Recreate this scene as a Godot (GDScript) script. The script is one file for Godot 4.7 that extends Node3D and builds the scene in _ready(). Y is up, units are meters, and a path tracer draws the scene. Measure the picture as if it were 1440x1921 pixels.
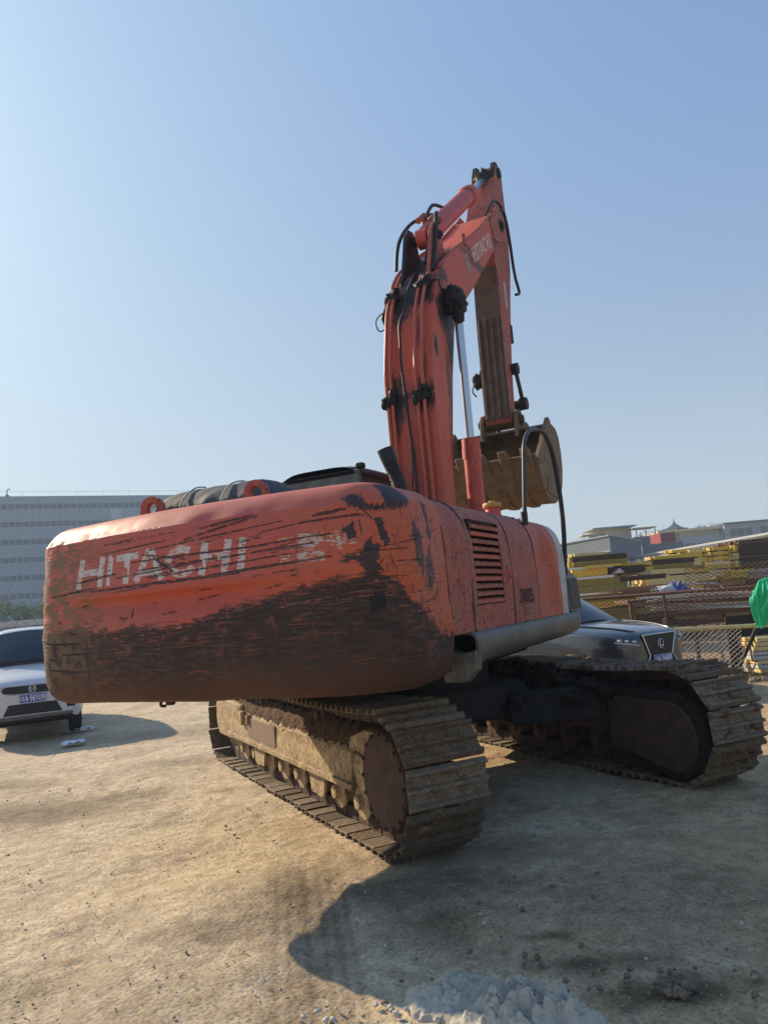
extends Node3D
# A worn orange crawler excavator in a dusty storage yard, late sun from the left.
# Machine frame: f forward, r right, z up in metres -> Vector3(r, z, -f).

const SIDE := Basis(Vector3(0, 0, -1), Vector3(0, 1, 0), Vector3(1, 0, 0))   # polygon (f, z), depth r
const PLAN := Basis(Vector3(1, 0, 0), Vector3(0, 0, -1), Vector3(0, 1, 0))   # polygon (r, f), depth z
const SECT := Basis(Vector3(1, 0, 0), Vector3(0, 1, 0), Vector3(0, 0, 1))    # polygon (r, z), depth -f
var M := {}
var used := {}
var rng := RandomNumberGenerator.new()

class MB:
	var v := PackedVector3Array()
	var n := PackedVector3Array()
	var t := PackedVector2Array()

	func vert(p: Vector3, nn: Vector3, uv := Vector2.ZERO) -> void:
		v.push_back(p); n.push_back(nn); t.push_back(uv)

	func tri(a: Vector3, b: Vector3, c: Vector3, ua := Vector2.ZERO, ub := Vector2.ZERO, uc := Vector2.ZERO) -> void:
		var nn := (b - a).cross(c - a).normalized()
		vert(a, nn, ua); vert(c, nn, uc); vert(b, nn, ub)

	func quad(a: Vector3, b: Vector3, c: Vector3, d: Vector3) -> void:
		tri(a, b, c); tri(a, c, d)

	static func ccw(poly: PackedVector2Array) -> PackedVector2Array:
		var area := 0.0
		for i in poly.size():
			area += poly[i].cross(poly[(i + 1) % poly.size()])
		if area < 0.0:
			poly = poly.duplicate()
			poly.reverse()
		return poly

	static func inset(poly: PackedVector2Array, d: float) -> PackedVector2Array:
		var out := PackedVector2Array()
		var k := poly.size()
		for i in k:
			var e0 := (poly[i] - poly[(i + k - 1) % k]).normalized()
			var e1 := (poly[(i + 1) % k] - poly[i]).normalized()
			var m := (Vector2(-e0.y, e0.x) + Vector2(-e1.y, e1.x))
			var l := m.length()
			m = m / l if l > 0.2 else Vector2(-e1.y, e1.x)
			out.push_back(poly[i] + m * d / maxf(0.45, l * 0.5))
		return out

	func prism(poly: PackedVector2Array, d0: float, d1: float, xf := Transform3D(), bevel := 0.0, caps := true) -> void:
		poly = ccw(poly)
		var k := poly.size()
		var ins := inset(poly, bevel) if bevel > 0.0 else poly
		var b0 := d0 + bevel
		var b1 := d1 - bevel
		for i in k:
			var p := poly[i]; var q := poly[(i + 1) % k]
			quad(xf * Vector3(p.x, p.y, b0), xf * Vector3(q.x, q.y, b0), xf * Vector3(q.x, q.y, b1), xf * Vector3(p.x, p.y, b1))
			if bevel > 0.0:
				var pi := ins[i]; var qi := ins[(i + 1) % k]
				quad(xf * Vector3(p.x, p.y, b1), xf * Vector3(q.x, q.y, b1), xf * Vector3(qi.x, qi.y, d1), xf * Vector3(pi.x, pi.y, d1))
				quad(xf * Vector3(pi.x, pi.y, d0), xf * Vector3(qi.x, qi.y, d0), xf * Vector3(q.x, q.y, b0), xf * Vector3(p.x, p.y, b0))
		if not caps:
			return
		var idx := Geometry2D.triangulate_polygon(ins)
		for i in range(0, idx.size(), 3):
			var a := ins[idx[i]]; var b := ins[idx[i + 1]]; var c := ins[idx[i + 2]]
			if (b - a).cross(c - a) < 0.0:
				var s := b; b = c; c = s
			tri(xf * Vector3(a.x, a.y, d1), xf * Vector3(b.x, b.y, d1), xf * Vector3(c.x, c.y, d1))
			tri(xf * Vector3(a.x, a.y, d0), xf * Vector3(c.x, c.y, d0), xf * Vector3(b.x, b.y, d0))

	func box(c: Vector3, s: Vector3, bevel := 0.0, xf := Transform3D()) -> void:
		var h := s * 0.5
		var b := minf(bevel, minf(h.x, minf(h.y, h.z)) * 0.8)
		var p: PackedVector2Array
		if b > 0.0:
			p = [Vector2(-h.x + b, -h.y), Vector2(h.x - b, -h.y), Vector2(h.x, -h.y + b), Vector2(h.x, h.y - b), Vector2(h.x - b, h.y), Vector2(-h.x + b, h.y), Vector2(-h.x, h.y - b), Vector2(-h.x, -h.y + b)]
		else:
			p = [Vector2(-h.x, -h.y), Vector2(h.x, -h.y), Vector2(h.x, h.y), Vector2(-h.x, h.y)]
		prism(p, -h.z, h.z, xf * Transform3D(Basis(), c), b)

	func bar(a: Vector3, b: Vector3, w: float, h: float, up := Vector3.UP, bevel := 0.0) -> void:
		var z := (b - a).normalized()
		if absf(z.dot(up)) > 0.98:
			up = Vector3.RIGHT
		var x := up.cross(z).normalized()
		box(Vector3(0, 0, (b - a).length() * 0.5), Vector3(w, h, (b - a).length()), bevel, Transform3D(Basis(x, z.cross(x), z), a))

	func tube(path: PackedVector3Array, rad: float, sides := 8, caps := true, radii := PackedFloat32Array()) -> void:
		var k := path.size()
		var rings := []
		var dir := (path[1] - path[0]).normalized()
		var x := dir.cross(Vector3.UP if absf(dir.y) < 0.9 else Vector3.RIGHT).normalized()
		for i in k:
			var d := (path[mini(i + 1, k - 1)] - path[maxi(i - 1, 0)]).normalized()
			x = (x - d * x.dot(d)).normalized()
			var y := d.cross(x)
			var r := radii[i] if radii.size() else rad
			var ring := []
			for j in sides:
				var a := TAU * j / sides
				var o := x * cos(a) + y * sin(a)
				ring.append([path[i] + o * r, o])
			rings.append(ring)
		for i in k - 1:
			for j in sides:
				var j2 := (j + 1) % sides
				var A = rings[i][j]; var B = rings[i][j2]; var C = rings[i + 1][j2]; var D = rings[i + 1][j]
				vert(A[0], A[1]); vert(C[0], C[1]); vert(B[0], B[1])
				vert(A[0], A[1]); vert(D[0], D[1]); vert(C[0], C[1])
		if caps:
			for j in sides:
				var j2 := (j + 1) % sides
				tri(path[0], rings[0][j2][0], rings[0][j][0])
				tri(path[k - 1], rings[k - 1][j][0], rings[k - 1][j2][0])

	func cyl(a: Vector3, b: Vector3, r0: float, r1 := -1.0, sides := 12) -> void:
		tube(PackedVector3Array([a, b]), r0, sides, true, PackedFloat32Array([r0, r0 if r1 < 0.0 else r1]))

	func lathe(prof: PackedVector2Array, xf: Transform3D, sides := 20) -> void:   # prof: (radius, height) along xf's y, rising
		for i in prof.size() - 1:
			var p := prof[i]; var q := prof[i + 1]
			var nr := Vector2(q.y - p.y, p.x - q.x).normalized()
			for j in sides:
				var a := TAU * j / sides; var b := TAU * (j + 1) / sides
				var ca := Vector3(cos(a), 0, -sin(a)); var cb := Vector3(cos(b), 0, -sin(b))
				var A := xf * (ca * p.x + Vector3.UP * p.y); var B := xf * (cb * p.x + Vector3.UP * p.y)
				var C := xf * (cb * q.x + Vector3.UP * q.y); var D := xf * (ca * q.x + Vector3.UP * q.y)
				var na := (xf.basis * (ca * nr.x + Vector3.UP * nr.y)).normalized(); var nb := (xf.basis * (cb * nr.x + Vector3.UP * nr.y)).normalized()
				vert(A, na); vert(C, nb); vert(B, nb)
				vert(A, na); vert(D, na); vert(C, nb)

	func grid(rows: Array, flip := false, uvs: Array = [], closed := false) -> void:   # rows of PackedVector3Array; outside is (next in row) x (next row)
		var nr := rows.size()
		var nc: int = rows[0].size()
		var nn := []
		var sg := -1.0 if flip else 1.0
		for i in nr:
			var line := PackedVector3Array()
			for j in nc:
				var l := (j + nc - 1) % nc if closed else maxi(j - 1, 0)
				var r := (j + 1) % nc if closed else mini(j + 1, nc - 1)
				var du: Vector3 = rows[i][r] - rows[i][l]
				var dv: Vector3 = rows[mini(i + 1, nr - 1)][j] - rows[maxi(i - 1, 0)][j]
				line.push_back((du.cross(dv) * sg).normalized())
			nn.append(line)
		for i in nr - 1:
			for j in (nc if closed else nc - 1):
				var j2 := (j + 1) % nc
				var q := [[i, j], [i, j2], [i + 1, j2], [i + 1, j]]
				for o in ([0, 1, 2, 0, 2, 3] if flip else [0, 2, 1, 0, 3, 2]):
					var a: int = q[o][0]; var b: int = q[o][1]
					vert(rows[a][b], nn[a][b], uvs[a][b] if uvs.size() else Vector2.ZERO)

	func lump(c: Vector3, r: Vector3, noise: FastNoiseLite, amp: float, seg := 10, xf := Transform3D()) -> void:
		var rows := []
		for i in seg + 1:
			var th := PI * i / seg
			var line := PackedVector3Array()
			for j in seg * 2:
				var ph := TAU * j / (seg * 2)
				var d := Vector3(sin(th) * cos(ph), cos(th), sin(th) * sin(ph))
				var p := c + d * r
				line.push_back(xf * (c + d * r * (1.0 + amp * noise.get_noise_3dv(p))))
			rows.append(line)
		grid(rows, false, [], true)

	func mesh() -> ArrayMesh:
		var a := []
		a.resize(Mesh.ARRAY_MAX)
		a[Mesh.ARRAY_VERTEX] = v; a[Mesh.ARRAY_NORMAL] = n; a[Mesh.ARRAY_TEX_UV] = t
		var m := ArrayMesh.new()
		m.add_surface_from_arrays(Mesh.PRIMITIVE_TRIANGLES, a)
		return m


func numbered(called: String) -> String:
	var k: int = used.get(called, 0)
	used[called] = k + 1
	return called if k == 0 else "%s_%03d" % [called, k]

func tag(o: Node3D, label: String, category: String, group := "") -> Node3D:
	o.set_meta("label", label); o.set_meta("category", category)
	if group:
		o.set_meta("group", group)
	return o

func thing(called: String, label: String, category: String, xf := Transform3D(), group := "") -> Node3D:
	var o := Node3D.new()
	o.name = numbered(called)
	o.transform = xf
	add_child(o)
	return tag(o, label, category, group)

func part(called: String, shape, m: Material, parent: Node3D, xf := Transform3D(), label := "") -> MeshInstance3D:
	var o := MeshInstance3D.new()
	o.name = called
	o.mesh = shape.mesh() if shape is MB else shape
	o.material_override = m
	o.transform = xf
	if label:
		o.set_meta("label", label)
	parent.add_child(o, true)
	return o

func solo(called: String, shape, m: Material, label := "", category := "", group := "", xf := Transform3D()) -> MeshInstance3D:
	var o := part(numbered(called), shape, m, self, xf)
	if category:
		tag(o, label, category, group)
	else:
		o.set_meta("kind", "structure")
	return o

func stuff(o: Node) -> void:
	o.set_meta("kind", "stuff")

func V(f: float, r: float, z: float) -> Vector3:
	return Vector3(r, z, -f)

func X(b: Basis, o := Vector3.ZERO) -> Transform3D:
	return Transform3D(b, o)

func yaw(at: Vector3, a: float) -> Transform3D:
	return Transform3D(Basis(Vector3.UP, a), at)

func pv(a: Array) -> PackedVector2Array:
	var p := PackedVector2Array()
	for q in a:
		p.push_back(Vector2(q[0], q[1]))
	return p

func path3(a: Array) -> PackedVector3Array:   # smooth curve through machine points [f, r, z]
	var c := Curve3D.new()
	for i in a.size():
		var p := V(a[i][0], a[i][1], a[i][2])
		var q: Vector3 = V(a[maxi(i - 1, 0)][0], a[maxi(i - 1, 0)][1], a[maxi(i - 1, 0)][2])
		var s: Vector3 = V(a[mini(i + 1, a.size() - 1)][0], a[mini(i + 1, a.size() - 1)][1], a[mini(i + 1, a.size() - 1)][2])
		var d := (s - q) / 6.0
		var lo := minf(1.0, (p - q).length() / maxf(0.001, 3.0 * d.length()))
		var hi := minf(1.0, (s - p).length() / maxf(0.001, 3.0 * d.length()))
		c.add_point(p, -d * lo * 1.2, d * hi * 1.2)
	return c.tessellate(4, 3)

func noise(freq: float, sd: int, oct := 4, type := FastNoiseLite.TYPE_SIMPLEX_SMOOTH) -> FastNoiseLite:
	var n := FastNoiseLite.new()
	n.seed = sd; n.frequency = freq; n.noise_type = type
	n.fractal_octaves = oct
	if oct == 1:
		n.fractal_type = FastNoiseLite.FRACTAL_NONE
	return n

func nimg(w: int, h: int, sx: float, sy: float, cells: float, sd: int, oct := 4, seamless := true) -> PackedByteArray:   # noise 0..255, about `cells` features across, drawn out by sx, sy
	var nw := maxi(8, int(w / sx)); var nh := maxi(8, int(h / sy))
	var n := noise(cells / w * 1.0, sd, oct)
	var im: Image = n.get_seamless_image(nw, nh, false, false, 0.12) if seamless else n.get_image(nw, nh, false, false)
	if nw != w or nh != h:
		im.resize(w, h, Image.INTERPOLATE_CUBIC)
	return im.get_data()

func hex(c: Color) -> Array:
	return [c.r * 255.0, c.g * 255.0, c.b * 255.0]

# layers: [noise bytes, low, high, colour, strength] painted one after another over the base
func paint(w: int, h: int, base: Color, layers: Array) -> ImageTexture:
	var out := PackedByteArray()
	out.resize(w * h * 3)
	var cols := []
	var luts := []
	for l in layers:
		cols.append(hex(l[3]))
		var lut := PackedFloat32Array()
		for i in 256:
			lut.push_back(smoothstep(l[1], l[2], i / 255.0) * l[4] if l[1] < l[2] else (1.0 - smoothstep(l[2], l[1], i / 255.0)) * l[4])
		luts.append(lut)
	var b := hex(base)
	var nl := layers.size()
	for i in w * h:
		var r: float = b[0]; var g: float = b[1]; var bl: float = b[2]
		for k in nl:
			var a: float = luts[k][layers[k][0][i]]
			if a > 0.0:
				var c: Array = cols[k]
				r += (c[0] - r) * a; g += (c[1] - g) * a; bl += (c[2] - bl) * a
		out[i * 3] = int(r); out[i * 3 + 1] = int(g); out[i * 3 + 2] = int(bl)
	return ImageTexture.create_from_image(Image.create_from_data(w, h, false, Image.FORMAT_RGB8, out))

func gray(w: int, h: int, b: PackedByteArray) -> ImageTexture:
	return ImageTexture.create_from_image(Image.create_from_data(w, h, false, Image.FORMAT_L8, b))

func plain(c: Color, rough := 0.7, metal := 0.0) -> StandardMaterial3D:
	var m := StandardMaterial3D.new()
	m.albedo_color = c; m.roughness = rough; m.metallic = metal
	return m

func tiled(tex: Texture2D, metres: float, rough := 0.7, bump: Texture2D = null, bump_cm := 0.0, tint := Color.WHITE, metal := 0.0) -> StandardMaterial3D:
	var m := plain(tint, rough, metal)
	m.albedo_texture = tex
	m.uv1_triplanar = true
	m.uv1_scale = Vector3.ONE / metres
	if bump:
		m.heightmap_enabled = true; m.heightmap_texture = bump; m.heightmap_scale = bump_cm
	return m

func rgb(r: float, g: float, b: float) -> Color:
	return Color(r / 255.0, g / 255.0, b / 255.0)


func materials() -> void:
	var s := 512
	var fine := nimg(s, s, 1, 1, 40, 11, 5)
	var mid := nimg(s, s, 1, 1, 12, 12, 5)
	var big := nimg(s, s, 1, 1, 4, 13, 4)
	var streak := nimg(s, s, 1, 8, 60, 14, 4)      # drawn out downwards
	var spots := nimg(s, s, 1, 1, 25, 15, 5)
	var bump := gray(s, s, mid)
	var fineb := gray(s, s, fine)
	var red := paint(s, s, rgb(196, 92, 64), [[big, 0.35, 0.75, rgb(186, 100, 78), 0.8], [mid, 0.5, 0.9, rgb(190, 98, 70), 0.5], [streak, 0.62, 0.85, rgb(92, 52, 40), 0.55], [spots, 0.73, 0.80, rgb(58, 40, 36), 0.85], [fine, 0.74, 0.8, rgb(80, 46, 38), 0.6]])
	M.red = tiled(red, 1.6, 0.62, fineb, 0.06)
	var red2 := paint(s, s, rgb(186, 92, 70), [[big, 0.35, 0.75, rgb(176, 104, 84), 0.9], [streak, 0.5, 0.85, rgb(104, 62, 50), 0.7], [mid, 0.6, 0.9, rgb(150, 84, 66), 0.6], [spots, 0.66, 0.74, rgb(66, 44, 40), 0.9], [fine, 0.70, 0.78, rgb(76, 48, 42), 0.6]])
	M.red_worn = tiled(red2, 1.3, 0.66, fineb, 0.08)
	M.pipe_red = tiled(red, 0.9, 0.45)
	var redclean := paint(s, s, rgb(204, 84, 66), [[big, 0.4, 0.8, rgb(180, 68, 54), 0.8], [spots, 0.72, 0.8, rgb(50, 36, 34), 0.8], [streak, 0.66, 0.9, rgb(90, 44, 36), 0.5]])
	M.red_cyl = tiled(redclean, 1.1, 0.5)
	var mud := paint(s, s, rgb(112, 92, 70), [[big, 0.3, 0.7, rgb(92, 74, 57), 0.8], [mid, 0.45, 0.85, rgb(140, 118, 90), 0.7], [fine, 0.6, 0.8, rgb(62, 50, 40), 0.7], [spots, 0.7, 0.8, rgb(70, 52, 40), 0.8]])
	M.mud = tiled(mud, 0.8, 0.95, bump, 1.2)
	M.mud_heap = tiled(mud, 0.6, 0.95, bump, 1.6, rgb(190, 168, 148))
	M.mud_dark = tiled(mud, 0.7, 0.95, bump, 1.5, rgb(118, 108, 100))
	var shoe := paint(s, s, rgb(134, 118, 94), [[big, 0.35, 0.7, rgb(104, 92, 76), 0.8], [spots, 0.5, 0.7, rgb(150, 130, 100), 0.7], [fine, 0.55, 0.75, rgb(62, 54, 47), 0.85], [streak, 0.6, 0.8, rgb(74, 62, 52), 0.6], [mid, 0.62, 0.8, rgb(108, 76, 54), 0.6]])
	M.shoe = tiled(shoe, 0.55, 0.8, bump, 0.5)
	M.shoe2 = tiled(shoe, 0.7, 0.85, bump, 0.6, rgb(225, 215, 200))
	M.shoe3 = tiled(shoe, 0.63, 0.9, fineb, 0.5, rgb(200, 194, 190))
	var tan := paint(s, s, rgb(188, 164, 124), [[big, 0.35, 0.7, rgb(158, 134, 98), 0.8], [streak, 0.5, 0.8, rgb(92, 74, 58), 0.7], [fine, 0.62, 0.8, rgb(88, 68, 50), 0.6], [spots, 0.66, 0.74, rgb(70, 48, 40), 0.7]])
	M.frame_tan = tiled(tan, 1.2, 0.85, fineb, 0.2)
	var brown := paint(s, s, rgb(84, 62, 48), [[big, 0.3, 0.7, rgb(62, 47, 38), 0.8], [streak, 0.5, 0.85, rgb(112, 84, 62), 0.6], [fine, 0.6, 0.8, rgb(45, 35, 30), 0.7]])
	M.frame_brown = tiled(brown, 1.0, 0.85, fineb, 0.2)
	M.dark = tiled(paint(s, s, rgb(40, 36, 34), [[mid, 0.4, 0.8, rgb(58, 50, 44), 0.7], [fine, 0.6, 0.8, rgb(26, 24, 24), 0.8]]), 0.9, 0.8)
	var skirt := paint(s, s, rgb(104, 102, 92), [[big, 0.35, 0.7, rgb(80, 82, 78), 0.8], [streak, 0.5, 0.85, rgb(134, 124, 102), 0.6], [mid, 0.62, 0.85, rgb(116, 92, 70), 0.6], [fine, 0.68, 0.8, rgb(44, 44, 42), 0.6]])
	M.skirt = tiled(skirt, 1.0, 0.55, fineb, 0.08)
	M.oily = tiled(paint(s, s, rgb(22, 19, 19), [[mid, 0.4, 0.8, rgb(38, 30, 28), 0.8]]), 0.3, 0.6, bump, 1.2)
	M.rubber = plain(rgb(28, 28, 30), 0.55)
	M.chrome = plain(rgb(196, 204, 212), 0.22, 0.75)
	var buck := paint(s, s, rgb(128, 104, 74), [[big, 0.35, 0.7, rgb(104, 82, 60), 0.8], [streak, 0.5, 0.85, rgb(150, 124, 88), 0.6], [mid, 0.6, 0.85, rgb(82, 60, 46), 0.7], [fine, 0.68, 0.8, rgb(70, 52, 42), 0.6]])
	M.bucket = tiled(buck, 1.0, 0.75, fineb, 0.2)
	M.arm_under = tiled(paint(s, s, rgb(112, 90, 74), [[big, 0.3, 0.7, rgb(90, 72, 62), 0.8], [streak, 0.5, 0.85, rgb(104, 84, 66), 0.7], [fine, 0.68, 0.8, rgb(52, 40, 36), 0.6]]), 1.1, 0.75, fineb, 0.15)
	M.tarp = tiled(paint(s, s, rgb(44, 46, 50), [[big, 0.3, 0.7, rgb(56, 58, 60), 0.8], [fine, 0.6, 0.8, rgb(74, 74, 72), 0.4]]), 1.0, 0.6, bump, 0.25)
	M.strap = plain(rgb(196, 192, 170), 0.7)
	M.white = tiled(paint(s, s, rgb(196, 196, 190), [[big, 0.35, 0.75, rgb(170, 168, 160), 0.8], [streak, 0.6, 0.85, rgb(120, 108, 92), 0.6], [spots, 0.7, 0.78, rgb(90, 78, 66), 0.7]]), 1.2, 0.6)
	M.glass = plain(Color(0.12, 0.14, 0.15, 0.35), 0.05)
	M.glass.transparency = BaseMaterial3D.TRANSPARENCY_ALPHA
	M.black = plain(rgb(20, 20, 22), 0.5)
	M.fine_tex = fineb
	M.mid_tex = bump

const SUN_AZ := Vector2(-0.766, -0.643)   # on the ground, towards the sun
const SUN_EL := 27.5

func _ready() -> void:
	rng.seed = 7
	var cam := Camera3D.new()
	cam.name = "camera"
	var c := cos(0.121); var s := sin(0.121); var cr := cos(0.083); var sr := sin(0.083)
	var x0 := Vector3(1, 0, 0); var y0 := Vector3(0, c, s)
	cam.transform = Transform3D(Basis(x0 * cr - y0 * sr, x0 * sr + y0 * cr, Vector3(0, -s, c)), Vector3(0, 1.68, 0))
	cam.fov = rad_to_deg(2.0 * atan(960.5 / 1432.5))
	cam.near = 0.1; cam.far = 6000.0
	add_child(cam)
	cam.current = true
	var toward := Vector3(SUN_AZ.x * cos(deg_to_rad(SUN_EL)), sin(deg_to_rad(SUN_EL)), SUN_AZ.y * cos(deg_to_rad(SUN_EL))).normalized()
	var env := Environment.new()
	env.background_mode = Environment.BG_SKY
	env.sky = Sky.new()
	var pano := PanoramaSkyMaterial.new()
	pano.panorama = sky_picture(toward)
	pano.energy_multiplier = 1.0
	env.sky.sky_material = pano
	env.tonemap_mode = Environment.TONE_MAPPER_LINEAR
	env.tonemap_exposure = 1.3
	env.sdfgi_enabled = true; env.ssao_enabled = true; env.ssil_enabled = true
	env.fog_enabled = true
	env.fog_density = 0.0014
	env.fog_light_color = Color(0.78, 0.86, 0.92)
	var we := WorldEnvironment.new()
	we.name = "world_environment"
	we.environment = env
	add_child(we)
	var sun := DirectionalLight3D.new()
	sun.name = "sun"
	sun.light_energy = 1.6
	sun.light_color = Color(1.0, 0.91, 0.79)
	sun.light_angular_distance = 0.5
	sun.shadow_enabled = true
	sun.basis = Basis.looking_at(-toward)
	add_child(sun)

	materials()
	ground()
	buildings()
	excavator()
	cars()
	yard()
	litter()


func sky_picture(toward: Vector3) -> ImageTexture:   # clear hazy air: bluer upwards and away from the sun, whiter low down and round the sun
	var w := 512; var h := 256
	var im := Image.create(w, h, false, Image.FORMAT_RGBF)
	for j in h:
		var el := PI * (0.5 - (j + 0.5) / h)
		for i in w:
			var az := TAU * (i + 0.5) / w   # column 0 looks along -z
			var d := Vector3(sin(az) * cos(el), sin(el), -cos(az) * cos(el))
			var up := maxf(d.y, 0.0)
			var low := exp(-up / 0.30)
			var ang := rad_to_deg(acos(clampf(d.dot(toward), -1.0, 1.0)))
			var top := Vector3(0.03, 0.14, 0.40)
			var hor := Vector3(0.51, 0.575, 0.585)
			var col := top.lerp(hor, low) + Vector3(0.66, 0.74, 0.62) * exp(-ang / 30.0) + Vector3(0.8, 0.76, 0.66) * exp(-ang / 6.0)
			if d.y < 0.0:
				col = hor.lerp(Vector3(0.22, 0.19, 0.15), smoothstep(0.0, 0.12, -d.y))
			im.set_pixel(i, j, Color(col.x, col.y, col.z))
	return ImageTexture.create_from_image(im)


func ground() -> void:
	var s := 1024
	var a := nimg(s, s, 1, 1, 5, 21, 5)
	var b := nimg(s, s, 1, 1, 24, 22, 5)
	var f := nimg(s, s, 1, 1, 110, 23, 4)
	var p := nimg(s, s, 1, 1, 60, 24, 2)
	var base := paint(s, s, rgb(202, 184, 152), [[a, 0.35, 0.7, rgb(184, 166, 138), 0.7], [b, 0.5, 0.8, rgb(174, 153, 124), 0.6], [b, 0.42, 0.25, rgb(220, 202, 170), 0.6], [f, 0.55, 0.78, rgb(146, 127, 104), 0.55], [f, 0.36, 0.22, rgb(226, 212, 186), 0.5], [p, 0.74, 0.80, rgb(150, 146, 140), 0.8]])
	var hb := PackedByteArray()
	hb.resize(s * s)
	for i in s * s:
		hb[i] = clampi(int(b[i] * 0.6 + f[i] * 0.3 + p[i] * 0.1), 0, 255)
	var m := StandardMaterial3D.new()
	m.albedo_texture = base
	m.roughness = 0.95
	m.metallic_specular = 0.3
	m.uv1_scale = Vector3.ONE / 3.6
	m.heightmap_enabled = true; m.heightmap_texture = gray(s, s, hb); m.heightmap_scale = 1.2
	m.detail_enabled = true
	m.detail_blend_mode = BaseMaterial3D.BLEND_MODE_MUL
	m.detail_uv_layer = BaseMaterial3D.DETAIL_UV_2
	m.detail_albedo = yard_stains_and_shade()
	M.ground = m
	var xs := PackedFloat32Array([-1500, -700, -250, -90, -40, -20, -14, -11])
	var k := -9.0
	while k <= 9.001:
		xs.push_back(k); k += 0.06
	xs.append_array(PackedFloat32Array([11, 14, 20, 40, 90, 250, 700, 1500]))
	var zs := PackedFloat32Array([40, 10, 3, 0])
	k = -1.0
	while k >= -16.001:
		zs.push_back(k); k -= 0.045 if k > -7.0 else 0.075
	zs.append_array(PackedFloat32Array([-18, -22, -28, -40, -70, -150, -400, -800, -1500]))
	var n1 := noise(0.35, 31, 3); var n2 := noise(1.6, 32, 4); var n3 := noise(6.0, 33, 3)
	var vs := PackedVector3Array(); var u1 := PackedVector2Array(); var u2 := PackedVector2Array()
	for z in zs:
		for x in xs:
			var fade := 1.0 - smoothstep(8.0, 11.0, absf(x))
			fade *= smoothstep(-18.0, -15.0, z) * (1.0 - smoothstep(-1.0, 0.0, z))
			var y := 0.0
			if fade > 0.0:
				y = (n1.get_noise_2d(x, z) * 0.035 + n2.get_noise_2d(x, z) * 0.011 + n3.get_noise_2d(x, z) * (0.003 + 0.012 * smoothstep(0.0, 0.5, n1.get_noise_2d(x * 1.7 + 50.0, z * 1.7))) + rut(x, z)) * fade
				y = minf(y, 0.03)
			vs.push_back(Vector3(x, y - 0.012, z))
			u1.push_back(Vector2(x, z))
			u2.push_back(Vector2(clampf((x + 8.0) / 16.0, 0.002, 0.998), clampf(-z / 16.0, 0.002, 0.998)))
	var nc := xs.size()
	var ns := PackedVector3Array(); ns.resize(vs.size())
	var idx := PackedInt32Array()
	for i in zs.size():
		for j in nc:
			var du := vs[i * nc + mini(j + 1, nc - 1)] - vs[i * nc + maxi(j - 1, 0)]
			var dv := vs[mini(i + 1, zs.size() - 1) * nc + j] - vs[maxi(i - 1, 0) * nc + j]
			ns[i * nc + j] = du.cross(-dv).normalized() * -1.0 if du.cross(-dv).y < 0.0 else du.cross(-dv).normalized()
			if i < zs.size() - 1 and j < nc - 1:
				var q := i * nc + j
				idx.append_array(PackedInt32Array([q, q + nc, q + 1, q + 1, q + nc, q + nc + 1]))
	var arr := []
	arr.resize(Mesh.ARRAY_MAX)
	arr[Mesh.ARRAY_VERTEX] = vs; arr[Mesh.ARRAY_NORMAL] = ns; arr[Mesh.ARRAY_TEX_UV] = u1; arr[Mesh.ARRAY_TEX_UV2] = u2; arr[Mesh.ARRAY_INDEX] = idx
	var mesh := ArrayMesh.new()
	mesh.add_surface_from_arrays(Mesh.PRIMITIVE_TRIANGLES, arr)
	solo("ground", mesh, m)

func rut(x: float, z: float) -> float:   # wheel tracks that run down past the near crawler track
	if z > -2.5 or z < -5.6:
		return 0.0
	var e := smoothstep(-5.6, -5.0, z)
	var mid := -0.66 + (z + 5.0) * 0.14
	var d := absf(x - mid)
	var lug := 0.5 + 0.5 * sin(z * 60.0)
	return e * (-0.022 * exp(-pow(d / 0.05, 2.0)) - 0.018 * exp(-pow((d - 0.17) / 0.03, 2.0)) - 0.006 * lug * exp(-pow(d / 0.16, 4.0)))

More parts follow.
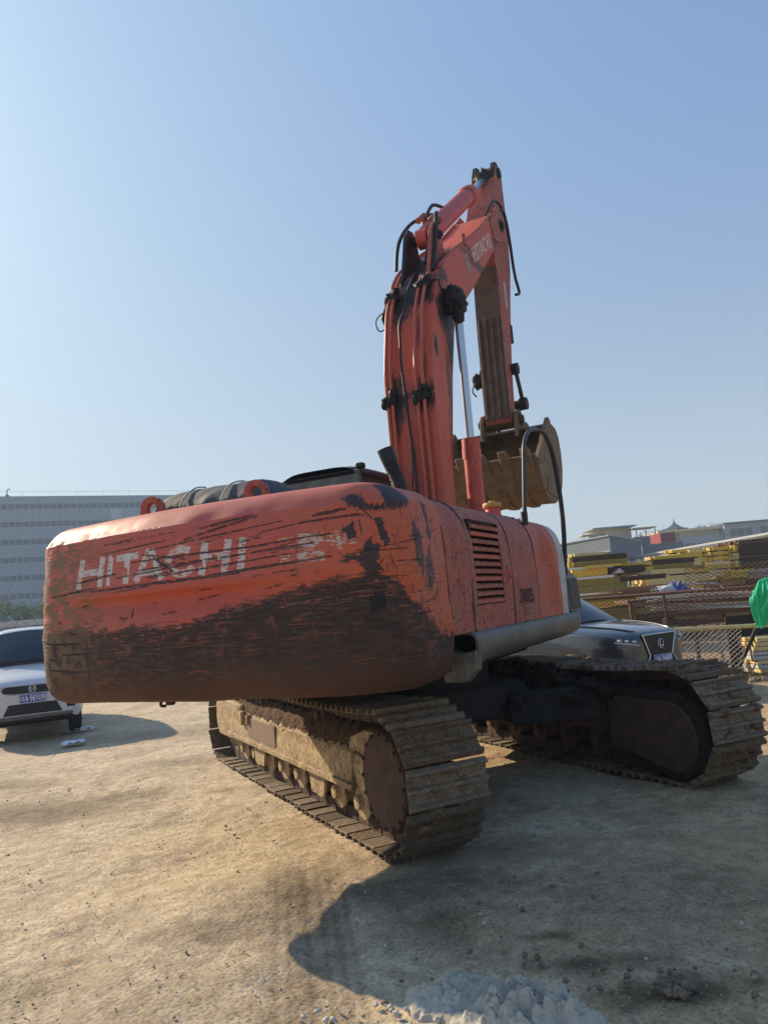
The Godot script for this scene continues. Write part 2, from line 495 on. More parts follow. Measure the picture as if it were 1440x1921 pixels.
func yard_stains_and_shade() -> ImageTexture:   # dark damp soil, wheel marks and paler dust, with shade tone painted over the right, 16 m x 16 m
	var s := 1024
	var a := nimg(s, s, 1, 1, 14, 41, 5, false)
	var b := nimg(s, s, 1, 1, 60, 42, 4, false)
	var spots := [[0.05, -4.75, 0.5, 0.35, 0.55], [0.15, -4.35, 0.35, 0.4, 0.5], [1.0, -3.42, 0.32, 0.14, 0.75], [0.75, -3.75, 0.3, 0.1, 0.6], [0.65, -4.05, 0.16, 0.08, 0.6], [-0.75, -4.8, 0.35, 0.5, 0.3], [-3.5, -7.6, 0.9, 0.5, 0.45], [-4.9, -8.9, 0.9, 0.35, 0.4], [-2.6, -9.5, 0.8, 0.3, 0.3], [1.3, -4.4, 0.9, 0.6, 0.25], [-1.9, -3.9, 0.4, 0.25, 0.22], [-1.6, -3.35, 0.5, 0.2, 0.25], [-1.15, -4.4, 0.3, 0.12, 0.3], [2.8, -5.2, 0.7, 0.3, 0.2], [-1.0, -3.5, 0.5, 0.4, 0.2], [0.4, -5.3, 0.6, 0.25, 0.35], [-4.4, -12.0, 2.2, 0.6, 0.25], [2.0, -3.3, 0.5, 0.2, 0.3]]
	var out := PackedByteArray()
	out.resize(s * s * 3)
	for j in s:
		var z := -16.0 * (j + 0.5) / s
		for i in s:
			var x := -8.0 + 16.0 * (i + 0.5) / s
			var q := j * s + i
			var na := a[q] / 255.0; var nb := b[q] / 255.0
			var dk := 0.0
			if absf(x) < 7.5:
				for o in spots:
					var dx: float = (x - o[0]) / o[2]; var dz: float = (z - o[1]) / o[3]
					var r := dx * dx + dz * dz
					if r < 4.0:
						dk = maxf(dk, o[4] * smoothstep(1.7, 0.1, sqrt(r) + (na - 0.5) * 1.5 + (nb - 0.5) * 0.9))
			if z < -3.3 and z > -5.6:
				var off := x - (-0.66 + (z + 5.0) * 0.14)
				if absf(off) < 0.5:
					var ln := 0.0
					for t in [-0.2, -0.13, -0.03, 0.06, 0.13, 0.2]:
						ln = maxf(ln, exp(-pow((off - t) / 0.016, 2.0)))
					dk += (0.24 * ln * (0.2 + nb) + 0.16 * exp(-pow(off / 0.2, 4.0))) * smoothstep(-5.6, -4.9, z)
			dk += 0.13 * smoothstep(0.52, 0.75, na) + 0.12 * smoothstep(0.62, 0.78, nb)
			var gr := smoothstep(-1.0, 2.2, x + (na - 0.5) * 2.0) * 0.8   # right side darker and browner: shade tone put into the soil colour
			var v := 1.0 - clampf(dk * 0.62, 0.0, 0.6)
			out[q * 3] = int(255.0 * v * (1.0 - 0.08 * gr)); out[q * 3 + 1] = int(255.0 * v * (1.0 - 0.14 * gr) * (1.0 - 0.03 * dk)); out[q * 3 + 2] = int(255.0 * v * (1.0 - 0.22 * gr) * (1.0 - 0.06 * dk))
	return ImageTexture.create_from_image(Image.create_from_data(s, s, false, Image.FORMAT_RGB8, out))

# ------------------------------------------------------------------ excavator
func cw_plan() -> Array:   # [f, r] round the counterweight from the left seam to the right seam, and the arc length
	var p := []
	var fc := -3.42; var rr := 0.40; var rl := -1.55; var rt := 1.48
	for i in 8:
		p.push_back(Vector2(lerpf(-2.4, fc + rr, i / 8.0), rl))
	var e := 0.93 * PI / 2
	for i in 13:
		var th := e * i / 12.0
		p.push_back(Vector2(fc + rr - rr * sin(th), rl + rr - rr * cos(th)))
	var a: Vector2 = p[-1]
	var b := Vector2(a.x, rt - rr + rr * cos(e))
	for i in range(1, 40):
		var t := i / 40.0
		p.push_back(Vector2(a.x - 0.11 * (1.0 - pow(2.0 * t - 1.0, 2.0)), lerpf(a.y, b.y, t)))
	for i in 13:
		var th := e * (12 - i) / 12.0
		p.push_back(Vector2(fc + rr - rr * sin(th), rt - rr + rr * cos(th)))
	for i in range(1, 9):
		p.push_back(Vector2(lerpf(fc + rr, -2.63, i / 8.0), rt))
	return p

func counterweight(root: Node3D) -> void:
	var pl := cw_plan()
	var prof := [[1.17, 0.34], [1.172, 0.2], [1.18, 0.13], [1.205, 0.075], [1.25, 0.035], [1.32, 0.01], [1.42, 0.0], [1.54, 0.0], [1.64, 0.0], [1.695, 0.0], [1.702, 0.002], [1.74, 0.016], [1.78, 0.034], [1.815, 0.048], [1.84, 0.048], [1.865, 0.03], [1.88, 0.008], [1.888, 0.003], [1.91, 0.002], [2.0, 0.008], [2.1, 0.014], [2.2, 0.022], [2.275, 0.028], [2.286, 0.029], [2.292, 0.032], [2.30, 0.039], [2.33, 0.058], [2.37, 0.092], [2.4, 0.13], [2.42, 0.175], [2.432, 0.23], [2.438, 0.32], [2.44, 0.5]]
	var nz := noise(1.1, 51, 3)
	var nd := noise(4.5, 52, 3)
	var len := 0.0
	var ss := [0.0]
	for i in range(1, pl.size()):
		len += (pl[i] - pl[i - 1]).length()
		ss.push_back(len)
	var rows := []
	var uvs := []
	for k in prof.size():
		var line := PackedVector3Array(); var uv := PackedVector2Array()
		for i in pl.size():
			var tg: Vector2 = (pl[mini(i + 1, pl.size() - 1)] - pl[maxi(i - 1, 0)]).normalized()
			var inw := Vector2(tg.y, -tg.x)   # towards the machine's middle
			var z: float = prof[k][0]
			var ins: float = prof[k][1]
			if z > 1.69 and z < 1.9:
				ins = lerpf(ins, 0.004, maxf(smoothstep(2.7, 3.5, ss[i]), smoothstep(1.75, 1.25, ss[i])))
			# the sides have a broad round shoulder, the rear edge a tighter one
			if z > 2.3:
				ins *= lerpf(1.0, 1.25, smoothstep(3.6, 4.2, ss[i]))
			var p: Vector2 = pl[i] + inw * ins
			var wob := nz.get_noise_2d(ss[i], z * 2.0) * 0.010 + nd.get_noise_2d(ss[i], z * 1.5) * 0.006
			if ss[i] < 1.7 and z < 2.2:
				wob += nd.get_noise_2d(ss[i] * 0.6, z * 2.5 + 40.0) * 0.014 * smoothstep(1.9, 1.2, ss[i])
			p += inw * wob
			line.push_back(V(p.x, p.y, z + (nz.get_noise_2d(ss[i], 9.0) * 0.012 if k < 5 else 0.0)))
			var vz: float = z if k < 28 else 2.4 + (prof[k][1] - 0.130)
			uv.push_back(Vector2(ss[i] / 5.2, 1.0 - (vz - 1.1) / 1.7))
		rows.append(line); uvs.append(uv)
	var mb := MB.new()
	mb.grid(rows, false, uvs)
	# flat lid and base, and the front closing wall
	for top in [true, false]:
		var ring: PackedVector3Array = rows[-1 if top else 0]
		var poly := PackedVector2Array()
		for p in ring:
			poly.push_back(Vector2(p.x, p.z))
		var idx := Geometry2D.triangulate_polygon(poly)
		for i in range(0, idx.size(), 3):
			var a: Vector3 = ring[idx[i]]; var b: Vector3 = ring[idx[i + 1]]; var c: Vector3 = ring[idx[i + 2]]
			if ((b - a).cross(c - a).y > 0.0) != top:
				var sw := b; b = c; c = sw
			var e := Vector2(0.5, 0.02) if top else Vector2(0.5, 0.985)
			mb.tri(a, b, c, e, e, e)
	for k in rows.size() - 1:
		var a: Vector3 = rows[k][0]; var b: Vector3 = rows[k][-1]; var c: Vector3 = rows[k + 1][-1]; var d: Vector3 = rows[k + 1][0]
		mb.quad(a, b, c, d)
	var m := StandardMaterial3D.new()
	var tex := cw_paint(ss[-1])
	m.albedo_texture = tex[0]
	m.roughness = 1.0
	m.roughness_texture = tex[1]
	m.roughness_texture_channel = BaseMaterial3D.TEXTURE_CHANNEL_RED
	m.heightmap_enabled = true; m.heightmap_texture = tex[2]; m.heightmap_scale = 1.8
	var cw := part("counterweight", mb, m, root, Transform3D(), "massive rounded counterweight, scraped orange paint over a mud-dark lower half")
	# lifting eyes on its top
	for at in [[-3.13, -0.5], [-3.08, 0.36]]:
		var e := MB.new()
		var xf := X(Basis(Vector3(1, 0, 0), Vector3(0, 1, 0), Vector3(0, 0, 1)).rotated(Vector3.UP, 0.35), V(at[0], at[1], 2.42))
		var outer := PackedVector2Array(); var inner := PackedVector2Array()
		for i in 25:
			var a := PI * i / 24.0
			outer.push_back(Vector2(cos(a) * 0.082, 0.072 + sin(a) * 0.082)); inner.push_back(Vector2(cos(a) * 0.034, 0.068 + sin(a) * 0.042))
		outer.insert(0, Vector2(0.086, -0.01)); outer.push_back(Vector2(-0.086, -0.01))
		inner.insert(0, Vector2(0.03, 0.026)); inner.push_back(Vector2(-0.03, 0.026))
		for i in outer.size() - 1:
			e.prism(PackedVector2Array([outer[i], outer[i + 1], inner[i + 1], inner[i]]), -0.028, 0.028, xf)
		e.box(Vector3(0, 0.005, 0), Vector3(0.17, 0.05, 0.056), 0.0, xf)
		part("lifting_eye", e, M.red_worn, cw)
	var hook := MB.new()
	hook.tube(path3([[-3.2, -0.42, 1.19], [-3.23, -0.42, 1.14], [-3.2, -0.4, 1.13]]), 0.01, 6)
	hook.box(V(-3.2, -0.36, 1.155), Vector3(0.06, 0.04, 0.05), 0.01)
	part("tie_down_hook", hook, M.frame_brown, cw)


func interp(tab: Array, x: float) -> float:
	if x <= tab[0][0]:
		return tab[0][1]
	for i in range(1, tab.size()):
		if x < tab[i][0]:
			return lerpf(tab[i - 1][1], tab[i][1], smoothstep(0.0, 1.0, (x - tab[i - 1][0]) / (tab[i][0] - tab[i - 1][0])))
	return tab[-1][1]

const CW_W := 1560
const CW_H := 512
var cwb: PackedByteArray

func cw_px(u: float, z: float) -> Vector2:
	return Vector2(u / 5.2 * CW_W, (1.0 - (z - 1.1) / 1.7) * CW_H)

# one brush stroke on the counterweight, ragged by noise
func stroke(u0: float, z0: float, u1: float, z1: float, wid: float, col: Color, alpha: float, tear: PackedByteArray, lim: int, dep: PackedByteArray, cut := 0) -> void:
	var k := CW_W / 5.2
	var a := cw_px(u0, z0); var b := cw_px(u1, z1)
	var sy := (CW_H / 1.7) / k
	var r := wid * 0.5 * k
	var d := b - a
	var l2 := maxf(d.length_squared(), 0.001)
	for y in range(maxi(0, int(minf(a.y, b.y) - r - 1)), mini(CW_H - 1, int(maxf(a.y, b.y) + r + 2))):
		for x in range(maxi(0, int(minf(a.x, b.x) - r - 1)), mini(CW_W - 1, int(maxf(a.x, b.x) + r + 2))):
			var t := (Vector2(x, y) - a).dot(d) / l2
			if cut == 1 and (t < 0.0 or t > 1.0):
				continue
			t = clampf(t, 0.0, 1.0)
			var q := y * CW_W + x
			var cov := clampf(r * (1.15 - 0.5 * absf(2.0 * t - 1.0) if cut == 0 else 1.0) - (Vector2(x, y) - a - d * t).length() + 0.5, 0.0, 1.0) * alpha
			if cov <= 0.0 or tear[q] < lim:
				continue
			cwb[q * 3] = int(lerpf(cwb[q * 3], col.r * 255.0, cov)); cwb[q * 3 + 1] = int(lerpf(cwb[q * 3 + 1], col.g * 255.0, cov)); cwb[q * 3 + 2] = int(lerpf(cwb[q * 3 + 2], col.b * 255.0, cov))
			if cut == 0:
				dep[q] = int(lerpf(dep[q], 70.0, cov))

func blob(poly: Array, col: Color, tear: PackedByteArray, lo: float, rag := 0.05) -> void:   # a bare patch with a torn rim
	var pts := PackedVector2Array()
	for p in poly:
		pts.push_back(cw_px(p[0], p[1]))
	var bb := Rect2(pts[0], Vector2.ZERO)
	for p in pts:
		bb = bb.expand(p)
	bb = bb.grow(rag * 300.0)
	for y in range(maxi(0, int(bb.position.y)), mini(CW_H, int(bb.end.y))):
		for x in range(maxi(0, int(bb.position.x)), mini(CW_W, int(bb.end.x))):
			var q := y * CW_W + x
			var o := (tear[q] / 255.0 - 0.5) * rag * 600.0
			var o2 := (tear[(q + 7919) % tear.size()] / 255.0 - 0.5) * rag * 400.0
			if Geometry2D.is_point_in_polygon(Vector2(x + o, y + o2), pts):
				cwb[q * 3] = int(col.r * 255.0 * (0.85 + 0.3 * tear[q] / 255.0)); cwb[q * 3 + 1] = int(col.g * 255.0 * (0.85 + 0.3 * tear[q] / 255.0)); cwb[q * 3 + 2] = int(col.b * 255.0 * (0.85 + 0.3 * tear[q] / 255.0))

func cw_paint(_l: float) -> Array:
	var w := CW_W; var h := CW_H
	var big := nimg(w, h, 1, 1, 9, 61, 5, false)
	var lay := nimg(w, h, 10, 1, 260, 62, 5, false)     # drawn out along the side
	var lay2 := nimg(w, h, 5, 1, 420, 63, 3, false)
	var mid := nimg(w, h, 1, 1, 45, 64, 5, false)
	var fine := nimg(w, h, 1, 1, 220, 65, 4, false)
	var vert := nimg(w, h, 1, 7, 200, 66, 4, false)
	var edge := [[0.0, 1.66], [1.2, 1.70], [1.5, 1.715], [1.82, 1.662], [2.08, 1.675], [2.36, 1.669], [2.6, 1.708], [2.8, 1.758], [3.0, 1.79], [3.2, 1.82], [3.41, 1.849], [3.58, 1.87], [3.74, 1.92], [3.88, 1.82], [4.0, 1.70], [4.15, 1.58], [4.35, 1.50], [5.2, 1.46]]
	cwb = PackedByteArray(); cwb.resize(w * h * 3)
	var rough := PackedByteArray(); rough.resize(w * h)
	var dep := PackedByteArray(); dep.resize(w * h)
	for x in w:
		var u := 5.2 * x / w
		var eb := interp(edge, u)
		var leftm := smoothstep(2.0, 1.25, u)
		var right := smoothstep(2.9, 3.9, u)
		for y in h:
			var q := y * w + x
			var z := 1.1 + 1.7 * (1.0 - float(y) / h)
			var nb := big[q] / 255.0; var nl := lay[q] / 255.0; var nl2 := lay2[q] / 255.0; var nm := mid[q] / 255.0; var nf := fine[q] / 255.0; var nv := vert[q] / 255.0
			# paint: chalky red, more orange where it was touched up on the right
			var r := lerpf(190.0, 196.0, right); var g := lerpf(86.0, 90.0, right); var b := lerpf(70.0, 48.0, right)
			var k := smoothstep(0.35, 0.75, nb) * 0.5
			r = lerpf(r, 184.0, k); g = lerpf(g, 96.0, k); b = lerpf(b, 78.0, k)
			k = smoothstep(0.55, 0.85, nl) * 0.3 * smoothstep(2.32, 2.25, z)
			r = lerpf(r, 130.0, k); g = lerpf(g, 60.0, k); b = lerpf(b, 46.0, k)
			if z < 1.95 and z > 1.66 and u < 3.5:
				k = smoothstep(1.95, 1.88, z) * smoothstep(1.66, 1.75, z) * 0.5
				r = lerpf(r, 190.0, k); g = lerpf(g, 74.0, k); b = lerpf(b, 38.0, k)
			k = smoothstep(0.74, 0.82, nm * 0.6 + nl2 * 0.4) * 0.7 * smoothstep(2.36, 2.2, z)
			r = lerpf(r, 74.0, k); g = lerpf(g, 44.0, k); b = lerpf(b, 38.0, k)
			var ro := 120.0
			var hd := 200.0
			# dried mud smeared on the left end
			k = leftm * smoothstep(0.42, 0.62, nl * 0.5 + nm * 0.5 + smoothstep(2.33, 2.2, z) * 0.14 - 0.07) * smoothstep(2.36, 2.26, z)
			r = lerpf(r, 132.0, k); g = lerpf(g, 108.0, k); b = lerpf(b, 84.0, k)
			ro = lerpf(ro, 235.0, k); hd += k * 30.0 * nl
			# scraped and caked lower half
			var below := eb - z + (nl - 0.5) * 0.075 + (nm - 0.5) * 0.05 + (nl2 - 0.5) * 0.03 + (nb - 0.5) * 0.06
			k = smoothstep(-0.01, 0.03, below)
			if k > 0.0:
				var show := smoothstep(0.60, 0.70, nl2 * 0.35 + nl * 0.65) * smoothstep(0.42, 0.02, below) * 0.85 * smoothstep(0.3, 0.6, nb * 0.6 + nm * 0.4)      # paint left between the scrapes
				show = maxf(show, smoothstep(0.70, 0.78, nm) * 0.35 * smoothstep(0.5, 0.1, below))
				var mr := 44.0 + 36.0 * nl; var mg := 32.0 + 25.0 * nl; var mbl := 27.0 + 18.0 * nl
				var mudl := leftm * smoothstep(0.2, 0.6, nm)
				mr = lerpf(mr, 116.0, mudl); mg = lerpf(mg, 92.0, mudl); mbl = lerpf(mbl, 68.0, mudl)
				var low := smoothstep(1.5, 1.2, z) * (0.55 + 0.45 * nb)
				mr = lerpf(mr, 84.0, low); mg = lerpf(mg, 50.0, low); mbl = lerpf(mbl, 34.0, low)
				var rust := smoothstep(0.5, 0.8, nb * 0.5 + nm * 0.5)
				mr = lerpf(mr, 96.0, rust * 0.5); mg = lerpf(mg, 66.0, rust * 0.6); mbl = lerpf(mbl, 48.0, rust * 0.6)
				var e := smoothstep(0.72, 0.8, nf) * 0.3
				mr = lerpf(mr, 130.0, e); mg = lerpf(mg, 100.0, e); mbl = lerpf(mbl, 76.0, e)
				k *= 1.0 - show
				r = lerpf(r, mr, k); g = lerpf(g, mg, k); b = lerpf(b, mbl, k)
				ro = lerpf(ro, 190.0, k); hd = lerpf(hd, 130.0 + 60.0 * nl + 30.0 * nm, k)
			# runs of dirt at the right corner
			k = right * smoothstep(0.64, 0.76, nv * 0.6 + nm * 0.4) * smoothstep(2.3, 2.1, z) * 0.75
			r = lerpf(r, 82.0, k); g = lerpf(g, 48.0, k); b = lerpf(b, 38.0, k)
			# paler towards the top edge
			k = smoothstep(2.30, 2.40, z) * 0.55 * (0.6 + 0.4 * nb)
			r = lerpf(r, 196.0, k); g = lerpf(g, 108.0, k); b = lerpf(b, 84.0, k)
			cwb[q * 3] = int(r); cwb[q * 3 + 1] = int(g); cwb[q * 3 + 2] = int(b)
			rough[q] = int(clampf(ro + 40.0 * nm, 60.0, 255.0)); dep[q] = int(clampf(hd, 0.0, 255.0))
	# lettering, worn through by scrapes
	var wc := rgb(206, 202, 194)
	var zb := 1.957; var zt := 2.157
	var st := 0.052
	var L := [[1.515, zb, 1.55, zt], [1.735, zb, 1.765, zt], [1.53, 2.06, 1.75, 2.06], [1.83, zb, 1.85, zt], [1.905, zt - st * 0.5, 2.11, zt - st * 0.5], [1.995, zb, 2.015, zt], [2.085, zb, 2.21, zt], [2.225, zt, 2.31, zb], [2.13, 2.015, 2.28, 2.015], [2.62, zb, 2.66, zt], [2.79, zb, 2.825, zt], [2.64, 2.06, 2.81, 2.06], [2.905, zb, 2.93, zt]]
	for i in L.size():
		var o: Array = L[i]
		var tall: bool = absf(o[3] - o[1]) > 0.05
		var y0: float = o[1]; var y1: float = o[3]
		stroke(o[0], y0, o[2], y1, st if tall else st * 0.85, wc, 0.88, mid if i % 2 else lay2, 84, dep, 1)
	for i in 20:
		var a0 := deg_to_rad(50.0 + 280.0 * i / 20.0); var a1 := deg_to_rad(50.0 + 280.0 * (i + 1) / 20.0)
		stroke(2.47 + 0.105 * cos(a0), 2.057 + 0.078 * sin(a0), 2.47 + 0.105 * cos(a1), 2.057 + 0.078 * sin(a1), st * 0.95, wc, 0.88, lay2, 88, dep, 1)
	# what is left of the mark beside it
	for o in [[3.17, 2.11, 3.27, 2.115, 0.02, 150], [3.18, 2.0, 3.24, 2.0, 0.05, 140], [3.2, 2.06, 3.45, 2.07, 0.03, 150], [3.3, 2.10, 3.46, 2.10, 0.07, 112], [3.29, 1.995, 3.46, 1.995, 0.06, 112], [3.33, 2.04, 3.4, 2.05, 0.04, 130], [3.47, 2.09, 3.6, 2.085, 0.04, 128], [3.5, 2.06, 3.66, 2.06, 0.03, 140], [3.54, 2.13, 3.56, 2.02, 0.03, 130]]:
		stroke(o[0], o[1], o[2], o[3], o[4], rgb(196, 186, 174), 0.85, lay2 if o[0] > 3.0 else mid, o[5], dep, 1)
	# bare metal and old repairs at the upper right
	var bare := rgb(62, 42, 40)
	blob([[3.58, 2.32], [3.63, 2.345], [3.70, 2.33], [3.74, 2.27], [3.85, 2.26], [3.86, 2.36], [3.83, 2.41], [4.05, 2.44], [4.10, 2.33], [4.04, 2.255], [3.9, 2.235], [3.74, 2.235], [3.63, 2.26]], bare, fine, 0.0, 0.03)
	blob([[3.78, 2.18], [3.83, 2.19], [3.86, 2.08], [3.82, 2.0], [3.79, 2.08]], bare, mid, 0.0, 0.03)
	blob([[3.70, 2.05], [3.76, 2.1], [3.78, 1.98], [3.79, 1.88], [3.70, 1.86], [3.68, 1.94]], bare, mid, 0.0, 0.04)
	blob([[3.6, 1.98], [3.78, 1.985], [3.78, 1.94], [3.55, 1.95]], rgb(70, 44, 38), lay2, 0.0, 0.03)
	blob([[3.58, 2.14], [3.65, 2.18], [3.66, 2.09], [3.61, 2.07]], bare, mid, 0.0, 0.02)
	blob([[4.05, 2.16], [4.10, 2.18], [4.16, 2.02], [4.15, 1.86], [4.09, 1.82], [4.07, 2.0]], rgb(84, 50, 42), mid, 0.0, 0.05)
	blob([[4.24, 2.3], [4.3, 2.32], [4.33, 2.1], [4.28, 2.05]], rgb(70, 44, 40), mid, 0.0, 0.03)
	blob([[4.18, 1.98], [4.28, 2.0], [4.3, 1.8], [4.2, 1.75]], rgb(88, 52, 42), mid, 0.0, 0.06)
	blob([[3.70, 1.76], [3.8, 1.76], [3.82, 1.68], [3.72, 1.66]], rgb(30, 24, 24), mid, 0.0, 0.03)
	# long scrapes
	var dk := rgb(44, 32, 30)
	for o in [[2.5, 2.19, 3.03, 2.275, 0.012], [2.62, 2.245, 3.0, 2.285, 0.016], [2.2, 2.15, 3.2, 2.225, 0.008], [2.05, 2.09, 3.1, 2.095, 0.010], [2.1, 2.03, 2.9, 2.055, 0.012], [1.9, 2.0, 2.6, 2.035, 0.008], [2.2, 1.975, 3.3, 2.03, 0.010], [1.65, 1.93, 2.9, 1.945, 0.016], [2.4, 1.935, 3.5, 1.985, 0.014], [1.5, 2.0, 1.9, 2.03, 0.014], [1.2, 1.925, 1.7, 1.955, 0.01], [2.9, 2.09, 3.5, 2.12, 0.008], [2.8, 2.05, 3.4, 2.075, 0.010], [1.75, 2.17, 2.35, 2.20, 0.008], [2.15, 2.13, 2.5, 2.07, 0.010], [2.25, 2.10, 2.4, 2.0, 0.02], [3.4, 2.235, 3.6, 2.255, 0.02], [3.3, 2.2, 3.7, 2.215, 0.012], [1.92, 1.74, 1.99, 1.735, 0.014], [1.96, 1.75, 1.97, 1.69, 0.006]]:
		stroke(o[0], o[1], o[2], o[3], o[4], dk, 0.85, lay2, 92, dep)
	var g := RandomNumberGenerator.new(); g.seed = 5
	for i in 85:
		var u := g.randf_range(1.2, 4.2); var z := g.randf_range(1.5, 2.26)
		var l := g.randf_range(0.05, 0.5) * g.randf()
		stroke(u, z, u + l, z + g.randf_range(-0.01, 0.05) * l * 4.0, g.randf_range(0.003, 0.009), dk if g.randf() < 0.75 else rgb(170, 110, 80), 0.8, lay2, 96, dep)
	for i in 60:
		var u := g.randf_range(1.2, 4.3); var z := g.randf_range(1.7, 2.3); var l := g.randf_range(0.03, 0.28)
		stroke(u, z, u + l, z + g.randf_range(-0.02, 0.05) * l * 3.0, g.randf_range(0.002, 0.005), rgb(224, 164, 134), 0.6, lay2, 100, dep)
	for i in 46:   # bright scrapes through the caked dirt, long and slightly bowed
		var u := g.randf_range(1.4, 4.1); var z := g.randf_range(1.3, 1.75); var l := g.randf_range(0.08, 0.45); var sl := g.randf_range(-0.05, 0.09)
		for q in 3:
			stroke(u + l * q / 3.0, z + sl * l * q / 3.0 + 0.012 * sin(PI * q / 3.0), u + l * (q + 1) / 3.0, z + sl * l * (q + 1) / 3.0 + 0.012 * sin(PI * (q + 1) / 3.0), g.randf_range(0.003, 0.010), [rgb(150, 76, 46), rgb(120, 92, 70), rgb(168, 90, 56)][i % 3], 0.75, lay, 118, dep)
	for i in 50:
		var u := g.randf_range(3.5, 4.4); var z := g.randf_range(1.55, 2.3)
		stroke(u, z, u + g.randf_range(-0.08, 0.12), z + g.randf_range(-0.14, 0.06), g.randf_range(0.003, 0.008), rgb(60, 40, 36), 0.8, mid, 90, dep)
	for o in [[1.3, 1.52, 1.62, 1.525], [1.12, 1.50, 1.22, 1.48], [1.1, 1.60, 1.5, 1.59], [1.22, 1.62, 1.225, 1.46], [1.58, 1.62, 1.60, 1.34], [1.1, 1.42, 1.55, 1.40], [2.02, 1.79, 2.03, 1.74]]:
		stroke(o[0], o[1], o[2], o[3], 0.014, rgb(40, 30, 26), 0.8, mid, 60, dep)
	return [ImageTexture.create_from_image(Image.create_from_data(w, h, false, Image.FORMAT_RGB8, cwb)), gray(w, h, rough), gray(w, h, dep)]


# a stretch of the right-hand bodywork: profile [r, z] swept along f, with soft dents
func body_panel(prof: Array, f0: float, f1: float, dent: Callable, steps := 14, round_end := 0.0) -> MB:
	var mb := MB.new()
	var rows := []
	for i in steps + 1:
		var t := float(i) / steps
		var f := lerpf(f0, f1, t)
		var line := PackedVector3Array()
		var e := 0.0
		if round_end > 0.0 and f > f1 - round_end:
			var q := (f - (f1 - round_end)) / round_end
			e = (1.0 - sqrt(maxf(0.0, 1.0 - q * q))) * round_end * 0.8
		for p in prof:
			var o: Vector2 = dent.call(f, p[0], p[1])
			line.push_back(V(f, p[0] - e * smoothstep(0.6, 1.2, p[0]) + o.x, p[1] - e * 0.25 * smoothstep(2.1, 2.4, p[1]) + o.y))
		rows.append(line)
	mb.grid(rows, true)
	# turned edges, so that the sheet has thickness at its seams
	for end in [0, steps]:
		var a: PackedVector3Array = rows[end]
		for j in a.size() - 1:
			var inw := Vector3(-0.03, -0.02, 0)
			if end == 0:
				mb.quad(a[j], a[j] + inw, a[j + 1] + inw, a[j + 1])
			else:
				mb.quad(a[j], a[j + 1], a[j + 1] + inw, a[j] + inw)
	return mb

const SHOULDER := [[1.47, 1.45], [1.475, 1.6], [1.478, 1.75], [1.477, 1.9], [1.472, 2.05], [1.46, 2.15], [1.44, 2.22], [1.405, 2.285], [1.36, 2.335], [1.30, 2.37], [1.22, 2.395], [1.1, 2.41], [0.9, 2.415]]

